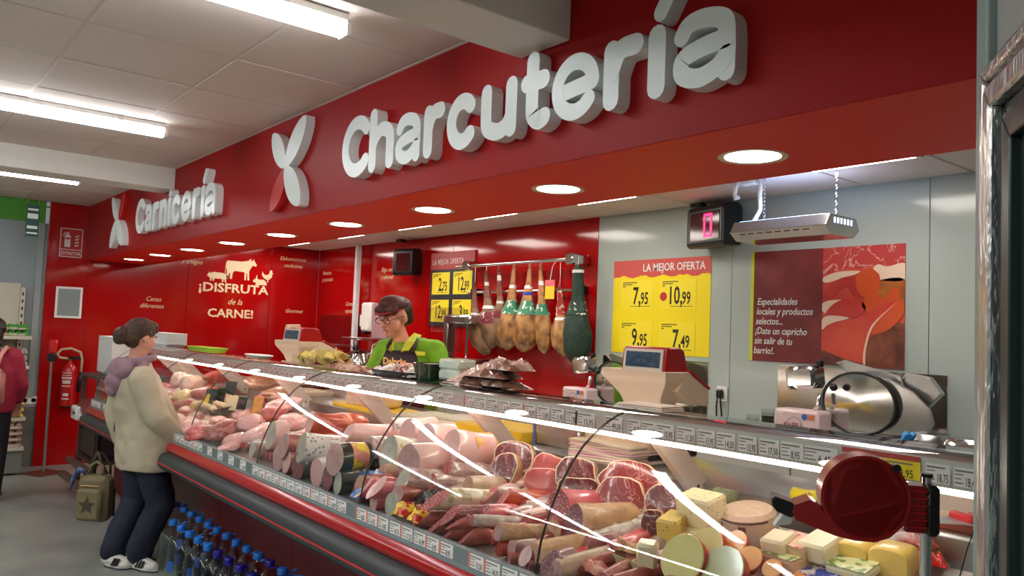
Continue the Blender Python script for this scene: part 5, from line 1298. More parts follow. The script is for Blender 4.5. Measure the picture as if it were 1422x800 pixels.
chain(t.location.x+hw*.85, t.location.z+.055, ZV, 'right thin steel chain holding the insect lamp')
xx = t.location.x-hw*.8; zt = t.location.z+.06
pts = [(xx-.02, LY, zt), (xx+.03, LY, zt+.08)]+[(xx-.06+.09*math.cos(a), LY+.01*math.sin(a), zt+.2+.10*math.sin(a)) for a in [(-.3+i*.35) for i in range(12)]]+[(xx-.12, LY, zt+.05+.12)]
tag(MB().m(PAPERW).tube(pts, .013, 8).build('lamp_cable', None, smooth=True), 'looped thick white cable left of the insect lamp', 'cable')
tag(MB().m(PAPERW).rbox((-.05, -.03, -.025), (.05, .03, 0), .005).build('ceiling_outlet', None, smooth='auto', loc=(xx-.05, LY, ZV)), 'white ceiling outlet above the looped white cable', 'outlet')
# ---- ham rail and hams
HY = 4.42
t = thing('ham_rail', 'double chrome wall rail from which the whole hams hang', 'rail', (0, 0, 0))
MB().m(CHROME).cyl((-6.27, HY, 2.205), (-4.66, HY, 2.21), .016, 14).build('upper_bar', t, smooth='auto')
MB().m(CHROME).cyl((-6.20, YB-.08, 1.965), (-4.66, YB-.08, 1.965), .014, 14).build('lower_bar', t, smooth='auto')
for xx in (-6.1, -4.68):
    MB().m(STEELP).rbox((xx-.045, HY-.03, 2.165), (xx+.045, YB, 2.255), .012).build('wall_bracket', t, smooth='auto')
    MB().m(BLACK).rbox((xx-.035, YB-.11, 1.93), (xx+.035, YB, 2.0), .01).build('lower_bracket', t, smooth='auto')
HAMS = {'g': mat('ham_golden', (200, 150, 92), .38, rgb2=(128, 84, 48), scale=11, bump=.5, bscale=18, coat=.3),
        'd': mat('ham_dusty', (150, 116, 84), .5, rgb2=(96, 66, 48), scale=9, bump=.6, bscale=20),
        'n': mat('ham_net_green', (26, 66, 50), .55, rgb2=(16, 42, 34), scale=60, bump=.8, bscale=150, stretch=(1, 1, .6))}
SKN = {'g': mat('ham_leg_tan', (200, 140, 90), .4, rgb2=(150, 90, 60), scale=12, bump=.3), 'd': mat('ham_leg_red', (142, 84, 68), .45, rgb2=(100, 56, 48), scale=12, bump=.3), 'n': HAMS['n']}
GLAB = mat('ham_label_green', (52, 132, 98), .45, rgb2=(214, 230, 220), scale=26, thr=(.55, .58)); WLAB = mat('ham_label_white', (232, 232, 230), .45, rgb2=(70, 80, 110), scale=30, thr=(.62, .64)); MLAB = mat('ham_label_maroon', (124, 44, 54), .45, rgb2=(226, 214, 210), scale=24, thr=(.6, .63)); RLAB = mat('ham_label_red_white', (206, 66, 48), .45, rgb2=(240, 230, 214), scale=20, thr=(.5, .53))
def whole_ham(px_top, py_top, px_bot, py_bot, wid, kind, label, labels, y=HY, hookx=0, group='whole hams on the chrome rail', lean=0):
    a, b = at(px_top, py_top, y=y), at(px_bot, py_bot, y=y)
    L = a.z-b.z; k = (b-CAM).dot(CF); W_ = wid*k/FPX*1.05
    t = thing('whole_ham', label, 'ham', (a.x, y, a.z+.0), group=group)
    dx = b.x-a.x
    if kind == 'n': P_ = [(0, .022), (.05, .055), (.14, .056), (.3, .062), (.5, .115), (.7, .16), (.86, .155), (.96, .09), (1, .02)]; scale_w = W_/.32*1.3
    else: P_ = [(0, .020), (.05, .027), (.12, .03), (.2, .036), (.32, .056), (.42, .075), (.55, .125), (.72, .155), (.86, .145), (.95, .09), (1, .02)]; scale_w = W_/.31*1.35
    rings = []; n = 18; sd = rg.random()*50
    dense = []
    for i in range(len(P_)-1):
        for q in range(3): f_ = q/3; dense.append((P_[i][0]*(1-f_)+P_[i+1][0]*f_, P_[i][1]*(1-f_)+P_[i+1][1]*f_))
    dense.append(P_[-1])
    for u, r in dense:
        rr_ = r*(scale_w if u > .3 else (scale_w+1)/2); cx = dx*u+lean*math.sin(u*3.1); ring = []
        for q in range(n):
            th = 2*PI*q/n; nn = 1+.2*noise.noise(Vector((math.cos(th)*1.2, math.sin(th)*1.2, u*4+sd)))
            ring.append(Vector((cx+rr_*math.cos(th)*nn, rr_*.62*math.sin(th)*nn+.03*u, -L*u)))
        rings.append(ring)
    cut = 12 if kind != 'n' else 0
    if kind != 'n': MB().m(SKN[kind]).loft(rings[:cut+1]).build('shank', t, smooth='auto')
    MB().m(HAMS[kind]).loft(rings[cut:]).build('ham_body', t, smooth='auto')
    if kind != 'n': MB().m(SKN[kind]).cap((dx*.0, 0, .0), (.008, -.01, .035), .017, .008, 10).build('hoof', t, smooth=True)
    for (u0, u1, mm, nm) in labels:
        sub = [r for (u, _), r in zip(dense, rings) if u0 <= u <= u1]
        if len(sub) < 2: continue
        out = []
        for r in sub:
            c = sum(r, Vector())/n; out.append([c+(v-c)*1.05 for v in r])
        MB().m(mm).loft(out, False).build(nm, t, smooth=True)
    # cord to the rail
    MB().m(PAPERW).tube([(0, 0, -.02), (.004, 0, .5*(2.19-a.z)), (0, 0, 2.215-a.z), (-.012, .02, 2.226-a.z)], .003, 6).build('cord', t, smooth=True)
    return t
whole_ham(659, 398, 672, 494, 28, 'd', 'dark dusty whole ham hanging farthest left, partly behind the offer board', [(.42, .6, MLAB, 'maroon_label'), (.36, .42, WLAB, 'paper_band')], lean=-.06)
whole_ham(675, 382, 680, 484, 28, 'd', 'dark whole ham second from the left with white band and maroon label', [(.40, .47, WLAB, 'paper_band'), (.48, .68, MLAB, 'maroon_label'), (.08, .15, WLAB, 'neck_tag')])
whole_ham(693, 377, 693, 484, 22, 'd', 'dark whole ham third from the left with white band', [(.38, .46, WLAB, 'paper_band'), (.47, .62, MLAB, 'maroon_label'), (.05, .12, WLAB, 'neck_tag')], y=HY+.02)
whole_ham(714, 373, 701, 487, 29, 'g', 'golden whole ham fourth from the left with green label and blue seal', [(.38, .56, GLAB, 'green_label'), (.20, .25, WLAB, 'neck_band')])
whole_ham(736, 373, 724, 489, 34, 'g', 'widest golden whole ham with green label, fifth from the left', [(.36, .55, GLAB, 'green_label'), (.2, .26, WLAB, 'neck_band'), (.27, .33, mat('seal_blue', (50, 70, 170), .4), 'blue_seal')])
whole_ham(751, 373, 752, 491, 22, 'g', 'slim golden whole ham with green label and striped cord, third from the right', [(.40, .56, GLAB, 'green_label'), (.14, .2, WLAB, 'neck_band')])
whole_ham(777, 402, 779, 495, 27, 'g', 'golden whole ham with red and white label, second from the right', [(.0, .40, RLAB, 'red_label'), (.42, .50, WLAB, 'paper_band')], y=HY+.02)
whole_ham(803, 368, 797, 507, 36, 'n', 'whole ham in dark green netting, hanging farthest right', [(.05, .11, WLAB, 'neck_tag'), (.36, .52, mat('print_on_net', (24, 60, 46), .5, rgb2=(226, 232, 228), scale=34, thr=(.6, .62)), 'printed_net_label')])
a_ = at(771, 404, y=HY-.03)
t = thing('hanging_tag', 'yellow and pink card hanging from the rail left of the green netted ham', 'tag', (a_.x, HY-.09, a_.z))
MB().m(mat('tag_yellow', (244, 206, 50), .4)).box((-.055, -.002, -.07), (.055, .002, .035)).build('card', t); MB().m(mat('tag_pink', (226, 110, 120), .4)).box((-.058, -.003, .035), (.058, .002, .085)).build('header', t)
MB().m(PAPERW).tube([(0, 0, .085), (-.02, .04, .2), (-.03, .09, 2.21-a_.z)], .002, 5).build('cord', t)
# ---- white post, wall unit, left machines
t = thing('white_post', 'slim white metal post standing left of the shop worker', 'post', (-8.40, 4.50, 0)); MB().m(mat('post_white', (226, 226, 228), .35)).rbox((-.028, -.03, 0), (.028, .03, ZV), .006).build('post', t, smooth='auto')
a_ = at(523, 440, y=YB)
t = thing('towel_dispenser', 'white wall unit with mauve front panel behind the worker\'s head', 'dispenser', (a_.x, YB, a_.z))
MB().m(PAPERW).rbox((-.16, -.12, -.17), (.05, 0, .16), .02).build('housing', t, smooth='auto'); MB().m(mat('mauve_panel', (176, 140, 146), .3)).rbox((.055, -.10, -.26), (.42, 0, .15), .02).build('panel', t, smooth='auto')
MB().m(BLACK).rbox((-.24, -.06, -.20), (-.165, 0, -.12), .01).build('bracket', t); MB().m(PAPERW).rbox((-.24, -.09, -.12), (-.165, 0, .02), .01).build('side_box', t, smooth='auto')
t = thing('steel_shelf', 'low steel shelf with a round grey machine behind the left scale', 'shelf', (-8.9, 4.2, 0))
MB().m(mat('recess_red', (120, 8, 12), .3)).box((-.55, .36, .96), (.45, .395, 1.72)).build('recessed_panel', t)
MB().m(STEEL).box((-.55, -.1, 1.36), (.50, .3, 1.375)).build('shelf_board', t, bevel=.002); MB().m(STEEL).box((-.55, -.15, .9), (.50, .35, .95)).build('lower_board', t, bevel=.002)
for q in (-.5, .45): MB().m(STEEL).cyl((q, 0, 0), (q, 0, 1.36), .018, 10).build('upright', t, smooth='auto')
t = thing('meat_mincer', 'round steel mincer standing on the back worktop left of the white post', 'machine', (-7.85, 4.3, 1.0))
MB().m(STEELP).lathe([(0, 0), (.16, 0), (.19, .05), (.2, .18), (.17, .30), (.06, .34), (0, .34)], 28).build('body', t, smooth='auto'); MB().m(STEEL).cyl((-.12, 0, .3), (-.12, 0, .46), .035, 14).build('feed_tube', t, smooth='auto')
MB().m(STEEL).rbox((-.25, -.12, .45), (.1, .12, .475), .006).build('feed_tray', t, smooth='auto'); MB().m(BLACK).ell((.05, -.1, .36), .035, 12, 8).build('knob', t, smooth=True)
MB().m(CHROME).tube([(.2, 0, .2), (.24, 0, .40), (.36, 0, .44), (.55, 0, .44), (.56, 0, .3), (.40, 0, .12), (.55, 0, .05)], .012, 8).build('guard_rod', t, smooth=True)
a_ = at(625, 480, y=4.2)
t = thing('bone_saw', 'steel sawing machine with clear guard right of the worker', 'machine', (a_.x, 4.3, 1.0))
MB().m(STEEL).rbox((-.22, -.15, 0), (.30, .15, .34), .02).build('base', t, smooth='auto'); MB().m(STEEL).rbox((-.2, -.05, .34), (-.13, .05, .70), .01).build('column', t, smooth='auto')
MB().m(STEEL).rbox((-.2, -.06, .66), (.22, .06, .74), .02).build('head', t, smooth='auto'); MB().m(CHROME).cyl((.12, 0, .35), (.12, 0, .66), .012, 8).build('blade_guide', t)
MB().m(glass('guard_clear', (.86, .84, .84), 1)).box((-.30, -.18, .40), (.30, -.172, .80)).build('clear_guard', t)
# ================================================================= printing and things on the end wall
PRN = mat('print_cream', (240, 218, 178), .5)
XW = XE+.0008
T = thing('wall_print', 'cream wall lettering reading ¡DISFRUTA de la CARNE! with farm animals on the red end wall', 'lettering')
def etext(w, size, y, z, parent, **kw): return text(w, size, PRN, (XW, y, z), 'x', parent, **kw)
etext('¡DISFRUTA', .148, 3.075, 1.945, T, bold=.0035, sx=1.21); etext('de la', .10, 3.43, 1.80, T, shear=.35, sx=.95); etext('CARNE!', .14, 3.20, 1.642, T, bold=.0035, sx=1.14)
def sil(pts, oy, oz, s, nm, sx=1):
    MB().m(PRN).prism([(p[0]*s*sx, p[1]*s) for p in pts], .0012, (XW-.0004, oy, oz), ((0,1,0),(0,0,1),(1,0,0))).build(nm, T)
cow = [(0, .05), (.02, .42), (.06, .5), (.5, .5), (.7, .54), (.78, .62), (.8, .54), (.86, .56), (.86, .62), (.9, .54), (.98, .42), (.94, .38), (.84, .40), (.76, .26), (.74, .2), (.76, -.06), (.71, -.06), (.68, .16), (.66, .14), (.66, -.06), (.61, -.06), (.60, .18), (.3, .2), (.24, .14), (.22, -.05), (.16, -.05), (.16, .12), (.12, .12), (.1, -.05), (.05, -.05), (.06, .2), (.03, .3), (.015, .05)]
sil(cow, 3.38, 2.13, .40, 'cow_figure')
pig = [(0, .20), (.06, .28), (.1, .36), (.14, .3), (.3, .36), (.7, .34), (.9, .28), (.95, .2), (1, .24), (.97, .14), (.9, .12), (.88, 0), (.9, -.1), (.84, -.1), (.8, .06), (.76, .04), (.76, -.08), (.7, -.08), (.68, .06), (.34, .06), (.32, -.06), (.26, -.06), (.26, .06), (.22, .06), (.2, -.06), (.15, -.06), (.14, .1), (.04, .14)]
sil(pig, 3.17, 2.085, .26, 'pig_figure')
hen = [(0, .5), (.04, .75), (.1, .6), (.22, .5), (.42, .5), (.56, .62), (.6, .82), (.66, .9), (.7, .84), (.76, .86), (.78, .7), (.86, .62), (.76, .58), (.8, .5), (.74, .32), (.56, .16), (.5, .14), (.5, .02), (.58, -.02), (.42, -.02), (.44, .14), (.3, .18), (.12, .3)]
sil(hen, 3.84, 2.105, .17, 'hen_figure')
rab = [(0, .3), (.1, .44), (.16, .4), (.22, .62), (.3, .76), (.28, .52), (.4, .42), (.7, .44), (.9, .34), (.98, .2), (1.0, .06), (.5, .04), (.3, .0), (.16, .02), (.24, .12), (.2, .2), (.06, .22)]
sil(rab, 3.73, 2.05, .18, 'rabbit_figure')
small = [('familia', .075, 3.02, 2.34, 'cream script lettering reading familia at the soffit edge of the end wall'), ('y amigos', .075, 2.87, 2.255, None), ('Cenas', .075, 2.50, 1.79, 'cream script lettering reading Cenas diferentes on the end wall'), ('diferentes', .072, 2.44, 1.712, None),
         ('Elaboraciones', .070, 4.06, 2.395, 'cream script lettering reading Elaboraciones exclusivas on the end wall'), ('exclusivas', .070, 4.12, 2.31, None), ('Gourmet', .068, 4.17, 1.735, 'cream script word Gourmet on the end wall')]
cur = None
for w_, s_, y_, z_, lab in small:
    if lab: cur = thing('wall_script', lab, 'lettering')
    etext(w_, s_, y_, z_, cur, shear=.35, sx=.9)
for lab, lines, x_, z_ in (('cream script lettering reading Elige, cocina y saborea on the red back wall', ('Elige, cocina', 'y saborea!'), -8.02, 2.23), ('cream script lettering reading Cortes especiales on the red back wall', ('Cortes', 'especiales'), -8.85, 1.84), ('cream script lettering reading Nuestras propuestas near the red corner', ('Nuestras', 'propuestas'), -9.52, 2.24)):
    t = thing('wall_script', lab, 'lettering')
    for k, l in enumerate(lines): text(l, .072, PRN, (x_, YB-.0006, z_-.085*k), parent=t, shear=.35, sx=.9)
# EXTINTOR sign
T = thing('extinguisher_sign', 'red and white sign with fire extinguisher symbol reading EXTINTOR', 'sign')
def ebox(nm, y0, y1, z0, z1, m1, d0, d1, par, bevel=0): return MB().m(m1).box((XE+d0, y0, z0), (XE+d1, y1, z1)).build(nm, par, bevel=bevel)
sgr = mat('sign_red', (178, 22, 28), .35)
ebox('plate', 1.605, 1.820, 2.215, 2.525, mat('sign_white2', (226, 214, 210), .4), 0, .006, T)
ebox('upper_field', 1.613, 1.812, 2.300, 2.517, sgr, .006, .0068, T); ebox('lower_field', 1.613, 1.812, 2.223, 2.292, sgr, .006, .0068, T)
text('EXTINTOR', .052, mat('sign_white2', (226, 214, 210), .4), (XE+.0075, 1.619, 2.238), 'x', T, sx=.74, bold=.0008)
SW = mat('sign_white2', (226, 214, 210), .4)
def sprism(pts, nm): MB().m(SW).prism(pts, .001, (XE+.0068, 0, 0), ((0,1,0),(0,0,1),(1,0,0))).build(nm, T)
sprism([(1.648, 2.322), (1.648, 2.44), (1.654, 2.452), (1.666, 2.46), (1.666, 2.472), (1.684, 2.472), (1.684, 2.46), (1.70, 2.45), (1.703, 2.44), (1.703, 2.322)], 'extinguisher_symbol')
sprism([(1.63, 2.44), (1.638, 2.468), (1.66, 2.482), (1.69, 2.476), (1.69, 2.468), (1.66, 2.472), (1.645, 2.462), (1.636, 2.44)], 'hose_symbol')
for k in range(4):
    z_ = 2.33+.033*k; sprism([(1.742, z_), (1.752, z_+.02), (1.77, z_+.02), (1.785, z_+.034), (1.784, z_+.018), (1.772, z_+.006), (1.754, z_+.004)], 'flame_symbol')
ebox('symbol_band', 1.655, 1.697, 2.405, 2.424, sgr, .0078, .0084, T)
T = thing('notice_frame', 'empty grey notice in a white frame on the red end wall', 'frame')
ebox('backing', 1.605, 1.850, 1.565, 1.890, mat('notice_grey', (136, 150, 150), .3), 0, .006, T)
for nm, y0, y1, z0, z1 in (('frame_side', 1.60, 1.622, 1.56, 1.895), ('frame_side', 1.833, 1.855, 1.56, 1.895), ('frame_top', 1.622, 1.833, 1.872, 1.895), ('frame_bottom', 1.622, 1.833, 1.56, 1.583)): ebox(nm, y0, y1, z0, z1, PAPERW, 0, .018, T, .002)
# extinguisher
T = thing('fire_extinguisher', 'red fire extinguisher with black hose hanging on the red end wall', 'fire extinguisher', (XE+.095, 1.765, .62))
MB().m(mat('extinguisher_red', (188, 18, 22), .2, coat=.6)).lathe([(.03, 0), (.072, .01), (.078, .03), (.078, .38), (.066, .43), (.03, .46), (.022, .48), (0, .48)], 28).build('cylinder', T, smooth='auto')
MB().m(BLACK).lathe([(.03, -.012), (.066, -.006), (.07, .012), (.03, .012)], 24).build('foot_ring', T, smooth='auto')
MB().m(CHROME).cyl((0, 0, .47), (0, 0, .52), .014, 10).build('valve', T, smooth='auto'); MB().m(BLACK).rbox((-.02, -.02, .505), (.03, .10, .525), .005).rbox((-.012, -.01, .525), (.02, .11, .535), .004).build('lever', T, smooth='auto')
MB().m(mat('hose_cream', (196, 180, 150), .4)).tube([(0, -.01, .51), (.02, -.10, .52), (.02, -.13, .56), (.02, -.09, .61), (.02, .0, .62), (.02, .09, .58), (.02, .11, .5), (.02, .105, .36)], .013, 10).build('hose', T, smooth=True)
MB().m(BLACK).tube([(.02, .105, .37), (.02, .1, .28), (.02, .09, .16)], [.014, .02, .024], 10).build('nozzle', T, smooth=True)
for z_, h_, w_ in ((.30, .02, .9), (.335, .008, .8), (.36, .008, .8), (.25, .035, .7), (.22, .01, .8), (.12, .03, .5), (.085, .015, .6)):
    n = 8; a0, a1 = -.75*w_, .75*w_; vs = []
    for i in range(n+1):
        a = a0+(a1-a0)*i/n-.5; vs += [(.0788*math.cos(a), .0788*math.sin(a), z_), (.0788*math.cos(a), .0788*math.sin(a), z_+h_)]
    MB().m(mat('label_print', (220, 210, 206), .5)).add(vs, [(2*i, 2*i+2, 2*i+3, 2*i+1) for i in range(n)]).build('label_band', T, smooth=True)
# sockets, bollard stand, white box
T = thing('wall_socket', 'double white wall socket low on the grey wall at the left', 'socket', (XE-.028, 1.432, .687))
MB().m(PAPERW).rbox((0, -.082, -.04), (.012, .082, .04), .004).build('plate', T, smooth='auto')
for dy in (-.042, .038): MB().m(mat('socket_grey', (180, 180, 176), .5)).lathe([(.012, .0), (.026, 0), (.026, .003), (.022, .003), (.020, -.001), (0, -.001)], 20, mtx=Matrix.Rotation(PI/2, 4, 'Y')).build('socket_cup', T, loc=(.012, dy, 0))
T = thing('call_post', 'thin chrome post on a brown floor plate with a red holder on top', 'stand', (-9.18, 1.53, 0))
MB().m(mat('floor_plate', (112, 66, 56), .4, metal=.3)).box((-.15, -.15, 0), (.15, .15, .01), mtx=Matrix.Rotation(.5, 4, 'Z')).build('base_plate', T, bevel=.002)
MB().m(STEEL).cyl((0, 0, .01), (0, 0, 1.14), .013, 12).build('pole', T, smooth='auto'); MB().m(BLACK).rbox((-.03, -.04, 1.12), (.03, .04, 1.2), .01).build('holder_base', T, smooth='auto')
MB().m(mat('holder_red', (206, 26, 22), .25, coat=.5)).rbox((-.025, -.03, 1.2), (.025, .045, 1.34), .014).build('holder', T, smooth='auto')
# ================================================================= people
SKIN = mat('skin', (214, 158, 132), .5, noise_amt=.04, scale=20, sub=.08)
SKINB = mat('skin_rosy', (226, 160, 134), .45, noise_amt=.05, scale=20, sub=.08)
def merged(dst, src, M_):
    o = len(dst.v); dst.v += [tuple(M_ @ Vector(v)) for v in src.v]; dst.f += [[i+o for i in f] for f in src.f]; dst.mi += [0]*len(src.f)
    if not dst.mats: dst.mats = [SKIN]
def frame(origin, fwd, up=(0, 0, 1), s=1):
    f = Vector(fwd).normalized(); u = Vector(up); r = f.cross(u).normalized(); u = r.cross(f).normalized()
    M_ = Matrix((r, f, u)).transposed().to_4x4(); M_ = M_ @ Matrix.Scale(s, 4); M_.translation = Vector(origin); return M_
def head_parts(full=0):
    h = MB()
    if full: h.ell((0, .036, -.078), (.052, .050, .042), 14, 10); h.ell((-.042, .045, -.045), (.030, .032, .040), 12, 8); h.ell((.042, .045, -.045), (.030, .032, .040), 12, 8); h.ell((0, .0, -.09), (.058, .05, .045), 12, 8)
    h.ell((0, -.012, .028), (.077, .096, .094), 20, 14); h.ell((0, .022, -.025), (.064, .072, .085), 18, 12)
    h.ell((0, .044, -.078), (.040, .042, .036), 14, 10); h.ell((-.035, .055, -.03), (.026, .026, .032), 12, 8); h.ell((.035, .055, -.03), (.026, .026, .032), 12, 8)
    h.cap((0, .090, .008), (0, .108, -.024), .009, .014, 10); h.ell((-.012, .098, -.028), .009, 10, 6); h.ell((.012, .098, -.028), .009, 10, 6)
    h.ell((0, .082, .026), (.046, .016, .012), 12, 8); h.ell((0, .088, -.056), (.024, .012, .010), 12, 6)
    for s in (-1, 1): h.ell((s*.078, -.006, -.008), (.010, .021, .031), 10, 8)
    return h
def hand_parts(curl=.5, side=1):
    """palm and five unequal bent fingers; y along the fingers, thumb at +x*side, back of the hand up"""
    h = MB(); h.ell((0, .045, 0), (.040, .052, .016), 14, 8); h.cap((0, -.02, 0), (0, .03, 0), .026, .030, 10)
    for x, L in ((.028, .068), (.009, .077), (-.010, .071), (-.028, .055)):
        p = Vector((x*side, .085, 0)); a = curl*.5
        for k, f_ in enumerate((.45, .32, .23)):
            q = p+Vector((0, math.cos(a), -math.sin(a)))*L*f_*1.15; h.cap(p, q, .0088-.0007*k, .0081-.0007*k, 8); p = q; a += curl*.6
    p = Vector((.032*side, .02, -.004)); q = p+Vector((.026*side, .030, -.010)); h.cap(p, q, .012, .010, 8); h.cap(q, q+Vector((.006*side, .030, -.010*curl)), .010, .008, 8)
    return h
def person_body(t, J, head, skin_m=SKIN, hs=1.0, handL=.8, handR=.8, full=0):
    b = MB().m(skin_m)
    b.cap(J['pelvis'], J['chest'], .115, .12); b.ell(Vector(J['chest'])+Vector((0, 0, .04)), (.15, .10, .10)); b.ell(J['pelvis'], (.15, .11, .11))
    b.cap(Vector(J['neck'])-Vector((0, 0, .05)), Vector(head.translation)-Vector((0, 0, .03)), .058, .052)
    for s in 'LR':
        b.cap(J['chest'], J['sho'+s], .09, .055); b.cap(J['sho'+s], J['elb'+s], .05, .038); b.cap(J['elb'+s], J['wri'+s], .038, .025)
        b.cap(J['hip'+s], J['kne'+s], .085, .055); b.cap(J['kne'+s], J['ank'+s], .055, .035); b.cap(J['ank'+s], J['toe'+s], .035, .028)
        d = (Vector(J['wri'+s])-Vector(J['elb'+s])).normalized()
        merged(b, hand_parts(handL if s == 'L' else handR, -1 if s == 'R' else 1), frame(Vector(J['wri'+s])+d*.015, J.get('hd'+s, d), J.get('hu'+s, (0, .3, 1) if abs(d.z) < .8 else (0, -1, 0)), hs*.95))
    merged(b, head_parts(full), head)
    return link('body', organic(b, skin_m, .0065, 2), t, True)
def face(t, head, lips=(178, 96, 88), brow=(70, 46, 34)):
    def T(p): return head @ Vector(p)
    for s in (-1, 1):
        e = MB().m(mat('eye_white', (236, 232, 226), .25)).ell(T((s*.030, .077, .004)), .0125, 12, 8).build('eye', t, smooth=True)
        MB().m(mat('iris_brown', (60, 40, 28), .2)).ell(T((s*.030, .0865, .002)), .0055, 10, 6).build('iris', e, smooth=True)
        MB().m(mat('brow_%d' % brow[0], brow, .7)).cap(T((s*.014, .098, .026)), T((s*.046, .086, .028)), .0045, .003, 8).build('eyebrow', t, smooth=True)
    MB().m(mat('lips_%d' % lips[0], lips, .4)).ell(T((0, .098, -.056)), (.021, .011, .006), 12, 6).build('lips', t, smooth=True)
# ---- the woman customer in the beige jacket, seen from behind
WR = Vector((-5.53, 1.44, 0)); A = thing('person', 'person in beige jacket with mauve hood, navy trousers and white trainers, standing at the counter', 'person', WR)
hdA = frame((.0, -.02, 1.515), (-.30, .95, -.25), s=1.0)
JA = dict(pelvis=(0, .04, .84), chest=(0, .02, 1.16), neck=(0, -.04, 1.36), shoL=(-.18, -.04, 1.27), shoR=(.165, -.04, 1.27), elbL=(-.26, -.08, .99), elbR=(.26, .04, 1.01), wriL=(-.245, -.03, .76), wriR=(.235, .20, .85),
          hipL=(-.09, .03, .80), hipR=(.10, .04, .80), kneL=(-.10, .05, .43), kneR=(.13, .14, .42), ankL=(-.09, -.09, .085), ankR=(.055, .04, .085), toeL=(-.05, -.06, .045), toeR=(.10, .065, .045), hdL=(0, .1, -1), huL=(-1, 0, 0), hdR=(-.3, .8, -.4))
body = person_body(A, JA, hdA, handL=1.5, handR=1.0, hs=.92)
face(A, hdA)
BEIGE = mat('jacket_beige', (186, 177, 152), .6, rgb2=(174, 164, 140), scale=5, bump=.25, bscale=16)
def torso_rings(specs, n=28, pw=2.3):
    out = []
    for (z, cx, cy, a, b) in specs:
        r = []
        for k in range(n):
            th = 2*PI*k/n; c, s = math.cos(th), math.sin(th); q = (abs(c)**pw+abs(s)**pw)**(-1/pw)
            r.append(Vector((cx+a*c*q, cy+b*s*q, z)))
        out.append(r)
    return out
jk = MB(); jk.loft(torso_rings([(.655, .02, .09, .245, .205), (.70, .02, .09, .25, .21), (.85, .01, .08, .245, .205), (1.0, 0, .045, .235, .185), (1.15, -.01, .0, .225, .165), (1.26, -.01, -.03, .205, .135), (1.32, -.01, -.04, .15, .10), (1.37, -.01, -.04, .085, .08)]))
jk.cap(JA['shoL'], JA['elbL'], .088, .075).cap(JA['elbL'], (-.247, -.035, .80), .075, .058).cap((.175, -.035, 1.25), JA['elbR'], .09, .08).cap(JA['elbR'], (.238, .175, .875), .082, .062)
J_ = skin(jk, 'jacket', BEIGE, A, .009, 4, disp=.012, dscale=8)
cu = MB().cap((.239, .165, .883), (.236, .195, .858), .064, .062); skin(cu, 'cuff', BEIGE, A, .006, 2)
MB().m(INK).box((-.003, -.002, -.045), (.003, .002, .045)).build('pocket_opening', A, loc=(-.075, -.128, .93), rz=.3)
HOOD = mat('hood_mauve', (142, 112, 124), .75, noise_amt=.08, scale=14, bump=.3, bscale=40)
hd_ = MB()
for k in range(14):
    a0, a1 = -PI/2+2*PI*k/14*.93-.2, -PI/2+2*PI*(k+1)/14*.93-.2
    q = lambda a: (.115*math.cos(a), -.035+.10*math.sin(a), 1.365+.02*math.sin(a))
    hd_.cap(q(a0), q(a1), .030, .030, 8)
hd_.ell((-.02, -.125, 1.30), (.185, .07, .085)).ell((-.03, -.15, 1.22), (.135, .06, .075)).ell((-.02, -.165, 1.17), (.07, .045, .05)).cap((.12, -.02, 1.33), (.17, -.05, 1.27), .035, .03).cap((-.12, -.03, 1.33), (-.18, -.07, 1.27), .04, .035)
skin(hd_, 'hood', HOOD, A, .008, 4, disp=.008, dscale=13)
NAVY = mat('trousers_navy', (26, 32, 52), .75, noise_amt=.12, scale=9, bump=.25, bscale=20)
tr = MB(); tr.ell((0, .05, .80), (.19, .155, .13)); tr.cap((-.09, .04, .78), JA['kneL'], .118, .088).cap(JA['kneL'], (-.09, -.075, .14), .088, .082).cap((.10, .05, .78), JA['kneR'], .118, .09).cap(JA['kneR'], (.06, .045, .14), .09, .085)
tr.cap((-.09, -.075, .14), (-.088, -.08, .11), .083, .085).cap((.06, .045, .14), (.058, .045, .11), .086, .088)
skin(tr, 'trousers', NAVY, A, .009, 3, disp=.010, dscale=9)
TRW = mat('trainer_white', (222, 220, 212), .45, noise_amt=.04, scale=20)
def trainer(heel, toe, par):
    h, t_ = Vector(heel), Vector(toe); d = (t_-h).normalized(); n = Vector((-d.y, d.x, 0))
    L = (t_-h).length; s = MB()
    s.cap(h+Vector((0, 0, .05)), h+d*L*.35+Vector((0, 0, .055)), .040, .042).cap(h+d*L*.35+Vector((0, 0, .05)), h+d*L*.85+Vector((0, 0, .035)), .044, .032).ell(h+d*L*.8+Vector((0, 0, .03)), (.045, .045, .03))
    for v in range(len(s.v)):
        if s.v[v][2] < .018: s.v[v] = (s.v[v][0], s.v[v][1], .018)
    o = skin(s, 'trainer', TRW, par, .005, 3)
    so = MB().m(mat('sole_dark', (60, 62, 70), .6)); out = []
    for k in range(24):
        th = 2*PI*k/24; w_ = .046 if math.cos(th) > 0 else .038
        out.append(h+d*(L*.45+L*.56*math.cos(th))+n*w_*math.sin(th))
    so.prism([(p.x, p.y) for p in out], .012, (0, 0, .0)); so.build('sole', o)
    MB().m(TRW).prism([(p.x, p.y) for p in out], .013, (0, 0, .012)).build('midsole', o)
    for k in range(3):
        for sd in (-1, 1):
            b = h+d*L*(.36+.10*k)+n*.0445*sd; MB().m(INK).prism([(0, 0), (.014, 0), (.045, .052), (.031, .052)], .004*sd, b+Vector((0, 0, .022))-n*.003*sd, (tuple(d), (0, 0, 1), tuple(n))).build('stripe', o)
    for k in range(4):
        c = h+d*L*(.42+.09*k)+Vector((0, 0, .092-.011*k)); MB().m(INK if k == 0 else TRW).cyl(c-n*.02, c+n*.02, .004, 6).build('lace', o)
    return o
trainer((-.10, -.11, 0), (.06, -.01, 0), A).name = 'trainer'; trainer((-.0, .01, 0), (.215, .115, 0), A)
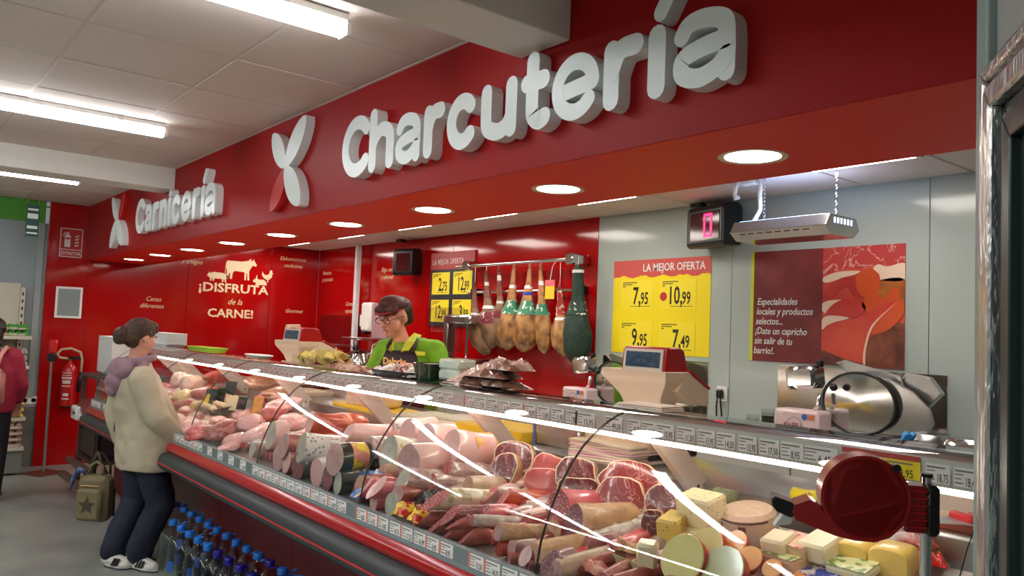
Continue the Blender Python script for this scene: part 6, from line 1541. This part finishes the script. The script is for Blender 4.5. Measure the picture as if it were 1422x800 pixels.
HAIRB = mat('hair_brown', (50, 32, 22), .5, rgb2=(84, 54, 36), scale=18, bump=.5, bscale=70, stretch=(1, 1, 4))
hr = MB()
def HA(p): return hdA @ Vector(p)
hr.ell(HA((0, -.022, .042)), (.088, .10, .088), 20, 14).ell(HA((0, -.06, -.01)), (.075, .06, .075)).ell(HA((0, .04, .085)), (.06, .06, .034)).ell(HA((.0, .075, .070)), (.05, .03, .026)).ell(HA((-.03, .0, .09)), (.06, .08, .04))
hr.ell(HA((-.015, -.128, -.018)), (.062, .048, .056)).ell(HA((-.02, -.13, -.05)), (.04, .035, .035)).ell(HA((0, -.10, -.02)), (.05, .04, .05))
skin(hr, 'hair', HAIRB, A, .005, 3, disp=.007, dscale=38)
# her small olive backpack, carried by the strap
OLV = mat('backpack_olive', (116, 104, 74), .6, noise_amt=.08, scale=14, bump=.3, bscale=60)
bp = thing('backpack', 'small olive backpack with a star, held low in the beige jacket person\'s hand', 'bag', WR+Vector((-.30, -.16, .25)), rz=.80)
MB().m(OLV).rbox((-.105, -.05, .0), (.105, .07, .30), .03).build('bag_body', bp, smooth='auto', bevel=.01)
MB().m(OLV).rbox((-.085, -.085, .015), (.085, -.045, .22), .018).build('front_pocket', bp, smooth='auto', bevel=.008)
st = [(.062*math.sin(2*PI*k/10)*(1 if k % 2 == 0 else .42), .062*math.cos(2*PI*k/10)*(1 if k % 2 == 0 else .42)) for k in range(10)]
MB().m(mat('star_dark', (66, 58, 40), .7)).prism(st, .004, (0, -.085, .115), ((1,0,0),(0,0,1),(0,-1,0))).build('star', bp, bevel=.001)
MB().m(mat('zip_gold', (150, 124, 70), .3, metal=.8)).tube([(-.08, -.062, .03), (-.085, -.066, .2), (-.06, -.066, .238), (.06, -.066, .238), (.085, -.066, .2), (.08, -.062, .03)], .003, 6).build('zip', bp)
MB().m(OLV).tube([(-.05, -.0, .30), (-.04, .0, .36), (0, 0, .385), (.04, 0, .36), (.05, 0, .30)], .010, 8).build('grab_handle', bp, smooth=True)
for s in (-1, 1): MB().m(mat('strap_dark', (70, 62, 44), .6)).tube([(.06*s, .06, .28), (.05*s, .07, .36), (.02*s, .03, .43), (0, 0, .45), (.02*s, .0, .40), (.08*s, .08, .2), (.09*s, .075, .02)], .009, 6).build('shoulder_strap', bp, smooth=True)
MB().m(mat('scarf_print', (92, 112, 160), .7, rgb2=(30, 36, 60), scale=34)).tube([(-.06, -.02, .31), (-.09, -.05, .34), (-.12, -.05, .29), (-.15, -.05, .20)], [.014, .02, .016, .008], 8).build('scarf', bp, smooth=True)
A.scale = (.97, .97, .97)
# ---- the shop worker behind the counter
BR = Vector((-4.86, 3.04, .0)); B = thing('person', 'shop worker in lime green jumper, dark apron, glasses and dark cap, bending over the counter', 'person', BR, rz=.50)
K = .0
hdB = frame((-.05, -.13, 1.675), (-.24, -.93, -.30), s=1.17)
JB = dict(pelvis=(.02, .02, .95), chest=(.02, -.02, 1.30), neck=(.0, -.06, 1.50), shoL=(.20, .0, 1.44), shoR=(-.19, .0, 1.43), elbL=(.335, -.05, 1.22), elbR=(-.29, -.06, 1.18), wriL=(.17, -.28, 1.335), wriR=(-.10, -.33, 1.22),
          hipL=(.11, .02, .92), hipR=(-.09, .02, .92), kneL=(.11, -.01, .50), kneR=(-.09, -.01, .50), ankL=(.12, .02, .09), ankR=(-.10, .02, .09), toeL=(.12, -.14, .04), toeR=(-.10, -.14, .04), hdL=(-.8, -.55, 0), hdR=(.6, -.7, 0), huL=(0, 0, 1), huR=(0, 0, 1))
person_body(B, JB, hdB, SKINB, hs=1.05, handL=.5, handR=.5, full=1)
face(B, hdB, (190, 104, 96), (84, 62, 46))
GREENJ = mat('jumper_lime', (122, 178, 20), .7, rgb2=(106, 160, 14), scale=10, bump=.3, bscale=30)
jb = MB(); jb.loft(torso_rings([(.90, .01, .0, .20, .15), (1.05, .02, -.02, .215, .175), (1.2, .02, -.03, .225, .17), (1.34, .01, -.02, .225, .145), (1.43, .0, -.02, .19, .11), (1.50, .0, -.04, .085, .075)]))
jb.cap((.05, -.03, 1.47), JB['shoL'], .075, .088).cap((-.05, -.03, 1.47), JB['shoR'], .075, .088).cap((0, .02, 1.38), (0, .02, 1.2), .14, .15)
jb.cap(JB['shoL'], JB['elbL'], .088, .072).cap(JB['elbL'], (.262, -.155, 1.275), .072, .055).cap(JB['shoR'], JB['elbR'], .088, .074).cap(JB['elbR'], (-.19, -.22, 1.21), .074, .055)
skin(jb, 'jumper', GREENJ, B, .008, 4, disp=.012, dscale=9)
COLL = mat('collar_yellow_green', (206, 208, 60), .6)
cl = MB()
for s in (-1, 1):
    cl.add([Vector(p) for p in ((s*.085, .02, 1.545), (s*.10, -.08, 1.50), (s*.085, -.15, 1.44), (s*.035, -.165, 1.425), (.0, -.135, 1.42), (s*.045, -.13, 1.50), (s*.06, -.04, 1.56))], [(0, 1, 2, 3, 4, 5, 6) if s > 0 else (6, 5, 4, 3, 2, 1, 0)])
o = cl.m(COLL).build('collar', B); o.data.materials.clear(); o.data.materials.append(COLL); sm = o.modifiers.new('s', 'SOLIDIFY'); sm.thickness = .012
MB().m(mat('shirt_green', (120, 160, 40), .6)).ell((.0, -.115, 1.445), (.06, .05, .06)).build('shirt_front', B, smooth=True)
APR = mat('apron_dark', (44, 26, 32), .6, noise_amt=.06, bump=.1)
def apr_surface(x, z): # hugs the jumper front
    a = .232 if z < 1.3 else .225-(z-1.3)*.28; b = .178 if z < 1.25 else .178-(z-1.25)*.28
    q = max(0, 1-(abs(x-.02)/a)**2.3)**(1/2.3); return -.028-b*q-.010
ap = MB().m(APR); rows = []
for i in range(15):
    z = .62+(1.44-.62)*i/14; w_ = .20 if z < 1.22 else .20-(z-1.22)/.22*.085; rows.append([Vector((.02+w_*u, apr_surface(.02+w_*u, max(z, .9)), z)) for u in [(-1+j/5) for j in range(11)]])
ap.add([v for r in rows for v in r], [(i*11+j, i*11+j+1, i*11+12+j, i*11+11+j) for i in range(14) for j in range(10)])
o = ap.build('apron', B, smooth=True); sm = o.modifiers.new('s', 'SOLIDIFY'); sm.thickness = .005; sm.offset = 1
for s in (-1, 1): MB().m(APR).tube([(.02+s*.10, apr_surface(.02+s*.10, 1.42), 1.43), (.01+s*.105, -.13, 1.47), (.005+s*.10, -.07, 1.515), (s*.085, .0, 1.53)], .013, 8).build('apron_strap', B, smooth=True)
lt = text('Dalprix', .066, mat('apron_logo', (250, 196, 120), .5), (-.085, apr_surface(.02, 1.34)-.012, 1.345), parent=B, bold=.002, sx=.9)
MB().m(mat('name_tag', (226, 224, 50), .4)).box((.13, -.150, 1.415), (.21, -.146, 1.442)).build('name_tag', B, rz=.0)
tb = MB(); tb.ell((.02, .02, .93), (.19, .15, .12)); tb.cap(JB['hipL'], JB['kneL'], .11, .085).cap(JB['kneL'], JB['ankL'], .085, .07).cap(JB['hipR'], JB['kneR'], .11, .085).cap(JB['kneR'], JB['ankR'], .085, .07)
skin(tb, 'trousers', mat('trousers_dark', (36, 34, 38), .7), B, .012, 3)
for s, a in (('L', .12), ('R', -.10)): sh = MB(); sh.cap((a, .04, .045), (a, -.15, .04), .045, .04); skin(sh, 'shoe', BLACK, B, .008, 2)
HAIRD = mat('hair_dark', (44, 30, 26), .5, bump=.5, bscale=60)
def HB(p): return hdB @ Vector(p)
h2 = MB(); h2.ell(HB((0, -.045, .03)), (.097, .098, .096)).ell(HB((0, -.07, -.02)), (.08, .055, .07)); skin(h2, 'hair', HAIRD, B, .006, 3, disp=.006, dscale=40)
CAPM = mat('cap_brown', (84, 44, 42), .6, noise_amt=.1, scale=20); cp_ = MB(); cp_.ell(HB((0, -.005, .072)), (.100, .116, .068), 22, 12).cap(HB((-.06, .06, .055)), HB((.06, .06, .055)), .035, .035); skin(cp_, 'cap', CAPM, B, .006, 3)
MB().m(mat('cap_piping_red', (214, 40, 52), .4)).tube([HB((.082*math.cos(a), .02+.096*math.sin(a), .047)) for a in [(-.1+k*.28) for k in range(13)]], .0055, 6).build('cap_trim', B, smooth=True)
vis = [HB((.080*math.cos(a), .03+.105*math.sin(a), .046)) for a in [(.15+k*.285) for k in range(11)]]+[HB((.06*math.cos(a), .02+.06*math.sin(a), .05)) for a in [(.15+k*.285) for k in range(10, -1, -1)]]
MB().m(CAPM).add(vis, [tuple(range(len(vis)))]).build('visor', B)
FR = mat('glasses_frame', (70, 24, 24), .3); gl_ = MB().m(FR)
for s in (-1, 1):
    gl_.tube([HB((s*.034+.027*math.cos(a), .104-.06*abs(s*.034+.027*math.cos(a))*.5, .000+.019*math.sin(a))) for a in [2*PI*k/14 for k in range(15)]], .0026, 6)
    gl_.tube([HB((s*.061, .098, .006)), HB((s*.078, .06, .008)), HB((s*.084, -.01, .006))], .0026, 6)
gl_.tube([HB((-.008, .105, .004)), HB((.008, .105, .004))], .0026, 6); gl_.build('glasses', B, smooth=True)
# ---- the person at the left edge with a pink backpack
CRo = Vector((-8.01, .885, 0)); Cc = thing('person', 'person in maroon coat with pink backpack and black trousers at the left picture edge', 'person', CRo, rz=1.25)
hdC = frame((0, .06, 1.47), (0, 1, -.15), s=.98)
Cc.scale = (.97, .97, .97)
JC = dict(pelvis=(0, .0, .86), chest=(0, .0, 1.14), neck=(0, .0, 1.32), shoL=(-.165, 0, 1.26), shoR=(.165, 0, 1.26), elbL=(-.23, .03, 1.0), elbR=(.23, .03, 1.0), wriL=(-.2, .16, .86), wriR=(.2, .16, .86), hipL=(-.09, 0, .82), hipR=(.09, 0, .82), kneL=(-.09, .03, .45), kneR=(.10, .02, .45), ankL=(-.09, -.02, .08), ankR=(.10, -.04, .08), toeL=(-.09, .12, .04), toeR=(.10, .10, .04))
person_body(Cc, JC, hdC); face(Cc, hdC)
MAR = mat('coat_maroon', (150, 14, 48), .7, noise_amt=.08, scale=8, bump=.3, bscale=30)
cc = MB(); cc.loft(torso_rings([(.78, 0, .01, .20, .15), (.95, 0, .01, .21, .155), (1.12, 0, 0, .205, .145), (1.24, 0, 0, .18, .11), (1.32, 0, 0, .09, .075)])); cc.cap(JC['shoL'], JC['elbL'], .08, .065).cap(JC['elbL'], (-.205, .13, .885), .065, .05).cap(JC['shoR'], JC['elbR'], .08, .065).cap(JC['elbR'], (.205, .13, .885), .065, .05)
skin(cc, 'coat', MAR, Cc, .009, 4, disp=.01, dscale=8)
tc_ = MB(); tc_.ell((0, 0, .82), (.17, .13, .1)); tc_.cap(JC['hipL'], JC['kneL'], .10, .07).cap(JC['kneL'], JC['ankL'], .07, .055).cap(JC['hipR'], JC['kneR'], .10, .07).cap(JC['kneR'], JC['ankR'], .07, .055); skin(tc_, 'trousers', mat('trousers_black', (16, 16, 20), .7), Cc, .01, 3)
for a in (-.09, .10): sh = MB(); sh.cap((a, -.06, .045), (a, .13, .04), .04, .036); skin(sh, 'shoe', BLACK, Cc, .008, 2)
hc = MB(); hc.ell(hdC @ Vector((0, -.02, .035)), (.09, .104, .098)).ell(hdC @ Vector((0, -.07, -.04)), (.085, .06, .10)).ell(hdC @ Vector((0, -.075, -.11)), (.08, .045, .07)); skin(hc, 'hair', mat('hair_black', (18, 14, 16), .4, bump=.5, bscale=60), Cc, .006, 3, disp=.006, dscale=30)
PNK = mat('backpack_pink', (188, 122, 110), .55, rgb2=(150, 92, 86), scale=7, bump=.3, bscale=40)
b2 = thing('backpack', 'dusty pink backpack with flap and tassels worn on the back of the maroon coat person', 'bag', CRo+Vector((0.155, -.05, .80)), rz=1.25)
MB().m(PNK).rbox((-.15, -.11, 0), (.15, .05, .33), .05).build('bag_body', b2, smooth='auto', bevel=.015)
MB().m(mat('backpack_flap', (206, 142, 130), .55, bump=.2)).prism([(-.14, .33), (.14, .33), (.135, .17), (.08, .12), (-.08, .12), (-.135, .17)], .02, (0, -.11, .0), ((1,0,0),(0,0,1),(0,-1,0))).build('flap', b2, bevel=.008)
for k in range(7): MB().m(mat('backpack_flap', (206, 142, 130), .55)).tube([(.02+.009*k, -.135, .14), (.018+.011*k, -.14, .06), (.015+.014*k, -.135, -.03)], .004, 5).build('tassel', b2)
for s in (-1, 1): MB().m(mat('backpack_flap', (206, 142, 130), .55)).tube([(.08*s, -.03, .33), (.10*s, .03, .45), (.115*s, .12, .50), (.12*s, .2, .47)], .018, 8).build('shoulder_strap', b2, smooth=True)
# ================================================================= left end: packing trolley, egg shelf; floor: water bottles; foreground: dispenser and fridge
T = thing('packing_trolley', 'dark trolley at the far end of the counter carrying foam trays on top', 'trolley', (-7.98, 1.93, 0))
FRM = mat('trolley_frame', (84, 66, 64), .5, metal=.3)
for a in (-.30, .30):
    for b in (-.27, .27): MB().m(FRM).box((a-.018, b-.018, .06), (a+.018, b+.018, 1.06)).build('upright', T, bevel=.002)
for z_ in (.30, .62, 1.04): MB().m(FRM).box((-.33, -.30, z_), (.33, .30, z_+.025)).build('shelf', T, bevel=.002)
MB().m(mat('film_roll_red', (128, 36, 36), .4)).cyl((-.26, -.24, .75), (.26, -.24, .75), .085, 20).build('film_roll', T, smooth='auto')
MB().m(mat('cover_dark', (60, 42, 44), .5)).rbox((-.28, -.28, .325), (.28, .1, .60), .04).build('cover', T, smooth='auto')
MB().m(mat('rail_wood', (120, 92, 80), .5, metal=.2)).box((-.40, -.36, .24), (.40, -.30, .28)).box((-.40, -.42, .12), (.40, -.36, .16)).build('low_rail', T)
bx = thing('paper_roll_box', 'small white box with a round printed mark on the trolley beside the extinguisher', 'box', (-8.19, 1.70, .645))
MB().m(PAPERW).rbox((-.12, -.13, 0), (.10, .05, .12), .012).build('body', bx, smooth='auto')
MB().m(INK).lathe([(.022, 0), (.03, 0), (.03, .001), (.022, .001), (.022, 0)], 20, mtx=Matrix.Rotation(PI/2, 4, 'X')).build('round_mark', bx, loc=(-.06, -.1305, .06)); MB().m(INK).box((-.015, -.1312, .05), (.06, -.1302, .075)).build('printed_word', bx)
eps_stack(-7.98, 1.90, 1.066, 30, 'tall stack of white foam trays on the trolley behind the beige jacket person', w=.52, d=.30)
# ---- egg shelf at the left wall
G = thing('shop_shelf', 'cream metal shop shelf with egg cartons at the left picture edge', 'shelf', (XE, 0, 0))
SHM = mat('shelf_cream', (206, 200, 182), .5)
def gx_(nm, x0, x1, y0, y1, z0, z1, m1=SHM, bev=.003): return MB().m(m1).box((x0, y0, z0), (x1, y1, z1)).build(nm, G, bevel=bev)
gx_('back_panel', .02, .06, -.9, 1.27, .1, 1.90); gx_('upright', .02, .10, 1.27, 1.31, .05, 1.86)
for k in range(22): gx_('upright_slot', .1002, .1012, 1.283, 1.297, .2+.075*k, .235+.075*k, INK, 0)
gx_('base_plinth', .05, .46, -.9, 1.33, .02, .24, mat('plinth_grey', (120, 122, 116), .5)); gx_('base_shelf', .05, .48, -.9, 1.34, .24, .275)
for z_ in (.53, 1.04, 1.335): gx_('shelf_board', .05, .46 if z_ < 1.2 else .50, -.9, 1.34, z_, z_+.035)
def carton_mesh(m1, m2):
    mb = MB().m(m1); mb.rbox((-.10, -.15, 0), (.10, .15, .028), .006)
    for i in range(2):
        for j in range(5): mb.lathe([(.024, .026), (.026, .034), (.018, .052), (0, .056)], 8, (-.05+.1*i, -.12+.06*j, 0))
    mb.m(m2).box((.0995, -.12, .004), (.1015, .12, .024)); return mb.mesh('carton')
CG = carton_mesh(mat('carton_green', (70, 160, 60), .6, noise_amt=.15), mat('carton_print', (200, 214, 180), .5, rgb2=(120, 60, 40), scale=40))
CW = carton_mesh(mat('carton_grey', (168, 160, 150), .7, noise_amt=.15), mat('carton_white_print', (214, 210, 204), .5, rgb2=(50, 50, 50), scale=40))
CP_ = carton_mesh(mat('carton_pulp', (176, 150, 132), .8, noise_amt=.1), mat('carton_print2', (206, 190, 176), .5))
CY = carton_mesh(mat('carton_yellow', (206, 190, 60), .6), mat('carton_print3', (120, 110, 60), .5))
def cartons(me, z0, layers, step, lab, group, ys=(1.17, .85, .53, .21)):
    for k in range(layers):
        for q, y_ in enumerate(ys):
            o = bpy.data.objects.new('egg_carton', me); COL.objects.link(o); o.location = (XE+.36+random.uniform(-.006, .006), y_, z0+k*step)
            tag(o, lab+', '+['nearest stack', 'second stack', 'third stack', 'farthest stack'][q]+', '+['bottom', 'second', 'third', 'fourth'][k]+' layer', 'eggs', group)
cartons(CG, 1.371, 2, .058, 'green egg carton on the top shelf', 'green egg cartons')
cartons(CW, 1.076, 3, .058, 'grey printed egg carton on the second shelf', 'grey egg cartons')
cartons(CY, .566, 3, .058, 'yellow egg carton on the lower shelf', 'yellow egg cartons')
cartons(CP_, .276, 4, .058, 'brown egg tray on the shelf base', 'brown egg trays')
# ---- hanging aisle sign
p = at(47, 270, z=ZC-.02)
T = thing('hanging_sign', 'small green and white sign hanging edge-on from the ceiling at the left', 'sign', (p.x, p.y, ZC-.02))
MB().m(mat('sign_green', (16, 74, 60), .5)).box((-.004, -.05, -.42), (.004, .06, -.10)).build('panel', T)
for z_, h_ in ((-.16, .02), (-.24, .05), (-.34, .03), (-.39, .015)): MB().m(SIGNW).box((-.0055, -.04, z_), (.0055, .05, z_+h_)).build('white_symbol', T)
for y_ in (-.04, .05): MB().m(CHROME).cyl((0, y_, -.10), (0, y_, .0), .0025, 6).build('wire', T)
# ---- water bottles
PET = glass('pet_water', (.90, .94, .95), 1, 1.45)
def bottle_protos(capm, label, group):
    t = thing('water_bottle', label, 'bottle', (0, 0, 0), group=group)
    pr = [(.0, .004), (.060, .0), (.073, .01), (.075, .03)]
    z_ = .04
    while z_ < .25: pr += [(.075, z_), (.0715, z_+.008), (.075, z_+.016)]; z_ += .028
    pr += [(.074, .265), (.064, .295), (.040, .330), (.024, .345), (.021, .350), (.021, .362)]
    MB().m(PET).lathe(pr, 20).build('bottle_body', t, smooth=True)
    MB().m(capm).lathe([(.023, .358), (.0255, .36), (.0255, .385), (.022, .390), (0, .390)], 18).build('cap', t, smooth='auto')
    hn = [(.024+.0, 0, .352), (.04, .012, .358), (.06, .014, .368), (.075, 0, .372), (.06, -.014, .368), (.04, -.012, .358), (.024, 0, .352)]
    MB().m(capm).tube(hn, .0035, 6).build('carry_ring', t, smooth=True)
    vs = []; 
    for i in range(7):
        a = -1.3+i*.08; vs += [(.0765*math.cos(a), .0765*math.sin(a), .14), (.0765*math.cos(a), .0765*math.sin(a), .20)]
    MB().m(mat('bottle_label_blue', (40, 96, 190), .4)).add(vs, [(2*i, 2*i+2, 2*i+3, 2*i+1) for i in range(6)]).build('label', t, smooth=True)
    return t
LB = mat('cap_light_blue', (20, 110, 206), .35); DB = mat('cap_dark_blue', (26, 20, 130), .35)
pa = bottle_protos(LB, 'big clear water bottle with light blue cap in the rows on the floor below the counter', 'light blue capped water bottles on the floor')
pb = bottle_protos(DB, 'big clear water bottle with dark blue cap in the rows on the floor below the counter', 'dark blue capped water bottles on the floor')
first = {0: True, 1: True}
ORD = ['first', 'second', 'third', 'fourth', 'fifth', 'sixth', 'seventh', 'eighth', 'ninth', 'tenth', 'eleventh', 'twelfth', 'thirteenth', 'fourteenth']
def put(x, y, dark, i, row):
    src = pb if dark else pa
    o = src if first[int(dark)] else dup(src); first[int(dark)] = False
    o.location = (x, y, 0); o.rotation_euler = (0, 0, random.uniform(-1, 2.4))
    o['label'] = 'clear water bottle with %s blue cap, %s from the left in the %s row' % ('dark' if dark else 'light', ORD[i], row)
for i in range(14): put(-5.50+.155*i, 1.703, i in (10,), i, 'back')
for i in range(11): put(-5.03+.155*i, 1.545, i in (5, 6, 7, 8), i, 'front')
# ---- red ticket dispenser on its pole
S = 1.40/FPX
pp = at(1286, 720, d=1.40); n_ = Vector((.775, -.632, 0)); a__ = Vector((.632, .775, 0))
T = thing('ticket_dispenser', 'red snail-shaped queue ticket dispenser on a chrome pole in front of the counter', 'ticket dispenser', (pp.x, pp.y, 0), rz=.66)
def L_(px, py): return ((px-1286)*S, pp.z+(720-py)*S)
DR = mat('dispenser_red', (150, 8, 14), .28, spec=.5, coat=.2)
out = []
cx, cz = L_(1203, 695); r0 = 58.5*S
for k in range(41):
    a = math.radians(-42 + 262*k/40 ); out.append((cx+r0*math.cos(a), cz+r0*math.sin(a)))
tail = [L_(1142, 709), L_(1131, 703), L_(1124, 706), L_(1110, 712), L_(1107, 722), L_(1112, 733), L_(1140, 742), L_(1165, 750), L_(1190, 754), L_(1215, 754), L_(1235, 746)]
body_o = [p_ for p_ in out if True]+tail
# outline starts lower right, runs over the top to the left, then along the spout and back
MB().m(DR).prism(body_o, .060, (0, -.030, 0), ((1,0,0),(0,0,1),(0,1,0))).build('shell', T, smooth='auto', bevel=.007)
MB().m(DR).lathe([(r0*.93, -.0), (r0*.915, -.0025), (r0*.89, -.0035), (0, -.0036)], 40, mtx=Matrix.Rotation(-PI/2, 4, 'X').inverted()).build('front_disc', T, smooth='auto', loc=(cx, -.030, cz))
x1_, z1_ = L_(1254, 738); x2_, z2_ = L_(1284, 674)
bl = MB().m(DR).rbox((x1_, -.022, z1_), (x2_, .022, z2_), .004).build('clamp_block', T, smooth='auto')
for k in range(6): MB().m(DR).box((x1_+.004, -.0275, z1_+.008+.0125*k), (x2_-.002, -.0215, z1_+.013+.0125*k)).build('rib', bl, bevel=.001)
x1_, z1_ = L_(1281, 741); x2_, z2_ = L_(1299, 672); MB().m(BLACK).rbox((x1_, -.026, z1_), (x2_, .026, z2_), .006).build('bracket', T, smooth='auto')
x_, z_ = L_(1286.5, 660); MB().m(CHROME).cyl((x_, 0, z_-.02), (x_, 0, z_-.004), .0075, 14).build('bolt', T, smooth='auto'); MB().m(BLACK).cyl((x_, 0, z_-.004), (x_, 0, z_+.002), .010, 14).build('bolt_cap', T)
mo = [L_(1079, 706), L_(1084, 703), L_(1108, 710), L_(1115, 720), L_(1113, 728), L_(1104, 731), L_(1086, 724), L_(1080, 716)]
MB().m(BLACK).prism(mo, .052, (0, -.026, 0), ((1,0,0),(0,0,1),(0,1,0))).build('ticket_mouth', T, bevel=.003)
MB().m(mat('ticket_paper', (200, 204, 196), .6)).prism([L_(1096, 729), L_(1112, 731), L_(1106, 742), L_(1084, 747)], .03, (0, -.015, 0), ((1,0,0),(0,0,1),(0,1,0))).build('paper_ticket', T)
x_, z_ = L_(1241, 650); MB().m(BLACK).cyl((x_, -.04, z_), (x_, -.025, z_), .007, 12).build('pin', T, smooth='auto')
MB().m(CHROME).cyl((0, 0, .012), (0, 0, pp.z-.02), .0095, 16).build('pole', T, smooth='auto'); MB().m(STEEL).lathe([(0, 0), (.11, 0), (.11, .008), (.03, .014), (0, .014)], 30).build('floor_plate', T, smooth='auto')
# ---- upright glass-door fridge at the right edge
E0 = at(1363, 300, d=.95); 
T = thing('upright_fridge', 'tall fridge with silver-framed glass door at the right picture edge', 'fridge', (E0.x, E0.y, 0), rz=math.atan2(-.868, .584))
# local x runs along the front toward the camera, local -y is the outward normal
CABM = mat('fridge_grey_green', (128, 148, 144), .45, noise_amt=.05, scale=6); HDR = mat('fridge_header', (148, 150, 144), .5)
SILV = mat('frame_silver', (200, 200, 198), .28, metal=.9, bump=.5, bscale=70, stretch=(1, 1, .3))
DARKT = mat('frame_dark', (46, 62, 62), .3, metal=.4)
MB().m(CABM).box((-.013, -.004, 0), (.033, .70, 2.42)).build('side_panel', T, bevel=.003)
MB().m(CABM).box((-.013, .62, 0), (1.30, .70, 2.42)).build('back_panel', T)
MB().m(HDR).box((.034, .006, 1.938), (1.30, .6, 2.42)).build('header', T, bevel=.002)
MB().m(CABM).box((.034, .02, 0), (1.30, .6, .12)).build('base', T)
bars = [(.034, .050, .010), (.050, .066, .022), (.066, .078, .014), (.078, .104, .026)]
for q, (a, b, d_) in enumerate(bars):
    dz = a-.034; dz2 = b-.034
    MB().m(SILV).prism([(a+.0004, .14), (b, .14), (b, 1.935-dz2), (a+.0004, 1.935-dz)], d_, (0, .006, 0), ((1,0,0),(0,0,1),(0,-1,0))).build('door_frame_side', T, bevel=.004)
    MB().m(SILV).prism([(a+.0006, 1.935-dz), (1.25, 1.935-dz), (1.25, 1.935-dz2), (b, 1.935-dz2)], d_, (0, .006, 0), ((1,0,0),(0,0,1),(0,-1,0))).build('door_frame_top', T, bevel=.004)
for q, (a, b, d_) in enumerate([(.105, .122, .012), (.122, .150, .018), (.150, .165, .008)]):
    MB().m(DARKT).prism([(a, .14), (b, .14), (b, 1.865-(b-.105)), (a, 1.865-(a-.105))], d_, (0, .006, 0), ((1,0,0),(0,0,1),(0,-1,0))).build('gasket_side', T, bevel=.002)
    MB().m(DARKT).prism([(a, 1.865-(a-.105)), (1.2, 1.865-(a-.105)), (1.2, 1.865-(b-.105)), (b, 1.865-(b-.105))], d_, (0, .006, 0), ((1,0,0),(0,0,1),(0,-1,0))).build('gasket_top', T, bevel=.002)
MB().m(glass('fridge_glass', (.55, .66, .66), 1)).box((.15, .004, .14), (1.25, .010, 1.81)).build('glass_door', T)
MB().m(mat('fridge_inside', (70, 88, 88), .5)).box((.034, .60, .12), (1.30, .619, 1.938)).build('liner', T)
for z_ in (.5, .85, 1.2, 1.55): MB().m(STEEL).box((.06, .08, z_), (1.28, .59, z_+.012)).build('wire_shelf', T)
bpy.data.scenes.remove(WORK)
